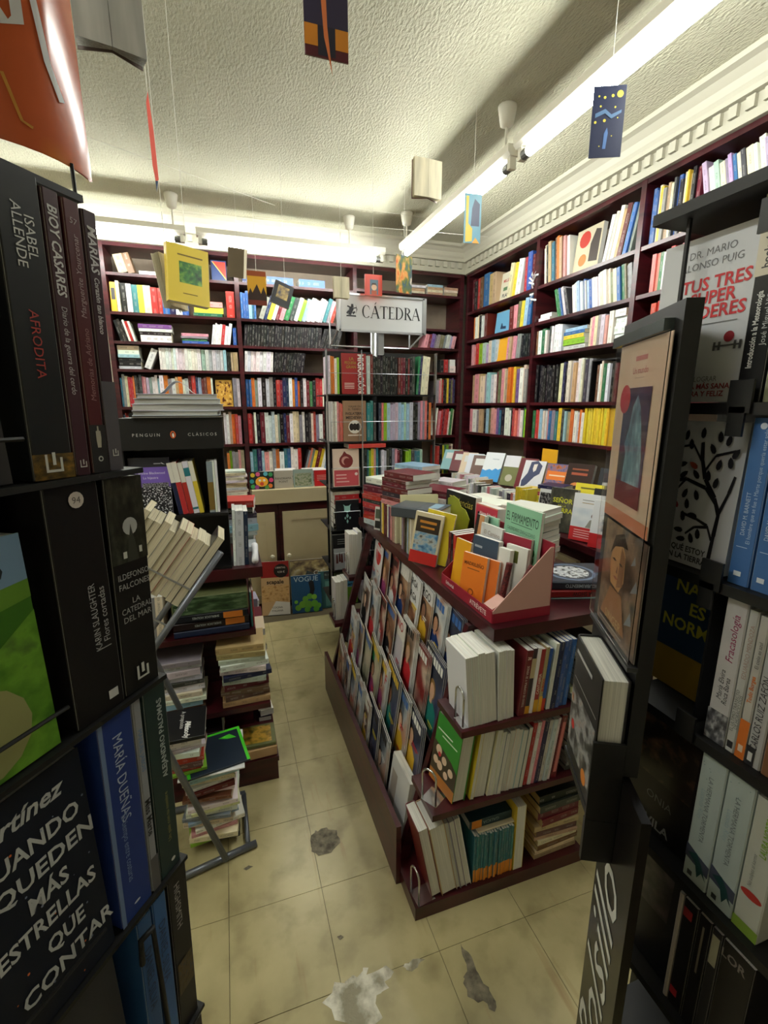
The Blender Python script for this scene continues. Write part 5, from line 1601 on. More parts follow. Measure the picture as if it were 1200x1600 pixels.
upright((0.80, 1.60, zi), DYN, nrm(262), 'mkr', [0.02, 0.016], 0.17, 0.12, 'the little row left of the black slipcase', 'small books by the cardboard display', 0)
# yellow green lozenge-shaped leaflet
LX = 0.952                                           # it stands against the trends book
pts = [at(u, v, X=LX) for u, v in ((700, 778), (708, 774), (716, 780), (720, 792), (727, 797), (733, 812))] 
pts = [(q.y, q.z) for q in pts]
y9, y0_ = at(722, 812, X=LX).y, at(706, 806, X=LX).y
pts += [(y9, zi), (y0_, zi), (at(706, 806, X=LX).y, at(706, 806, X=LX).z), (at(699, 797, X=LX).y, at(699, 797, X=LX).z)]
m = MB(); m.prism(pts, LX, LX + 0.003, Matrix(((0, 0, 1, 0), (1, 0, 0, 0), (0, 1, 0, 0), (0, 0, 0, 1))))
lf = m.build('leaflet', art_material('print_lime', [(122, 136, 24), (172, 174, 40)], 1.2, 2, 0)); tag(lf, 'yellow-green petal-shaped leaflet standing before the black trends book', 'leaflet')
# TENDENCIAS display book and pink leaflet stand
b = face('display_book', 'black trends book with gold script title on the island', (0.98, 1.865, zi), nrm(266), 0.25, 0.262, 0.03, (28, 28, 30), 2, 0)
b.text('front', 'Tendencias', 0.52, 0.85, 0.034, (206, 186, 90), fit=0.2, shear=0.2); b.rect('front', 0, 0.05, 1, 0.35, (130, 160, 196)); b.rect('front', 0, 0.35, 1, 0.38, (226, 226, 226))
b = face('display_book', 'pink leaflet box with white two-line title beside the trends book', (0.98, 1.635, zi), nrm(266), 0.15, 0.25, 0.04, (226, 150, 130), 2, 0)
b.rect('front', 0, 0.62, 1, 0.98, (206, 60, 84)); b.text('front', 'Alianza Editorial', 0.55, 0.86, 0.013, (246, 236, 236), fit=0.11, bold=True); b.text('front', 'El libro de bolsillo', 0.55, 0.74, 0.013, (246, 236, 236), fit=0.12, bold=True); b.disc('front', 0.14, 0.84, 0.05, (40, 20, 30))
pile((1.1, 1.62, zi + 0.0), nrm(246), 'w', [0.004], 0.02, 0.02, 'x', 'x') if False else None
pile((1.19, 1.625, zi), nrm(246), 'wwpwwdwhww', [0.022, 0.026], 0.16, 0.20, 'the pale pile behind the pink leaflet box', G)

# cardboard counter display with books
CX, CY = 0.83, 1.32
cd = empty('cardboard_display', 'red and pink cardboard counter display holding travel books, near island corner', 'display box', (CX, CY, zi))
CARD = plain((206, 160, 150), 0.6, name='pink_cardboard'); CRED = plain((150, 26, 48), 0.5, name='crimson_printed_card')
x0, x1, y0, y1 = -0.10, 0.105, -0.175, 0.18
MB().box((x0, y0, 0), (x1, y1, 0.004)).build('base', CRED, cd)
fl = MB().box((x0 - 0.002, y0, 0), (x0, y1, 0.04)).build('left_wall', CRED, cd)
Q = Matrix(((1, 0, 0, 0), (0, 0, 1, 0), (0, 1, 0, 0), (0, 0, 0, 1)))
MB().prism([(x0, 0.032), (x1, 0.032), (x1, 0.225), (x1 - 0.012, 0.225), (x0, 0.04)], y0 - 0.003, y0, Q).build('front_side', CARD, cd)
MB().box((x0, y0 - 0.003, 0), (x1, y0, 0.0315)).build('front_band', CRED, cd)
MB().prism([(x0, 0.0), (x1, 0.0), (x1, 0.225), (x1 - 0.012, 0.225), (x0, 0.04)], y1, y1 + 0.003, Q).build('rear_side', CRED, cd)
MB().box((x1, y0 - 0.003, 0), (x1 + 0.003, y1 + 0.003, 0.235)).build('back_wall', CRED, cd)
MB().box((0, -0.05, 0), (0.055, 0.0, 0.002), Matrix.Translation((x0 + 0.004, y0 + 0.058, 0.04)) @ Matrix.Rotation(math.radians(-28), 4, 'Y')).build('folded_flap', CARD, cd)
def tx(s, M, size, c, parent, fit=None, bold=True):
    vs, fs, a0, a1, b0, b1 = text_geo(s, bold, 0)
    k = size / 0.7; kx = min(k, fit / (a1 - a0)) if fit else k
    me = bpy.data.meshes.new('lettering'); me.from_pydata([tuple(M @ Vector(((v.x - (a0 + a1) / 2) * kx, (v.y - 0.35) * k, 0))) for v in vs], [], fs)
    me.materials.append(ink(c)); me.update()
    return link('lettering', me, parent)
tx('ATRÉVETE', cols((0, -1, 0), (0, 0, 1), (-1, 0, 0), Vector((x0 - 0.0026, y0 + 0.085, 0.02))), 0.016, (240, 220, 216), fl, 0.12)
tx('Editorial', cols((0, -1, 0), (0, 0, 1), (-1, 0, 0), Vector((x0 - 0.0026, y1 - 0.07, 0.021))), 0.013, (240, 220, 216), fl, 0.1)
def cdp(x, y, z=0.0048): return Vector((CX + x, CY + y, zi + z))
nCd = nrm(256)
b = face('display_book', 'black tall book with a wood-coloured spine strip in the cardboard display', cdp(-0.005, 0.145), nrm(266), 0.05, 0.255, 0.02, (36, 26, 24), 9)
b.rect('front', 0.42, 0.0, 1.0, 1.0, (206, 150, 100))
b = face('display_book', 'white walking guide with grey title in the cardboard display', cdp(0.01, 0.062), nrm(264), 0.12, 0.235, 0.012, (222, 222, 222), 5)
b.text('front', 'El Camino', 0.55, 0.88, 0.015, (150, 130, 110), fit=0.1); b.text('front', 'de Santiago', 0.55, 0.79, 0.015, (150, 130, 110), fit=0.11); b.rect('front', 0, 0, 0.3, 0.45, (236, 170, 40)); b.rect('front', 0.02, 0.5, 0.12, 0.95, (236, 236, 236))
b = face('display_book', 'large mint calendar book reading 2023 in the cardboard display', cdp(0.068, -0.03), nrm(268), 0.19, 0.315, 0.012, (150, 206, 172), 4)
b.text('front', 'EL FIRMAMENTO', 0.5, 0.87, 0.03, (30, 50, 40), fit=0.17); b.text('front', 'CALENDARIO ZARAGOZANO', 0.5, 0.74, 0.012, (70, 100, 84), fit=0.15); b.text('front', 'PARA EL AÑO', 0.5, 0.67, 0.009, (40, 60, 50), fit=0.07); b.text('front', '2023', 0.52, 0.52, 0.058, (22, 120, 50), fit=0.16, shear=0.1, stretch=1.1); b.rect('front', 0.2, 0.8, 0.8, 0.806, (40, 70, 56))
b = face('display_book', 'mint companion calendar tucked behind the walking guide', cdp(0.05, 0.118), nrm(262), 0.07, 0.25, 0.006, (160, 214, 184), 4)
b = face('paperback_book', 'grey-blue novel with an orange price dot in the cardboard display', cdp(-0.028, 0.03), nCd, 0.12, 0.2, 0.024, (66, 84, 104), 6)
b.disc('front', 0.8, 0.62, 0.1, (236, 150, 40)); b.rect('front', 0.15, 0.45, 0.6, 0.55, (170, 120, 70)); b.rect('front', 0.15, 0.3, 0.7, 0.38, (170, 120, 70)); b.rect('front', 0.1, 0.8, 0.4, 0.84, (180, 190, 200))
b = face('paperback_book', 'white paperback beside the grey-blue novel', cdp(-0.012, -0.068), nCd, 0.05, 0.19, 0.018, (236, 236, 232), 5)
b = face('paperback_book', 'maroon-topped novel in the cardboard display', cdp(0.042, -0.055), nCd, 0.12, 0.225, 0.012, (150, 40, 60), 4)
b = face('paperback_book', 'white book with an olive patch in the cardboard display', cdp(0.022, -0.085), nCd, 0.09, 0.2, 0.014, (238, 238, 232), 5)
b.rect('front', 0.1, 0.72, 0.6, 0.92, (106, 110, 40))
b = face('paperback_book', 'orange paperback with a small round emblem in front of display', cdp(-0.082, 0.0), nrm(250), 0.105, 0.155, 0.014, (238, 130, 40), 8)
b.text('front', 'MADRILEÑO', 0.5, 0.78, 0.012, (120, 60, 20), fit=0.085, bold=True); b.rect('front', 0.25, 0.66, 0.75, 0.68, (150, 80, 30)); b.disc('front', 0.5, 0.16, 0.12, (150, 80, 30)); b.disc('front', 0.5, 0.16, 0.08, (238, 130, 40))
b = face('paperback_book', 'second orange paperback behind the first one', cdp(-0.055, -0.03), nrm(250), 0.105, 0.15, 0.012, (236, 124, 50), 8)
b = face('paperback_book', 'yellow paperback peeking behind the orange ones', cdp(-0.064, 0.126), nrm(262), 0.09, 0.17, 0.012, (240, 176, 40), 8)
# two dark-red woven batons
WEAVE = noise_mat('woven_dark_red_cord', (60, 14, 16), (116, 34, 34), 120, rough=0.6, bump=0.6, bscale=160)
for lab, a, c in (('dark red woven baton leaning in the cardboard display', (-0.045, -0.125, 0.012), (-0.018, -0.128, 0.17)), ('longer dark red woven baton leaning right in display', (-0.035, -0.155, 0.012), (0.045, -0.158, 0.165))):
    A_, B_ = cdp(*a), cdp(*c)
    m = MB(); dv = (B_ - A_)
    m.tube([A_ + dv * f for f in (0.0, 0.2, 0.25, 0.6, 0.97, 1.0)], 0.0105, 10)
    bt = m.build('woven_baton', WEAVE, smooth=True); tag(bt, lab, 'baton')
# big flat books at the near right corner
b = lie((1.16, 1.30, zi), nrm(196), 0.004, 0.19, 0.25, (150, 190, 206), 'thin pale blue booklet under the flat pile by the display')
b = lie((1.16, 1.30, zi + 0.0045), nrm(196), 0.026, 0.19, 0.26, (150, 30, 34), 'dark red book with black spine letters under the football book', True)
b.text('spine', 'CELTIBERIA SHOW', 0.5, 0.4, 0.014, (40, 12, 14), rot=90, fit=0.14, bold=True)
b = lie((1.15, 1.31, zi + 0.031), nrm(200), 0.03, 0.2, 0.25, (40, 48, 66), 'glossy blue and black illustrated book on top of the red one', True)
b.disc('front', 0.5, 0.5, 0.44, (110, 130, 160)); b.disc('front', 0.5, 0.5, 0.38, (44, 52, 72)); b.disc('front', 0.5, 0.5, 0.32, art('team', [(30, 34, 44), (200, 206, 214), (236, 238, 240), (120, 130, 146)], 9, 4, True)); b.rect('front', 0.05, 0.03, 0.4, 0.14, (90, 170, 210))
b.text('spine', 'EL DESCUBRIMIENTO', 0.5, 0.4, 0.012, (170, 190, 206), rot=90, fit=0.15, bold=True)

# ================================================================== left display island with trays
LX1, LY0 = 0.104, 1.906
li = empty('display_table', 'maroon display table with stepped book trays at left aisle', 'table', (-0.3, 2.4, 0))
o = Matrix.Translation((0.3, -2.4, 0))
MB().box((-0.95, LY0, 0.905), (LX1, 3.05, 0.95), o).build('table_top', WOOD_H, li)
MB().box((-0.85, 2.06, 0.0), (0.03, 3.0, 0.9045), o).build('core', WOOD, li)
for z, x1, y0 in ((0.695, 0.06, 1.86), (0.37, 0.10, 1.82), (0.115, 0.12, 1.80)):
    MB().box((-0.9, y0, z - 0.022), (x1, 2.0595, z), o).build('end_tray', WOOD_H, li)
    MB().box((0.0305, 2.0605, z - 0.022), (x1, 3.0, z), o).build('side_tray', WOOD_H, li)
MB().box((-0.9, 1.805, 0.0), (0.115, 2.0595, 0.0925), o).build('plinth', WOOD, li)
# books on the trays
nE = Vector((0, -1, 0)); DX = Vector((1, 0, 0))
G = 'books on the left display table trays'
upright((-0.42, 1.885, 0.6955), DX, nE, 'hchac', [0.03, 0.026, 0.018], 0.19, 0.15, 'the pale run at the upper left tray', G, 2)
zt, bs = pile((-0.11, 1.95, 0.6955), nE, 'nkkf', [0.03, 0.034, 0.034, 0.075], 0.16, 0.29, 'the dark pile on the upper tray', G, jit=1.5, hard=True, marks=False, szj=0.01)
for q in bs[1:3]:
    q.rect('spine', 0.1, 0.06, 0.9, 0.32, (206, 120, 40)); q.text('spine', 'SHERLOCK HOLMES', 0.5, 0.55, 0.009, (196, 206, 206), rot=90, fit=0.1)
bs[3].rect('spine', 0.02, 0.02, 0.98, 0.98, art('green_ruin', [(20, 36, 22), (52, 80, 48), (110, 130, 100)], 5, 5)); bs[3].text('spine', 'LA', 0.6, 0.88, 0.014, (150, 160, 140), rot=90); bs[3].text('spine', 'TORRE', 0.35, 0.88, 0.014, (150, 160, 140), rot=90, fit=0.05)
upright((0.045, 1.885, 0.6955), DX, nE, 'tr', [0.008, 0.006], 0.16, 0.15, 'the thin pair at the upper tray end', G, 0)
zt, _ = pile((-0.28, 1.93, 0.3705), nE, 'iswcwdhhha', [0.022, 0.026, 0.02], 0.15, 0.24, 'the grey pile on the middle tray', G, jit=5)
zt, _ = pile((0.005, 1.91, 0.3705), nE, 'eiimhnwwhe', [0.024, 0.026, 0.02], 0.15, 0.19, 'the beige pile on the middle tray', G, jit=6, pages='c')
pile((0.0, 1.92, zt), nE, 'e', [0.03], 0.16, 0.2, 'the beige pile, its crown', G, pages='c')
pile((-0.21, 1.90, 0.1155), nE, 'immwwk', [0.022, 0.03], 0.15, 0.22, 'the white and wine pile on the low tray', G, jit=5)
zt, bs = pile((0.03, 1.885, 0.1155), nE, 'ef', [0.045, 0.02], 0.14, 0.17, 'the low pile with a deer picture', G, jit=2, marks=False, hard=True)
bs[1].rect('front', 0.08, 0.1, 0.92, 0.9, art('deer', [(60, 64, 30), (150, 120, 40), (196, 150, 60), (90, 90, 50)], 4, 3))
pile((-0.44, 1.90, 0.1155), nE, 'wkwadw', [0.026], 0.15, 0.2, 'the pale pile at the low tray left', G, jit=5)
# side tray piles along the aisle
G = 'books on the side trays of the left table'
nX = Vector((1, 0, 0))
for k, (y, s) in enumerate(((2.14, 'wrnwkswc'), (2.32, 'cwiwhwm'), (2.5, 'whcwwd'), (2.7, 'wcwwh'))):
    pile((0.075, y, 0.3705), nX, s, [0.024, 0.03], 0.06, 0.15, 'the side pile %s along the left table' % ORDN[k], G, jit=6)
for k, (y, s) in enumerate(((2.14, 'kwc'), (2.34, 'wyw'), (2.54, 'wcw'))):
    pile((0.085, y, 0.1155), nX, s, [0.024, 0.03], 0.06, 0.15, 'the low side pile %s along the left table' % ORDN[k], G, jit=6)
# table-top right part: pile, roll of paper, clear tray
pile((0.03, 2.36, 0.9505), nE, 'ahshdkr', [0.03, 0.024, 0.034], 0.16, 0.16, 'the grey pile at the left table edge', 'grey books at the left table edge', jit=10)
r = MB().tube([(0.078, 1.93, 0.968), (0.085, 2.06, 1.0)], 0.014, 14).build('paper_roll', plain((232, 232, 236), 0.5), smooth=True); tag(r, 'white rolled paper lying on the left table corner', 'paper roll')
MB().box((0.035, 2.13, 0.9505), (0.098, 2.26, 0.972)).build('plastic_tray', plain((196, 202, 210), 0.2)); tag(bpy.data.objects['plastic_tray'], 'low pale translucent-looking tray of cards at the left table edge', 'tray')
upright((-0.008, 1.94, 0.9505), DX, nE, 'whn', [0.012, 0.03, 0.018], 0.235, 0.14, 'the group right of the black publisher stand', 'books right of the publisher stand', 2)

# ------------------------------------------------------------------ black publisher display stand with lettered header
ps = empty('publisher_stand', 'black cardboard book stand with lettered header on left table', 'book stand', (-0.16, 1.95, 0.9505))
px0, px1 = -0.20, 0.145
PB = plain((12, 11, 12), 0.45, name='black_card')
for (z0, z1) in ((0.0, 0.01), (0.225, 0.235)):
    MB().box((px0, -0.03, z0), (px1, 0.16, z1)).build('shelf', PB, ps)
MB().box((px0, 0.16, 0.0), (px1, 0.17, 0.62)).build('back_board', PB, ps)
MB().box((px0 - 0.006, -0.03, 0.0), (px0 - 0.0005, 0.17, 0.49)).build('side_board', PB, ps); MB().box((px1 - 0.004, 0.04, 0.0), (px1, 0.17, 0.49)).build('side_board', PB, ps)
hd = MB().box((px0 - 0.006, -0.04, 0.49), (px1 + 0.004, 0.175, 0.605)).build('header', PB, ps)
HM = lambda x, z: cols((1, 0, 0), (0, 0, 1), (0, -1, 0), Vector((x, -0.0405, z)))
tx('P E N G U I N', HM(-0.117, 0.545), 0.011, (190, 188, 184), hd, 0.115, False); tx('C L Á S I C O S', HM(0.075, 0.545), 0.011, (190, 188, 184), hd, 0.115, False)
def flat_disc(x, z, rx, rzz, c, parent, e, n=16):
    me = bpy.data.meshes.new('emblem'); me.from_pydata([(x + rx * math.cos(2 * math.pi * i / n), -0.0405 - e, z + rzz * math.sin(2 * math.pi * i / n)) for i in range(n)], [], [tuple(range(n))]); me.materials.append(ink(c)); link('emblem', me, parent)
flat_disc(-0.027, 0.545, 0.0095, 0.0135, (226, 100, 40), hd, 0.0); flat_disc(-0.027, 0.545, 0.0055, 0.0105, (16, 14, 14), hd, 0.0003); flat_disc(-0.0265, 0.543, 0.0035, 0.008, (236, 232, 226), hd, 0.0006)
b = face('display_book', 'violet face-out book with a black and white lattice in publisher stand', (-0.16 - 0.125, 1.93, 1.1865), nE, 0.14, 0.222, 0.018, (122, 96, 190), 5)
b.rect('front', 0, 0.84, 1, 1, (34, 34, 44)); b.text('front', 'Caroline Blackwood', 0.52, 0.74, 0.009, (226, 220, 240), fit=0.1); b.text('front', 'La hijastra', 0.52, 0.66, 0.009, (226, 220, 240), fit=0.065); b.rect('front', 0.62, 0.89, 0.8, 0.905, (170, 170, 180)); b.poly('front', [(0.8, 0.92), (0.9, 0.88), (0.82, 0.89)], (220, 220, 226))
lat = art('lattice', [(24, 24, 30), (24, 24, 30), (226, 226, 232), (226, 226, 232)], 26, 1, True); b.rect('front', 0.0, 0.0, 1.0, 0.5, lat); b.rect('front', 0.3, 0.5, 0.95, 0.57, lat)
p, bs = upright((-0.16 - 0.035, 1.93, 1.1865), DX, nE, 'nrrwy', [0.014, 0.018, 0.018, 0.022, 0.016], 0.205, 0.13, 'the slanted classics row of the publisher stand', 'classics in the publisher stand', -8, marks=False, hj=0.02)
for q, c in zip(bs, [(226, 224, 214), (226, 224, 214), (226, 224, 214), (40, 120, 130), (236, 232, 214)]): q.rect('spine', 0.0, 0.62 if q is not bs[3] else 0.72, 1.0, 1.0 if q is not bs[3] else 0.88, c, name='pale_top_band')
bs[3].rect('spine', 0, 0.08, 1, 0.12, (40, 120, 130))
_, bs = upright((-0.16 + 0.078, 1.93, 1.1865), DX, nE, 'aww', [0.02, 0.008, 0.008], 0.205, 0.1, 'the upright end of the publisher stand row', 'classics in the publisher stand', 0, marks=False, hj=0.02); bs[0].rect('spine', 0, 0.05, 1, 0.6, (120, 96, 40))
upright((-0.018, 1.96, 1.1865), DX, nE, 'ww', [0.01, 0.012], 0.21, 0.1, 'the white pair outside the publisher stand', 'classics in the publisher stand', 0) if False else None
G = 'grey pile on the publisher stand'
zz = 0.9505 + 0.6205
zz, _ = pile((-0.165, 1.99, 0.9505 + 0.6055), Vector((0, 1, 0)), 'khhhh', [0.008, 0.018, 0.022, 0.02, 0.018], 0.17, 0.30, 'the grey hardback pile on the publisher stand', G, jit=3, pages='g', hard=True, marks=False, szj=0.12)
# bent grey card on top
m = MB()
for i in range(13):
    a = math.pi * (i / 12); x = -0.06 + 0.12 * i / 12; z = 0.045 * math.sin(a) ** 1.6
    m.v += [Vector((x, -0.05, z)), Vector((x, 0.05, z)), Vector((x, -0.05, z + 0.0015)), Vector((x, 0.05, z + 0.0015))]
for i in range(12):
    k = 4 * i
    m.f += [(k, k + 4, k + 5, k + 1), (k + 2, k + 3, k + 7, k + 6), (k, k + 2, k + 6, k + 4), (k + 1, k + 5, k + 7, k + 3)]
c_ = m.build('bent_card', plain((206, 210, 212), 0.5)); c_.location = (-0.16, 1.98, zz + 0.001); tag(c_, 'arched pale grey card on top of the grey pile', 'card')
# picture card and pale books left of the stand (seen past the tower)
upright((-0.47, 1.98, 0.9505 + 0.22), DX, nE, 'kwc', [0.02, 0.014], 0.2, 0.1, 'x', 'x') if False else None

# ------------------------------------------------------------------ grey tube stand with a cradle of books and a pile on its foot
st = empty('tube_stand', 'grey metal tube stand with a slanted cradle beside left table', 'book stand', (-0.13, 1.5, 0))
o = Matrix.Translation((0.13, -1.5, 0))
for y in (1.45, 1.73):
    MB().tube([o @ Vector(q) for q in ((-0.04, y, 1.165), (-0.315, y, 0.80), (-0.33, y, 0.765), (-0.315, y, 0.73), (-0.105, y, 0.03))], 0.0105, 10).build('side_frame', GREYT, st, smooth=True)
MB().tube([o @ Vector(q) for q in ((-0.33, 1.43, 0.013), (0.0, 1.50, 0.013))], 0.0125, 10).build('foot', GREYT, st, smooth=True)
MB().tube([o @ Vector(q) for q in ((-0.33, 1.75, 0.013), (-0.03, 1.75, 0.013))], 0.0125, 10).build('foot', GREYT, st, smooth=True)
MB().tube([o @ Vector(q) for q in ((-0.03, 1.51, 0.013), (-0.035, 1.75, 0.013))], 0.009, 8).build('cross_bar', GREYT, st, smooth=True)
# pile of books lying on the cradle, fore-edges to the aisle
aa = math.radians(53)
ud = Vector((math.cos(aa), 0, math.sin(aa))); un = Vector((-math.sin(aa), 0, math.cos(aa)))
base = Vector((-0.315, 1.47, 0.80)) + un * 0.0108 + ud * 0.235
G = 'paperbacks piled in the tube cradle'
acc = 0.0
for k in range(11):
    t = random.uniform(0.019, 0.024); hh = random.uniform(0.195, 0.215); dd = 0.14
    if k == 0: hh = 0.25
    X_, Y_, Z_ = un, Vector((0, -1, 0)), ud
    q = base + un * (acc + t / 2) + Vector((0, dd - random.uniform(0, 0.012), 0)) + ud * random.uniform(0, 0.02)
    c = [(30, 30, 32), (40, 36, 34), (226, 222, 206), (120, 26, 30), (176, 44, 40), (60, 50, 46), (206, 200, 186), (60, 60, 60), (150, 140, 110), (30, 30, 32), (96, 104, 60)][k]
    pos = 'lowest on the tubes' if k == 0 else ('topmost' if k == 10 else ORDN[k] + ' from the tubes')
    book('stacked_book', 'cream-paged paperback in the slanted cradle, %s' % pos, cols(X_, Y_, Z_, q), t, dd, hh, c, 'book', G, False, 'c')
    acc += t + 0.0004
cw = MB()
for s_, dz in ((0.10, 0.0), (0.23, 0.0)):
    a_ = Vector((-0.315, 1.452, 0.80)) + ud * (s_ + 0.08)
    cw.tube([o @ Vector((a_.x, 1.452, a_.z)), o @ (Vector((a_.x, 1.452, a_.z)) + un * 0.26)], 0.003, 6)
cw.build('wire_loop', STEEL, st)
# lower cradle, a few slick brochures
upright((-0.33, 1.70, 0.80), DX, nE, 'hw', [0.02], 0.1, 0.1, 'x', 'x') if False else None
G = 'books piled on the stand foot'
zt, _ = pile((-0.14, 1.61, 0.026), nE, 'klcpwcsawcweiwmwcsw', [0.013, 0.016, 0.02], 0.17, 0.17, 'the tall mixed pile on the stand foot', G, jit=12, pages='c', marks=True, jx=0.014)
b = lie((-0.13, 1.60, zt + 0.0005), nE, 0.006, 0.21, 0.22, (226, 226, 226), 'thin white booklet under the dark green comic')
b = lie((-0.12, 1.60, zt + 0.007), rz(nE, 10), 0.008, 0.2, 0.21, (28, 40, 56), 'dark comic book with bright green border on floor pile')
b.rect('front', 0.0, 0.0, 1.0, 0.05, (70, 200, 40)); b.rect('front', 0.94, 0.0, 1.0, 1.0, (70, 200, 40)); b.rect('front', 0.0, 0.95, 1.0, 1.0, (70, 200, 40)); b.poly('front', [(0.7, 0.1), (0.85, 0.2), (0.8, 0.4), (0.72, 0.25)], (70, 200, 40))
zz, _ = pile((-0.235, 1.58, zt + 0.0155), nE, 'lrirwhww', [0.012, 0.012, 0.02, 0.02, 0.022], 0.15, 0.16, 'the pile on the green comic', G, jit=8, pages='c')
b = lie((-0.185, 1.59, zt + 0.047), rz(nE, -18), 0.01, 0.17, 0.14, (226, 206, 40), 'yellow and red children cover lying askew on the green comic') if False else None
b = lie((-0.235, 1.58, zz + 0.0005), nE, 0.014, 0.17, 0.19, (22, 22, 24), 'black paperback with upside-down white author name on the pile')
b.text('front', 'Woody', 0.25, 0.3, 0.018, (230, 230, 226), rot=180, fit=0.1, bold=True); b.text('front', 'Allen', 0.4, 0.3, 0.018, (230, 230, 226), rot=180, fit=0.09, bold=True); b.text('front', 'A propósito', 0.62, 0.4, 0.014, (206, 206, 202), rot=180, fit=0.11)

# ================================================================== left tower of pocket books (close to the entrance)
LP = Vector((-0.08, 0.437, 0)); LD = Vector((0.59, 0.807, 0)).normalized(); LN = Vector((0.807, -0.59, 0)).normalized()
def lt(s, z, off=0.0): return LP + LD * s + LN * off + UPV * z
def atp(u, v, p, n):
    d = _fw * FPX + _rt * (u - 600.0) - _up * (v - 800.0)
    o_ = Vector((0, 0, CAM_H)); p = Vector(p)
    return o_ + d * ((p - o_).dot(n) / d.dot(n))
tw = empty('pocket_book_tower', 'black wire-and-steel tower of pocket books at left of the entrance', 'book tower', lt(-0.1, 0, -0.12))
TM = cols(LD, -LN, UPV, lt(-0.1, 0, -0.12)).inverted()
TWM = TM                                             # tower parts are built in world space, then brought to its frame
def tpart(name, mb, mat, smooth=False):
    ob = mb.build(name, mat, tw, smooth)
    ob.matrix_local = Matrix.Translation(-tw.location)
    return ob
TF = cols(LD, -LN, UPV, LP.copy())                   # local: x along face, y into the tower, z up
LROW = [1.549, 1.352, 1.140, 0.930, 0.72, 0.51]
for z in LROW:
    tpart('tray', MB().box((-0.30, -0.004, z - 0.005), (0.012, 0.15, z - 0.0005), TF), BLACKM)
    m = MB(); m.tube([TF @ Vector((-0.30, -0.006, z + 0.03)), TF @ Vector((-0.085, -0.006, z + 0.03))], 0.0016, 6)
    tpart('wire_rail', m, BLACKM)
tpart('back_plate', MB().box((-0.30, 0.152, 0.03), (0.012, 0.158, 1.77), TF), BLACKM)
tpart('side_plate', MB().box((-0.088, 0.032, 0.03), (-0.085, 0.15, 1.545), TF), BLACKM)
tpart('base', MB().box((-0.32, -0.02, 0.0), (0.03, 0.3, 0.03), TF), BLACKM)
tpart('top_plate', MB().box((-0.30, 0.02, 1.752), (0.008, 0.158, 1.757), TF), BLACKM)
m = MB(); m.tube([TF @ Vector((-0.062, -0.012, 1.10)), TF @ Vector((-0.062, -0.014, 1.128)), TF @ Vector((-0.05, -0.016, 1.128)), TF @ Vector((-0.047, -0.016, 0.95))], 0.0028, 8)
tpart('wire_hook', m, BLACKM, True)

def tb(label, s0, s1, row, h, col, d=0.125, pages='w', lean=1.2, hard=False, dz=0.0):
    t = s1 - s0 - 0.0006
    return book('pocket_book', label, F_spine(lt((s0 + s1) / 2, LROW[row] + dz), LN, t, lean), t, d, h, col, 'book', 'pocket books in the left tower', hard, pages)
GR = (150, 150, 152)
def bracket_logo(b, y, c=(206, 206, 200), k=1.0):
    w_ = b.t * 0.42 * k; W, H = b.t, b.h
    x0, x1 = 0.5 - 0.21 * k, 0.5 + 0.21 * k
    hh = w_ / H
    b.rect('spine', x0, y, x0 + 0.06, y + hh, c, 'publisher_mark'); b.rect('spine', x1 - 0.06, y, x1, y + hh * 0.8, c, 'publisher_mark'); b.rect('spine', x0, y, x1, y + hh * 0.14, c, 'publisher_mark')
    b.rect('spine', 0.46, y + hh * 0.4, 0.54, y + hh * 1.1, c, 'publisher_mark')
b = tb('black paperback spine with white name and red title in the tower', -0.078, -0.0475, 0, 0.197, (22, 24, 26))
b.text('spine', 'ISABEL', 0.68, 0.80, 0.0065, (214, 214, 212), rot=-90, fit=0.034); b.text('spine', 'ALLENDE', 0.42, 0.80, 0.0065, (214, 214, 212), rot=-90, fit=0.042); b.text('spine', 'AFRODITA', 0.5, 0.46, 0.0065, (170, 52, 40), rot=-90, fit=0.044)
b.rect('spine', 0.0, 0.0, 1.0, 0.09, art('still_life', [(40, 26, 12), (96, 76, 30), (150, 110, 40)], 4, 3), 'cover_picture'); bracket_logo(b, 0.025)
b = tb('plum paperback spine with bold white slanted capitals', -0.0468, -0.0335, 0, 0.193, (66, 34, 44))
b.text('spine', 'BIOY CASARES', 0.5, 0.8, 0.0066, (214, 212, 212), rot=-90, fit=0.058, bold=True, shear=0.15); b.text('spine', 'Diario de la guerra del cerdo', 0.5, 0.46, 0.0042, (190, 186, 186), rot=-90, fit=0.06, shear=0.15); bracket_logo(b, 0.03)
b = tb('dark red paperback spine with a small pale statue photo', -0.0322, -0.0178, 0, 0.192, (82, 24, 30))
b.text('spine', '57', 0.5, 0.93, 0.004, (170, 150, 150), rot=-10); b.text('spine', 'Marguerite Yourcenar', 0.5, 0.74, 0.0044, (176, 150, 150), rot=90, fit=0.056, shear=0.15); b.text('spine', 'Memorias de Adriano', 0.5, 0.42, 0.0044, (150, 110, 110), rot=90, fit=0.052, shear=0.15)
b.rect('spine', 0, 0, 1, 0.19, (24, 22, 24), 'dark_foot'); b.poly('spine', [(0.4, 0.10), (0.62, 0.10), (0.68, 0.14), (0.66, 0.165), (0.56, 0.168), (0.55, 0.185), (0.47, 0.185), (0.46, 0.168), (0.36, 0.165), (0.36, 0.13)], (176, 170, 154)); b.disc('spine', 0.5, 0.055, 0.16, (196, 196, 190), sy=0.07); b.disc('spine', 0.5, 0.055, 0.09, (24, 22, 24), sy=0.07)
b = tb('dark plum paperback spine with a plain grey lower third', -0.0172, -0.0042, 0, 0.19, (58, 26, 38))
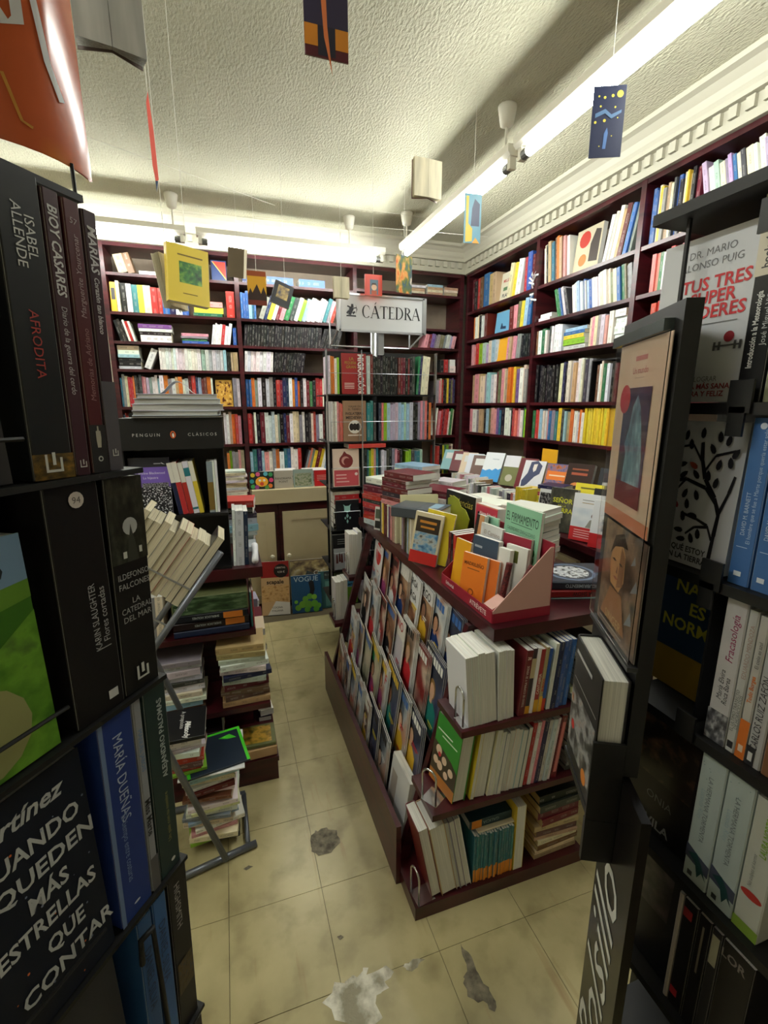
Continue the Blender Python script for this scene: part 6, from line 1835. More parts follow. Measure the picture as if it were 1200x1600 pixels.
b.rect('spine', 0, 0, 1, 0.365, (84, 80, 86), 'grey_foot'); b.text('spine', 'MARÍAS', 0.5, 0.86, 0.0066, (214, 210, 212), rot=-90, fit=0.033, bold=True, shear=0.15); b.text('spine', 'Corazón tan blanco', 0.5, 0.655, 0.0042, (196, 190, 192), rot=-90, fit=0.04, bold=True, shear=0.15); bracket_logo(b, 0.06)
b = tb('thick black thriller spine with a small round number label', -0.0765, -0.0315, 1, 0.191, (18, 15, 16), lean=0.4)
b.text('spine', 'KARIN SLAUGHTER', 0.6, 0.44, 0.0058, (176, 176, 176), rot=90, fit=0.056); b.text('spine', 'Flores cortadas', 0.78, 0.44, 0.006, (176, 176, 176), rot=90, fit=0.046); b.rect('spine', 0.55, 0.292, 0.85, 0.296, (170, 170, 170)); b.rect('spine', 0.66, 0.05, 0.86, 0.09, (206, 206, 206), 'publisher_mark')
b.disc('spine', 0.55, 0.94, 0.14, (206, 196, 190)); b.text('spine', '94', 0.55, 0.94, 0.005, (90, 80, 80))
b = tb('thick black novel spine with a moonlit cathedral picture', -0.0308, 0.0078, 1, 0.19, (18, 17, 16), lean=1.6)
b.rect('spine', 0.02, 0.62, 0.98, 1.0, art('cathedral', [(14, 14, 12), (40, 42, 34), (72, 74, 60)], 5, 4), 'cover_picture'); b.disc('spine', 0.55, 0.78, 0.2, (176, 178, 178)); b.poly('spine', [(0.4, 0.62), (0.72, 0.62), (0.66, 0.7), (0.6, 0.75), (0.56, 0.79), (0.52, 0.75), (0.46, 0.7)], (56, 58, 50)); b.rect('spine', 0.3, 0.64, 0.4, 0.67, (206, 206, 196)); b.rect('spine', 0.74, 0.65, 0.82, 0.68, (206, 206, 196))
for s_, y in (('ILDEFONSO', 0.56), ('FALCONES', 0.515), ('LA', 0.44), ('CATEDRAL', 0.40), ('DEL MAR', 0.36)): b.text('spine', s_, 0.52, y, 0.0052, (170, 170, 168), fit=0.032)
bracket_logo(b, 0.05, k=0.8)
b = tb('thick royal blue novel spine with pale capitals', -0.0665, -0.0312, 2, 0.205, (34, 56, 124), d=0.13)
b.text('spine', 'MARÍA DUEÑAS', 0.5, 0.70, 0.0095, (176, 186, 206), rot=-90, fit=0.085); b.text('spine', 'El tiempo entre costuras', 0.42, 0.36, 0.006, (130, 150, 186), rot=-90, fit=0.07); b.disc('spine', 0.5, 0.06, 0.1, (206, 214, 226), sy=0.06); b.rect('spine', -0.0, 0, 0.12, 1, (110, 130, 166), 'pale_edge')
b = tb('slim grey white spine between royal blue and dark green ones', -0.0307, -0.0208, 2, 0.204, (150, 152, 156))
b.text('spine', 'MANUEL JABOIS', 0.5, 0.75, 0.0042, (90, 130, 170), rot=-90, fit=0.06); b.text('spine', 'Miss Marte', 0.5, 0.4, 0.0062, (30, 30, 32), rot=-90, fit=0.06, bold=True); b.rect('spine', 0, 0, 1, 0.18, (90, 88, 88), 'grey_foot')
b = tb('dark green spine with white bold capitals in the tower', -0.0202, 0.0075, 2, 0.205, (34, 54, 52), lean=1.6)
b.text('spine', 'ALEJANDRO PALOMAS', 0.62, 0.72, 0.0058, (176, 186, 184), rot=90, fit=0.085, bold=True); b.text('spine', 'Un país con tu nombre', 0.55, 0.3, 0.0042, (150, 140, 80), rot=90, fit=0.06); b.disc('spine', 0.62, 0.05, 0.1, (206, 206, 200), sy=0.1)
b = tb('mid blue thriller spine below the royal blue novel', -0.0575, -0.0395, 3, 0.197, (44, 84, 132)); b.text('spine', 'DANIEL SILVA', 0.5, 0.62, 0.0085, (20, 40, 74), rot=-90, fit=0.12)
b = tb('brighter blue twin thriller spine next to the near-black one', -0.0385, -0.0205, 3, 0.198, (48, 92, 146)); b.text('spine', 'DANIEL SILVA', 0.5, 0.66, 0.0085, (22, 44, 80), rot=-90, fit=0.12)
b = tb('near-black spine with silver author name above the floor', -0.0198, 0.0075, 3, 0.2, (26, 22, 24), lean=1.6); b.text('spine', 'HIGHSMITH', 0.42, 0.8, 0.0075, (170, 166, 164), rot=-90, fit=0.06); b.rect('spine', 0.1, 0.25, 0.9, 0.45, art('gold_scene', [(26, 22, 24), (80, 60, 20), (40, 50, 70)], 5, 3))
for k, (s0, s1, c, nm) in enumerate(((-0.0575, -0.03, (60, 50, 54), 'slate'), (-0.0295, 0.0072, (34, 20, 22), 'dark wine'))):
    b = tb('%s paperback spine in the lowest seen tower tray' % nm, s0, s1, 4, 0.195, c); b.text('spine', 'Q', 0.5, 0.8, 0.008, (150, 150, 150)) if False else None
# face-out covers on the nearer half of the tower
def tf(label, s1, w_, row, h, col, dz=0.0, off=-0.002, t=0.02, tilt=2):
    return face('pocket_book', label, lt(s1 - w_ / 2, LROW[row] + dz + 0.0005, off), LN, w_, h, t, col, tilt, group=None)
b = tf('charcoal face-out pocket book with small grey print, upper tower', -0.0905, 0.125, 0, 0.19, (52, 50, 50))
for k in range(4): b.rect('front', 0.55, 0.3 - 0.05 * k, 0.97, 0.315 - 0.05 * k, (110, 108, 106))
b = tf('face-out pocket book with a bright green meadow painting under blue sky', -0.0895, 0.125, 1, 0.163, (60, 110, 30), dz=0.0)
b.rect('front', 0, 0.72, 1, 1, (120, 150, 180)); b.poly('front', [(0, 0.6), (1, 0.72), (1, 0.8), (0.5, 0.76), (0, 0.72)], (96, 140, 40)); b.poly('front', [(0, 0.0), (1, 0.0), (1, 0.66), (0.7, 0.5), (0.3, 0.55), (0, 0.5)], art('meadow', [(30, 70, 20), (70, 120, 30), (110, 160, 50), (46, 60, 40)], 3, 4)); b.disc('front', 0.62, 0.215, 0.26, (150, 150, 96)); b.text('front', 'O', 0.83, 0.86, 0.012, (30, 40, 40), bold=True)
b = tf('night-blue face-out pocket book with starry dots and silver capitals', -0.0745, 0.135, 2, 0.195, (20, 26, 40), off=0.0)
for s_, y, x in (('Martínez', 0.9, 0.62), ('CUANDO', 0.76, 0.66), ('QUEDEN', 0.645, 0.72), ('MÁS', 0.53, 0.7), ('ESTRELLAS', 0.42, 0.68), ('QUE', 0.3, 0.74), ('CONTAR', 0.18, 0.74)):
    b.text('front', s_, x, y, 0.0135, (190, 192, 192), fit=0.075 if len(s_) > 5 else 0.03, bold=True, shear=0.0 if s_ != 'Martínez' else 0.3)
for k in range(26): b.disc('front', random.uniform(0.3, 0.97), random.uniform(0.03, 0.97), random.uniform(0.003, 0.008), random.choice([(150, 160, 180), (226, 110, 50), (120, 130, 150)]), 'star_dot', n=6)
b = tf('dark grey face-out pocket book with a red heart photo, low tower', -0.0735, 0.135, 3, 0.19, (54, 54, 58))
b.disc('front', 0.85, 0.5, 0.16, (150, 44, 36)); b.disc('front', 0.7, 0.52, 0.12, (130, 40, 34)); b.rect('front', 0.5, 0.75, 0.8, 0.77, (150, 150, 150))

# orange curved header above the tower
hm, nt, bb = new_mat('glossy_orange_header')
L = nt.links.new
tc = node(nt, 'ShaderNodeTexCoord'); nz = node(nt, 'ShaderNodeTexNoise'); nz.inputs['Scale'].default_value = 14; nz.inputs['Detail'].default_value = 1
L(tc.outputs['Object'], nz.inputs['Vector'])
rr = node(nt, 'ShaderNodeValToRGB'); rr.color_ramp.elements[0].position = 0.5; rr.color_ramp.elements[0].color = lin((206, 98, 56)); rr.color_ramp.elements[1].position = 0.62; rr.color_ramp.elements[1].color = lin((214, 122, 40))
L(nz.outputs['Fac'], rr.inputs['Fac']); L(rr.outputs['Color'], bb.inputs['Base Color']); bb.inputs['Roughness'].default_value = 0.16
hdr = empty('header_sign', 'curved glossy orange header sign above the pocket book tower', 'sign', lt(-0.09, 1.757, -0.06))
def hs(s, z, e=0.0):
    """surface of the header: gentle S in plan"""
    off = -0.05 + 0.028 * math.sin((s + 0.07) * 24)
    return lt(s, z, off + e) - hdr.location
m = MB(); ns, nz_ = 24, 8
for side in (0, 1):
    for j in range(nz_ + 1):
        for i in range(ns + 1):
            m.v.append(hs(-0.24 + 0.268 * i / ns, 1.775 + 0.33 * j / nz_, 0.0 if side == 0 else -0.0015))
N_ = (ns + 1) * (nz_ + 1)
for j in range(nz_):
    for i in range(ns):
        a = j * (ns + 1) + i
        m.f.append((a, a + 1, a + ns + 2, a + ns + 1)); m.f.append((N_ + a, N_ + a + ns + 1, N_ + a + ns + 2, N_ + a + 1))
hp = m.build('curved_panel', hm, hdr, True)
for s_ in (-0.2, 0.004):
    q = hs(s_, 1.7571); MB().tube([q, q + UPV * 0.02], 0.0014, 6).build('support_pin', BLACKM, hdr)
def stroke(pts, w_, c, nm='lettering'):
    vs, fs = [], []
    for i, (s, z) in enumerate(pts):
        a = pts[max(0, i - 1)]; c2 = pts[min(len(pts) - 1, i + 1)]
        dx, dz = c2[0] - a[0], c2[1] - a[1]; l_ = math.hypot(dx, dz) or 1
        nx, nzz = -dz / l_ * w_ / 2, dx / l_ * w_ / 2
        vs += [tuple(hs(s + nx, z + nzz, 0.0008)), tuple(hs(s - nx, z - nzz, 0.0008))]
    for i in range(len(pts) - 1): fs.append((2 * i, 2 * i + 1, 2 * i + 3, 2 * i + 2))
    me = bpy.data.meshes.new(nm); me.from_pydata(vs, [], fs); me.materials.append(ink(c)); link(nm, me, hdr)
stroke([(-0.055, 1.93), (-0.052, 1.88), (-0.03, 1.845), (-0.022, 1.85), (-0.022, 1.90), (-0.022, 1.95)], 0.007, (226, 226, 232))
stroke([(-0.012, 1.95), (-0.012, 1.88), (-0.006, 1.835), (0.002, 1.815)], 0.005, (226, 226, 232))
stroke([(-0.10, 1.87), (-0.092, 1.84), (-0.08, 1.832)], 0.0012, (150, 84, 40)); stroke([(-0.035, 1.815), (-0.028, 1.79), (-0.022, 1.788)], 0.002, (214, 150, 60))

# ================================================================== right rack of pocket books
RX = 0.56; RN = Vector((-1, 0, 0)); RROW = [1.604, 1.394, 1.185, 0.968, 0.745, 0.53]
rk = empty('pocket_book_rack', 'tall black rack of pocket books at right of the entrance', 'book rack', (0.65, 0.3, 0))
def rpart(name, mb, mat, smooth=False):
    ob = mb.build(name, mat, rk, smooth); ob.matrix_local = Matrix.Translation(-rk.location); return ob
for z in RROW:
    rpart('tray', MB().box((RX - 0.012, 0.12, z - 0.014), (RX + 0.16, 0.485, z - 0.0006)), BLACKM)
rpart('back_plate', MB().box((RX + 0.161, 0.12, 0.03), (RX + 0.167, 0.535, 1.83)), BLACKM)
rpart('top_board', MB().box((RX - 0.03, 0.12, 1.82), (RX + 0.17, 0.515, 1.833)), BLACKM)
rpart('base', MB().box((RX - 0.02, 0.1, 0), (RX + 0.2, 0.44, 0.03)), BLACKM)
rpart('upright', MB().box((RX - 0.012, 0.477, 1.6), (RX - 0.008, 0.481, 1.82)), BLACKM)
for z, y in ((1.604, 0.383), (1.394, 0.383), (1.185, 0.385)):
    rpart('divider_clip', MB().box((RX - 0.016, y - 0.009, z + 0.172), (RX - 0.0125, y + 0.009, z + 0.205)), BLACKP)
    rpart('tray_lip_tab', MB().box((RX - 0.016, y - 0.014, z - 0.012), (RX - 0.0125, y + 0.012, z + 0.024)), BLACKP)
def rb(label, y0, y1, row, h, col, d=0.13, hard=False, lean=0.0):
    t = abs(y0 - y1) - 0.0006
    return book('pocket_book', label, F_spine((RX, (y0 + y1) / 2, RROW[row]), RN, t, lean), t, d, h, col, 'book', 'pocket books in the right rack', hard)
def rfc(label, yr, w_, row, h, col, off=0.004, t=0.02, tilt=2):
    return face('pocket_book', label, (RX + off, yr + w_ / 2, RROW[row] + 0.0005), RN, w_, h, t, col, tilt)
b = rfc('white face-out pocket book with bold red title in right rack', 0.404, 0.125, 0, 0.197, (206, 208, 212), tilt=1, off=0.008)
b.text('front', 'DR. MARIO', 0.55, 0.9, 0.0085, (110, 110, 112), fit=0.07); b.text('front', 'ALONSO PUIG', 0.55, 0.83, 0.0085, (110, 110, 112), fit=0.085)
for s_, y, f_ in (('TUS TRES', 0.715, 0.1), ('SUPER', 0.63, 0.075), ('PODERES', 0.545, 0.1)): b.text('front', s_, 0.62, y, 0.0145, (196, 30, 40), fit=f_, bold=True)
b.rect('front', 0.45, 0.47, 0.9, 0.474, (120, 120, 120)); b.rect('front', 0.45, 0.3, 0.454, 0.47, (120, 120, 120)); b.poly('front', [(0.42, 0.22), (0.54, 0.22), (0.51, 0.27), (0.5, 0.35), (0.48, 0.39), (0.46, 0.35), (0.45, 0.27)], (230, 230, 232)); b.rect('front', 0.43, 0.2, 0.54, 0.225, (150, 30, 50)); b.disc('front', 0.85, 0.38, 0.05, (140, 30, 40)); b.rect('front', 0.72, 0.325, 0.98, 0.335, (90, 90, 92))
for x in (0.72, 0.77, 0.92, 0.97): b.rect('front', x - 0.012, 0.305, x + 0.012, 0.355, (90, 90, 92))
b.text('front', 'PARA LOGRAR', 0.6, 0.14, 0.0062, (110, 110, 112), fit=0.05); b.text('front', 'UNA VIDA MÁS SANA,', 0.6, 0.095, 0.0062, (150, 50, 60), fit=0.09, bold=True); b.text('front', 'PRÓSPERA Y FELIZ', 0.6, 0.05, 0.0062, (150, 50, 60), fit=0.075, bold=True)
b = rb('black spine with beige lettered top in the right rack', 0.399, 0.371, 0, 0.214, (24, 24, 26))
b.rect('spine', 0, 0.62, 1, 1, (206, 198, 178), 'beige_top'); b.text('spine', 'books4pocket', 0.4, 0.8, 0.0085, (60, 56, 56), rot=90, fit=0.062, bold=True); b.text('spine', 'Ensayo y divulgación', 0.78, 0.8, 0.005, (90, 80, 76), rot=90, fit=0.05); b.text('spine', 'Introducción a la Meteorología', 0.36, 0.36, 0.0062, (214, 214, 210), rot=90, fit=0.08, bold=True); b.text('spine', 'José Miguel Viñas', 0.74, 0.42, 0.006, (190, 190, 190), rot=90, fit=0.06); b.text('spine', '278', 0.5, 0.06, 0.0052, (226, 226, 220), bold=True)
b = rb('olive and grey spine at the right rack top tray', 0.369, 0.345, 0, 0.205, (150, 150, 120))
b = rb('pale spine nearest the entrance in right rack top tray', 0.344, 0.32, 0, 0.2, (190, 186, 180))
b = rfc('pale face-out pocket book with a black leafy tree', 0.381, 0.135, 1, 0.186, (196, 198, 204))
def br(pts, w_):
    for i in range(len(pts) - 1):
        (x0, y0), (x1, y1) = pts[i], pts[i + 1]; l_ = math.hypot(x1 - x0, y1 - y0); nx, ny = -(y1 - y0) / l_ * w_ / 2, (x1 - x0) / l_ * w_ / 2
        b.poly('front', [(x0 + nx, y0 + ny), (x0 - nx, y0 - ny), (x1 - nx * 0.8, y1 - ny * 0.8), (x1 + nx * 0.8, y1 + ny * 0.8)], (24, 22, 28), 'branch')
br([(0.84, 0.06), (0.85, 0.25), (0.86, 0.4), (0.8, 0.5), (0.68, 0.62), (0.62, 0.75), (0.6, 0.86)], 0.04); br([(0.86, 0.4), (0.92, 0.55), (0.95, 0.66)], 0.03)
br([(0.84, 0.45), (0.7, 0.56), (0.5, 0.6), (0.25, 0.56)], 0.028); br([(0.84, 0.22), (0.78, 0.31), (0.66, 0.34), (0.5, 0.36)], 0.022); br([(0.78, 0.3), (0.66, 0.28), (0.58, 0.22)], 0.02); br([(0.66, 0.66), (0.75, 0.78), (0.92, 0.82)], 0.02); br([(0.62, 0.74), (0.52, 0.84), (0.4, 0.82)], 0.018); br([(0.5, 0.6), (0.4, 0.5), (0.42, 0.4)], 0.02)
lv = [(0.6, 0.92, 90), (0.44, 0.9, 80), (0.5, 0.84, 100), (0.37, 0.83, 170), (0.32, 0.74, 190), (0.44, 0.7, 20), (0.56, 0.7, 150), (0.35, 0.62, 140), (0.47, 0.63, 40), (0.6, 0.64, 130), (0.77, 0.9, 100), (0.85, 0.88, 80), (0.72, 0.82, 120), (0.93, 0.8, 60), (0.8, 0.72, 80), (0.9, 0.74, 100), (0.72, 0.64, 100), (0.8, 0.6, 80), (0.52, 0.5, 70), (0.64, 0.5, 110), (0.44, 0.42, 130), (0.56, 0.43, 100), (0.4, 0.33, 80), (0.54, 0.34, 100), (0.64, 0.36, 170), (0.52, 0.24, 180), (0.56, 0.18, 190), (0.66, 0.2, 110), (0.72, 0.24, 100), (0.3, 0.48, 100), (0.28, 0.4, 120)]
for k, (x, y, a) in enumerate(lv):
    ca, sa = math.cos(math.radians(a)), math.sin(math.radians(a)); r_ = 0.05
    pts = [(x + (px_ * ca - py_ * sa) * r_, y + (px_ * sa + py_ * ca) * r_ * 0.75) for px_, py_ in ((1.1, 0), (0.6, 0.38), (0, 0.5), (-0.6, 0.4), (-0.9, 0), (-0.6, -0.4), (0, -0.5), (0.6, -0.38))]
    b.poly('front', pts, {6: (150, 66, 40), 20: (150, 40, 50), 22: (150, 90, 50), 3: (50, 84, 92)}.get(k, (26, 24, 32)), 'leaf_print')
b.text('front', '¿PARA QUÉ ESTOY', 0.55, 0.12, 0.0075, (40, 38, 46), fit=0.075, bold=True); b.text('front', 'AQUÍ EN LA TIERRA?', 0.55, 0.06, 0.0075, (40, 38, 46), fit=0.085, bold=True)
for k, (y0, y1, nm) in enumerate(((0.3735, 0.3485, 'beside the tree cover'), (0.347, 0.3235, 'second from the tree cover'), (0.322, 0.299, 'third from the tree cover'))):
    b = rb('steel blue spine with white round badge, %s' % nm, y0, y1, 1, 0.193, (62, 104, 162))
    b.text('spine', 'DAVID M. BARNETT', 0.36, 0.44, 0.0048, (190, 206, 226), rot=90, fit=0.05); b.text('spine', 'El hombre que se fue a Marte porque quería estar solo', 0.66, 0.6, 0.0046, (176, 196, 220), rot=90, fit=0.13); b.disc('spine', 0.5, 0.955, 0.15, (196, 206, 220)); b.rect('spine', 0.2, 0.235, 0.7, 0.239, (190, 206, 226)); b.rect('spine', 0.28, 0.055, 0.62, 0.085, (214, 222, 232), 'publisher_mark')
b = rfc('dark blue face-out pocket book with yellow capitals and amber foot', 0.388, 0.13, 2, 0.185, (30, 54, 84), off=0.05)
b.rect('front', 0, 0, 1, 0.32, (150, 120, 30)); 
for s_, y in (('NADIE', 0.86), ('ES', 0.7), ('NORMAL', 0.55)): b.text('front', s_, 0.6, y, 0.018, (176, 170, 50), fit=0.1, bold=True)
dv = MB().prism([(1.19, 0.0), (1.372, 0.0), (1.372, 0.05), (1.33, 0.085), (1.25, 0.085), (1.19, 0.06)], 0.383, 0.386, Matrix(((0, 1, 0, RX), (0, 0, 1, 0), (1, 0, 0, 0), (0, 0, 0, 1))))
rpart('row_divider', dv, BLACKP)
specs = [(0.3685, 0.3425, (190, 188, 190), 'wide white spine with crimson italic title over grey drapery foot', 0.192), (0.342, 0.3305, (186, 186, 184), 'thin white spine with faint brown capitals beside the drapery one', 0.186), (0.3298, 0.3185, (182, 180, 176), 'thin white spine with an orange foot in right rack', 0.184), (0.318, 0.301, (172, 172, 174), 'white spine with large dark italic capitals and dark foot', 0.19), (0.3003, 0.28, (122, 84, 58), 'brown spine nearest the entrance, third tray of rack', 0.185)]
for k, (y0, y1, c, lab, h) in enumerate(specs):
    b = rb(lab, y0, y1, 2, h, c)
    if k == 0:
        b.text('spine', 'Fracasología', 0.55, 0.74, 0.0088, (150, 40, 90), rot=90, fit=0.062, shear=0.2); b.text('spine', 'María Elvira', 0.38, 0.41, 0.0062, (50, 50, 56), rot=90, fit=0.04, shear=0.2); b.text('spine', 'Roca Barea', 0.66, 0.38, 0.0062, (50, 50, 56), rot=90, fit=0.036, shear=0.2); b.rect('spine', 0, 0, 1, 0.22, art('drapery', [(40, 40, 44), (90, 90, 96), (176, 176, 180)], 4, 5), 'grey_foot')
    if k == 1: b.text('spine', 'EDUARDO MENDOZA', 0.6, 0.72, 0.0048, (160, 130, 120), rot=90, fit=0.075); b.text('spine', 'EL ÚLTIMO TRAYECTO', 0.35, 0.3, 0.0038, (90, 90, 90), rot=90, fit=0.055); b.text('spine', 'DE HORACIO DOS', 0.75, 0.3, 0.0038, (90, 90, 90), rot=90, fit=0.045); b.rect('spine', 0.2, 0.03, 0.8, 0.08, (40, 40, 44), 'publisher_mark')
    if k == 2: b.rect('spine', 0, 0, 1, 0.28, (206, 110, 40), 'orange_foot'); b.text('spine', 'Todo Borges', 0.45, 0.5, 0.0046, (206, 110, 40), rot=90, fit=0.06, bold=True); b.text('spine', 'El cielo es azul', 0.55, 0.74, 0.004, (60, 60, 60), rot=90, fit=0.035); b.rect('spine', 0.25, 0.05, 0.75, 0.1, (226, 200, 180), 'publisher_mark')
    if k == 3: b.text('spine', 'CARLOS RUIZ ZAFÓN', 0.4, 0.36, 0.0075, (40, 40, 46), rot=90, fit=0.095, shear=0.15); b.text('spine', 'LA CIUDAD', 0.6, 0.8, 0.007, (150, 60, 120), rot=90, fit=0.05, shear=0.15); b.rect('spine', 0, 0, 0.6, 0.13, (40, 38, 44), 'dark_foot'); b.rect('spine', 0.15, 0.03, 0.45, 0.09, (206, 206, 206), 'publisher_mark')
b = rfc('black face-out pocket book with a faint warm sculpture photo', 0.372, 0.13, 3, 0.19, (24, 20, 20), off=0.012)
b.rect('front', 0.1, 0.45, 0.95, 0.98, art('sculpture', [(20, 16, 16), (34, 26, 22), (110, 84, 64)], 4, 3)); b.text('front', 'ONIA', 0.6, 0.3, 0.012, (110, 110, 110), fit=0.06); b.text('front', 'VILA', 0.62, 0.08, 0.014, (150, 150, 150), fit=0.07, bold=True)
for k, (y0, y1) in enumerate(((0.3655, 0.3325), (0.3315, 0.2985))):
    b = rb('pale grey-green spine with dusky leaf foot, %s' % ('beside the black cover' if k == 0 else 'beside the red poppy spine'), y0, y1, 3, 0.193, (172, 184, 182), lean=0)
    b.text('spine', 'LA HERMANA TORMENTA', 0.5, 0.6, 0.0062, (110, 116, 120), rot=-90, fit=0.1); b.text('spine', 'Lucinda Riley', 0.3, 0.62, 0.0062, (150, 170, 180), rot=-90, fit=0.06)
    b.poly('spine', [(0, 0.16), (1, 0.12), (1, 0.21), (0.55, 0.23), (0.0, 0.27)], (70, 74, 92), 'dusk_band'); b.poly('spine', [(0.1, 0.2), (0.45, 0.16), (0.6, 0.06), (0.75, 0.12), (0.95, 0.08), (0.7, 0.18), (0.45, 0.24)], (30, 66, 66), 'leaf_print'); b.rect('spine', 0.2, 0.03, 0.4, 0.07, (50, 54, 56), 'publisher_mark')
    for q in range(5): b.disc('spine', random.uniform(0.1, 0.9), random.uniform(0.8, 0.97), 0.02, (50, 90, 110), 'star_dot', sy=0.02 * 6, n=6)
b = rb('white and green spine with a red poppy', 0.2975, 0.268, 3, 0.19, (184, 186, 178))
b.text('spine', 'LAURA NORTON', 0.6, 0.77, 0.007, (120, 160, 40), rot=90, fit=0.06, bold=True); b.text('spine', 'No culpes al karma', 0.35, 0.48, 0.0042, (120, 120, 120), rot=90, fit=0.05); b.disc('spine', 0.5, 0.3, 0.42, (176, 50, 44), sy=0.07); b.rect('spine', 0, 0, 1, 0.08, (130, 160, 60), 'green_foot')
for k, (y0, y1, c, ti) in enumerate(((0.364, 0.357, (170, 160, 150), None), (0.3565, 0.335, (22, 20, 22), 'rojo'), (0.3345, 0.3165, (24, 22, 24), None), (0.316, 0.302, (40, 38, 40), None), (0.3015, 0.262, (26, 22, 22), 'LOR'))):
    b = rb('%s spine in the dim fifth rack tray, %s' % (['pale thin', 'black', 'near-black', 'charcoal', 'wide black-brown'][k], ['at its far end', 'with a red mark', 'with tiny white print', 'with pale block letters', 'with large grey capitals'][k]), y0, y1, 4, 0.19, c)
    if k == 1: b.rect('spine', 0.1, 0.85, 0.7, 0.93, (130, 30, 36)); b.rect('spine', 0.1, 0.1, 0.6, 0.17, (150, 30, 40))
    if k == 2: b.rect('spine', 0.42, 0.5, 0.58, 0.92, (120, 112, 98))
    if k == 3: b.rect('spine', 0.15, 0.7, 0.85, 0.95, (170, 166, 140))
    if k == 4: b.text('spine', 'LOR', 0.4, 0.9, 0.012, (130, 122, 116), bold=True, fit=0.03)
b = rfc('black face-out pocket book in the dim fifth rack tray', 0.371, 0.13, 4, 0.19, (26, 24, 26), off=0.012)
b.rect('front', 0.1, 0.5, 0.9, 0.95, art('dim_cover', [(20, 18, 18), (50, 44, 44), (80, 70, 66)], 4, 3))

# ------------------------------------------------------------------ end board of the rack: posters in a sleeve, novel in a pocket, big lettering
BP = Vector((0.484, 0.417, 0)); PDn = Vector((0.449, 0.8935, 0)).normalized(); PNn = Vector((-0.8935, 0.449, 0)).normalized()
def pp(s, z, e=0.0): return BP + PDn * s + PNn * e + UPV * z
BF = cols(PDn, -PNn, UPV, BP.copy())                 # x along the board, y behind, z up
eb = empty('rack_end_board', 'tall black end board with poster sleeve, book pocket and white cursive word', 'sign board', (BP.x, BP.y, 0))
def spart(name, mb, mat, smooth=False):
    ob = mb.build(name, mat, eb, smooth); ob.matrix_local = Matrix.Translation(-eb.location); return ob
spart('upper_panel', MB().box((0.0, 0.003, 1.10), (0.19, 0.022, 1.715), BF), BLACKM)
spart('lower_board', MB().box((-0.075, 0.0, 0.0), (0.045, 0.012, 1.0995), BF), plain((20, 17, 17), 0.25, name='glossy_dark_board'))
spart('clip_bar', MB().box((0.02, -0.009, 1.684), (0.196, 0.0025, 1.698), BF), plain((70, 78, 76), 0.25, 0.4, name='dark_clip_bar'))
spart('bottom_channel', MB().box((-0.004, -0.011, 1.262), (0.165, 0.0025, 1.268), BF), plain((40, 42, 46), 0.3, name='dark_channel'))
gl, nt, bb = new_mat('clear_acrylic')
bb.inputs['Base Color'].default_value = (0.97, 0.98, 0.98, 1); bb.inputs['Roughness'].default_value = 0.04; bb.inputs['Transmission Weight'].default_value = 1.0; bb.inputs['IOR'].default_value = 1.12
spart('clear_sleeve', MB().box((0.002, -0.0085, 1.269), (0.178, -0.0075, 1.683), BF), gl)
def poster(label, s0, s1, z0, z1, col, e):
    w_ = s1 - s0
    return book('poster', label, F_face(pp((s0 + s1) / 2, z0, e), PNn, 0.0012, w_, 0, 0), 0.0012, w_, z1 - z0, col, 'poster', None, False, 'w', False, 'paper_back')
b = poster('cream poster with a bluish statue picture in the clear sleeve', 0.009, 0.174, 1.436, 1.683, (224, 196, 170), 0.0022)
b.rect('front', 0.0, 0.0, 1.0, 0.07, (206, 130, 96)); b.rect('front', 0.38, 0.9, 0.62, 0.925, (200, 120, 112)); b.text('front', 'Un mundo', 0.5, 0.85, 0.0085, (190, 80, 84), fit=0.08); b.rect('front', 0.4, 0.81, 0.6, 0.812, (170, 140, 130))
b.rect('front', 0.22, 0.12, 0.78, 0.76, art('dusk_ground', [(40, 34, 60), (60, 50, 84), (92, 60, 70)], 3, 3), 'poster_picture'); b.poly('front', [(0.34, 0.2), (0.74, 0.22), (0.72, 0.4), (0.66, 0.55), (0.6, 0.66), (0.52, 0.72), (0.44, 0.66), (0.4, 0.54), (0.33, 0.45), (0.38, 0.4)], art('statue', [(60, 92, 112), (104, 144, 160), (150, 186, 196)], 5, 5), 'statue_print'); b.rect('front', 0.22, 0.12, 0.78, 0.24, (110, 40, 44)); b.disc('front', 0.24, 0.7, 0.12, (176, 44, 56))
b = poster('dark poster with a warm portrait face under the statue poster', 0.0, 0.158, 1.27, 1.432, (60, 48, 42), 0.0022)
b.rect('front', 0.02, 0.0, 0.98, 1.0, art('portrait_ground', [(36, 30, 28), (90, 70, 56), (150, 120, 96), (60, 64, 72)], 3, 3), 'poster_picture'); b.poly('front', [(0.28, 0.45), (0.5, 0.42), (0.6, 0.55), (0.58, 0.78), (0.45, 0.9), (0.3, 0.85), (0.22, 0.65)], (196, 146, 96)); b.poly('front', [(0.2, 0.7), (0.3, 0.9), (0.5, 0.96), (0.62, 0.85), (0.48, 0.84), (0.32, 0.8)], (50, 34, 26)); b.poly('front', [(0.44, 0.45), (0.58, 0.5), (0.58, 0.76), (0.48, 0.84), (0.46, 0.66)], (150, 104, 70)); b.poly('front', [(0.27, 0.68), (0.33, 0.695), (0.39, 0.68), (0.33, 0.67)], (70, 44, 34)); b.poly('front', [(0.45, 0.68), (0.5, 0.69), (0.55, 0.675), (0.5, 0.665)], (60, 36, 28)); b.poly('front', [(0.34, 0.53), (0.4, 0.545), (0.47, 0.53), (0.4, 0.515)], (160, 84, 70)); b.poly('front', [(0.4, 0.58), (0.44, 0.575), (0.43, 0.66)], (120, 80, 56)); b.poly('front', [(0.1, 0.1), (0.75, 0.1), (0.6, 0.42), (0.3, 0.42)], (170, 120, 84)); b.text('front', 'SINGER', 0.45, 0.14, 0.014, (206, 180, 130), fit=0.09)
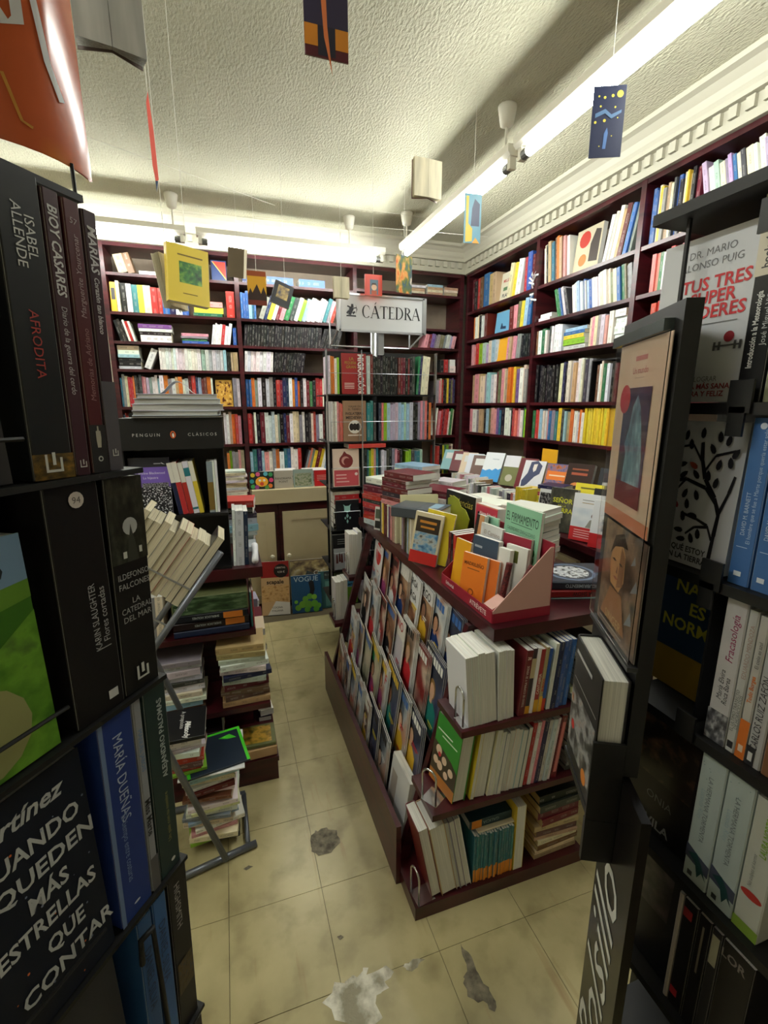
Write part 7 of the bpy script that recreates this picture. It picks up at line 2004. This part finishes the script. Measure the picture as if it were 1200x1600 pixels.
b.rect('front', 0.1, 0.05, 0.7, 0.065, (190, 180, 170))
for (x, y, k) in ((0.8, 0.3, 0.08), (0.85, 0.6, 0.07), (0.78, 0.8, 0.05)): b.poly('front', [(x - k, y - k), (x + k, y - k * 0.3), (x + k * 0.4, y + k)], (150, 156, 166))
vs, fs, a0, a1, b0, b1 = text_geo('Bolsillo', False, 0.35)
k = 0.135
me = bpy.data.meshes.new('lettering'); me.from_pydata([tuple(BF @ Vector((-0.045 + v.y * k * 0.9, -0.0006, 0.955 - (a1 - v.x) * k)) - eb.location) for v in vs], [], fs); me.materials.append(ink((206, 206, 200))); link('lettering', me, eb)
# pocket and book
nv = face('hardcover_book', 'fat black illustrated hardback standing in the rack end pocket', BF @ Vector((0.063, -0.0385, 1.042)), PNn, 0.13, 0.205, 0.036, (26, 24, 26), 0, hard=True)
nv.rect('front', 0.04, 0.1, 0.96, 0.6, art('novel_scene', [(24, 24, 26), (70, 66, 66), (150, 150, 150), (150, 90, 40)], 5, 4), 'cover_picture'); nv.rect('front', 0.1, 0.88, 0.7, 0.91, (170, 170, 170)); nv.rect('front', 0.1, 0.68, 0.95, 0.685, (196, 196, 196)); nv.disc('front', 0.2, 0.3, 0.06, (190, 40, 36)); nv.disc('front', 0.75, 0.12, 0.09, (206, 120, 40))
pk = MB(); pk.box((-0.008, -0.0425, 1.03), (-0.0035, -0.0005, 1.155), BF); pk.box((-0.003, -0.04, 1.03), (0.13, -0.0005, 1.0405), BF); pk.box((-0.008, -0.0425, 0.96), (0.0, -0.0005, 1.0295), BF)
spart('pocket', pk, BLACKP)

# ================================================================== things hanging on threads from the ceiling
THREAD = plain((214, 212, 200), 0.6, name='white_thread')
def thread(parent, top_local, z_top):
    m = MB(); m.tube([top_local, (top_local[0], top_local[1], z_top)], 0.0011, 5); return m.build('thread', THREAD, parent)
def hang_book(label, p, n, w_, h, t, col, tilt=0, roll=0, open_=False, name='hanging_book', cat='book', pages='c'):
    """p = bottom centre of the front cover; the thread goes straight up from the top middle"""
    M = F_face(p, n, t, w_, tilt, roll)
    if open_:
        o_ = empty(name, label, cat, (0, 0, 0), 'books and cards hung from the ceiling'); o_.matrix_world = M
        for k, a in enumerate((-24, 24)):
            mb = MB(); R_ = Matrix.Translation((0, w_ / 2, 0)) @ Matrix.Rotation(math.radians(a), 4, 'Z')
            sg_ = -1 if k == 0 else 1
            mb.box((-0.0015, 0 if sg_ > 0 else -w_ / 2, 0), (0.0, w_ / 2 if sg_ > 0 else 0, h), R_); mb.build('cover', plain(col, 0.5), o_)
            for j in range(5):
                R2 = Matrix.Translation((0.002, w_ / 2, 0)) @ Matrix.Rotation(math.radians(a * (0.85 - 0.18 * j)), 4, 'Z')
                mb = MB(); mb.box((0.0005 + 0.002 * j, 0 if sg_ > 0 else -w_ / 2 * 0.96, 0.002), (0.0012 + 0.002 * j, w_ / 2 * 0.96 if sg_ > 0 else 0, h - 0.002), R2); mb.build('page', PAGES[pages], o_)
        b = Book(o_, t, w_, h)
    else:
        b = book(name, label, M, t, w_, h, col, cat, 'books and cards hung from the ceiling', False, pages)
        o_ = b.o
    top = M @ Vector((0, w_ / 2, h))
    mb = MB(); mb.tube([top - UPV * 0.002, Vector((top.x, top.y, CEIL))], 0.0011, 5)
    th = mb.build('thread', THREAD, o_); th.matrix_parent_inverse = M.inverted()
    return b
def hp_(u, v, Y): return at(u, v, Y=Y)
b = hang_book('yellow book with a green picture hanging open on a thread', hp_(297, 478, 2.0), rz(nE, 22), 0.15, 0.20, 0.03, (222, 196, 70), 4, 4)
b.rect('front', 0.28, 0.35, 0.82, 0.72, art('green_tree', [(20, 40, 30), (60, 120, 50), (150, 190, 70)], 3, 3), 'cover_picture'); b.rect('front', 0.25, 0.82, 0.85, 0.845, (120, 96, 30)); b.rect('front', 0.35, 0.16, 0.7, 0.175, (120, 96, 30))
b = hang_book('fanned pages hanging beside the yellow book', hp_(283, 484, 2.06), rz(nE, 62), 0.12, 0.19, 0.02, (226, 218, 196), 10, 0, True)
b = hang_book('small brown-grey book hanging tilted before the left back bay', hp_(368, 437, 3.1), rz(nE, -38), 0.11, 0.155, 0.03, (110, 96, 76), -8, 12)
b = hang_book('sunset card with dark trees hanging before the back shelves', hp_(403, 477, 2.7), nE, 0.095, 0.165, 0.003, (214, 160, 50), 0, 0, name='hanging_card', cat='card')
b.rect('front', 0, 0, 1, 0.3, (110, 40, 24)); b.poly('front', [(0, 0.3), (0.15, 0.5), (0.25, 0.36), (0.5, 0.62), (0.7, 0.34), (0.85, 0.55), (1, 0.3), (1, 0.15), (0, 0.15)], (44, 24, 18)); b.rect('front', 0, 0.85, 1, 1, (150, 70, 30))
b = hang_book('black book with a gold picture hanging tilted before the slanted row', hp_(437, 482, 2.9), rz(nE, 10), 0.11, 0.125, 0.016, (24, 24, 28), 0, 18); b.rect('front', 0.2, 0.3, 0.8, 0.85, art('gold_head', [(24, 20, 16), (150, 120, 40), (206, 176, 70)], 3, 3), 'cover_picture')
b = hang_book('beige book hanging with its pages fanned before the sign', hp_(534, 466, 2.66), rz(nE, 0), 0.09, 0.11, 0.02, (190, 160, 110), 0, 0, True)
b = hang_book('coral red book with a framed portrait hanging over the sign', hp_(584, 462, 2.72), nE, 0.10, 0.11, 0.014, (222, 84, 70)); b.rect('front', 0.28, 0.05, 0.76, 0.76, (90, 120, 140)); b.disc('front', 0.52, 0.4, 0.16, (226, 190, 160)); b.rect('front', 0.36, 0.05, 0.68, 0.25, (190, 90, 60)); b.poly('front', [(0.36, 0.45), (0.4, 0.6), (0.62, 0.6), (0.68, 0.45), (0.6, 0.52), (0.44, 0.52)], (60, 36, 30))
b = hang_book('card with autumn colours hanging under the corner of tube lights', hp_(631, 458, 2.6), rz(nE, 14), 0.105, 0.19, 0.003, (150, 110, 60), 0, 0, name='hanging_card', cat='card'); b.rect('front', 0, 0, 1, 1, art('autumn', [(206, 84, 30), (226, 160, 90), (110, 120, 60), (60, 90, 110), (226, 214, 190)], 3, 2), 'card_picture')
b = hang_book('small open book hanging on a long thread in mid room', hp_(669, 309, 2.3), rz(nE, 4), 0.15, 0.165, 0.02, (120, 80, 70), 0, 0, True)
b = hang_book('blue card with a dark figure and yellow foot hanging by the tube', hp_(737, 380, 2.2), rz(nE, -6), 0.085, 0.21, 0.003, (96, 150, 170), 0, 0, name='hanging_card', cat='card'); b.poly('front', [(0.4, 0.35), (0.9, 0.35), (0.9, 0.8), (0.6, 0.9), (0.45, 0.7)], (50, 60, 90)); b.poly('front', [(0.1, 0.02), (0.5, 0.04), (0.5, 0.3), (0.25, 0.4), (0.25, 0.95), (0.1, 0.95)], (226, 190, 50)); b.poly('front', [(0.5, 0.0), (0.95, 0.0), (0.7, 0.12)], (226, 160, 40))
b = hang_book('midnight blue card with yellow dots hanging beside the near tube', hp_(944, 246, 1.38), rz(nE, -24), 0.097, 0.193, 0.003, (26, 34, 66), 0, 0, name='hanging_card', cat='card')
for (x, y, r) in ((0.82, 0.88, 0.1), (0.6, 0.86, 0.045), (0.36, 0.84, 0.04), (0.18, 0.86, 0.03), (0.25, 0.72, 0.03), (0.7, 0.7, 0.03), (0.12, 0.5, 0.04), (0.4, 0.52, 0.045), (0.66, 0.3, 0.02), (0.3, 0.16, 0.02), (0.8, 0.55, 0.02)): b.disc('front', x, y, r, (214, 196, 60), 'yellow_dot')
b.poly('front', [(0.1, 0.62), (0.4, 0.68), (0.6, 0.6), (0.9, 0.66), (0.9, 0.62), (0.6, 0.54), (0.4, 0.62), (0.1, 0.56)], (74, 110, 150)); b.poly('front', [(0.4, 0.12), (0.5, 0.12), (0.54, 0.34), (0.5, 0.42), (0.42, 0.34)], (70, 110, 170))
b = hang_book('dusky card with amber stripes and an orange ribbon hanging overhead', hp_(511, 92, 1.05), nE, 0.085, 0.17, 0.003, (86, 36, 44), 0, 0, name='hanging_card', cat='card'); b.rect('front', 0, 0.1, 1, 0.3, (206, 130, 40)); b.rect('front', 0.3, 0.02, 0.7, 0.9, (34, 34, 50)); b.rect('front', 0, 0.3, 1, 0.6, (50, 44, 70)); b.rect('front', 0, 0.62, 1, 0.7, (170, 120, 90)); b.poly('front', [(0.35, 1.0), (0.45, 1.0), (0.5, 0.6), (0.52, 0.3), (0.62, -0.16), (0.44, 0.2), (0.38, 0.6)], (214, 120, 70), 'ribbon')
b = hang_book('grey-paged book hanging open overhead near the orange header', hp_(176, 76, 1.0), rz(nE, 14), 0.105, 0.15, 0.02, (96, 80, 72), 0, 0, True, pages='g')
m = MB(); m.prism([(0, 0.02), (0.006, 0.14), (0.003, 0.20), (-0.003, 0.19), (-0.004, 0.06)], 0, 0.003)
rb_ = empty('hanging_ribbon', 'thin coral red card seen edge-on hanging from the ceiling', 'card', hp_(245, 300, 1.5), 'books and cards hung from the ceiling')
Qv = Matrix(((1, 0, 0, 0), (0, 0, 1, 0), (0, 1, 0, 0), (0, 0, 0, 1)))
MB().prism([(0, 0.025), (0.0075, 0.03), (0.006, 0.14), (0.001, 0.225), (-0.005, 0.20), (-0.004, 0.06)], 0, 0.003, Qv).build('strip', plain((222, 96, 84), 0.5), rb_); MB().prism([(0, 0.0), (0.0055, 0.026), (-0.001, 0.026)], 0, 0.003, Qv).build('blue_tip', plain((50, 70, 100), 0.5), rb_)
MB().tube([(0, 0.0015, 0.2), (0, 0.0015, CEIL - rb_.location.z)], 0.0008, 5).build('thread', THREAD, rb_)
for lab, a, c in (('long white thread strung below the ceiling towards the left', (-0.9, 3.0, 2.74), (1.5, 3.3, 2.86)), ('long white thread strung below the ceiling across the room', (-0.2, 3.55, 2.80), (1.75, 3.05, 2.70)), ('white thread strung from the orange header side to the back', (-0.55, 1.6, 2.35), (0.4, 3.4, 2.85))):
    tag(MB().tube([a, c], 0.001, 5).build('ceiling_thread', THREAD), lab, 'thread')
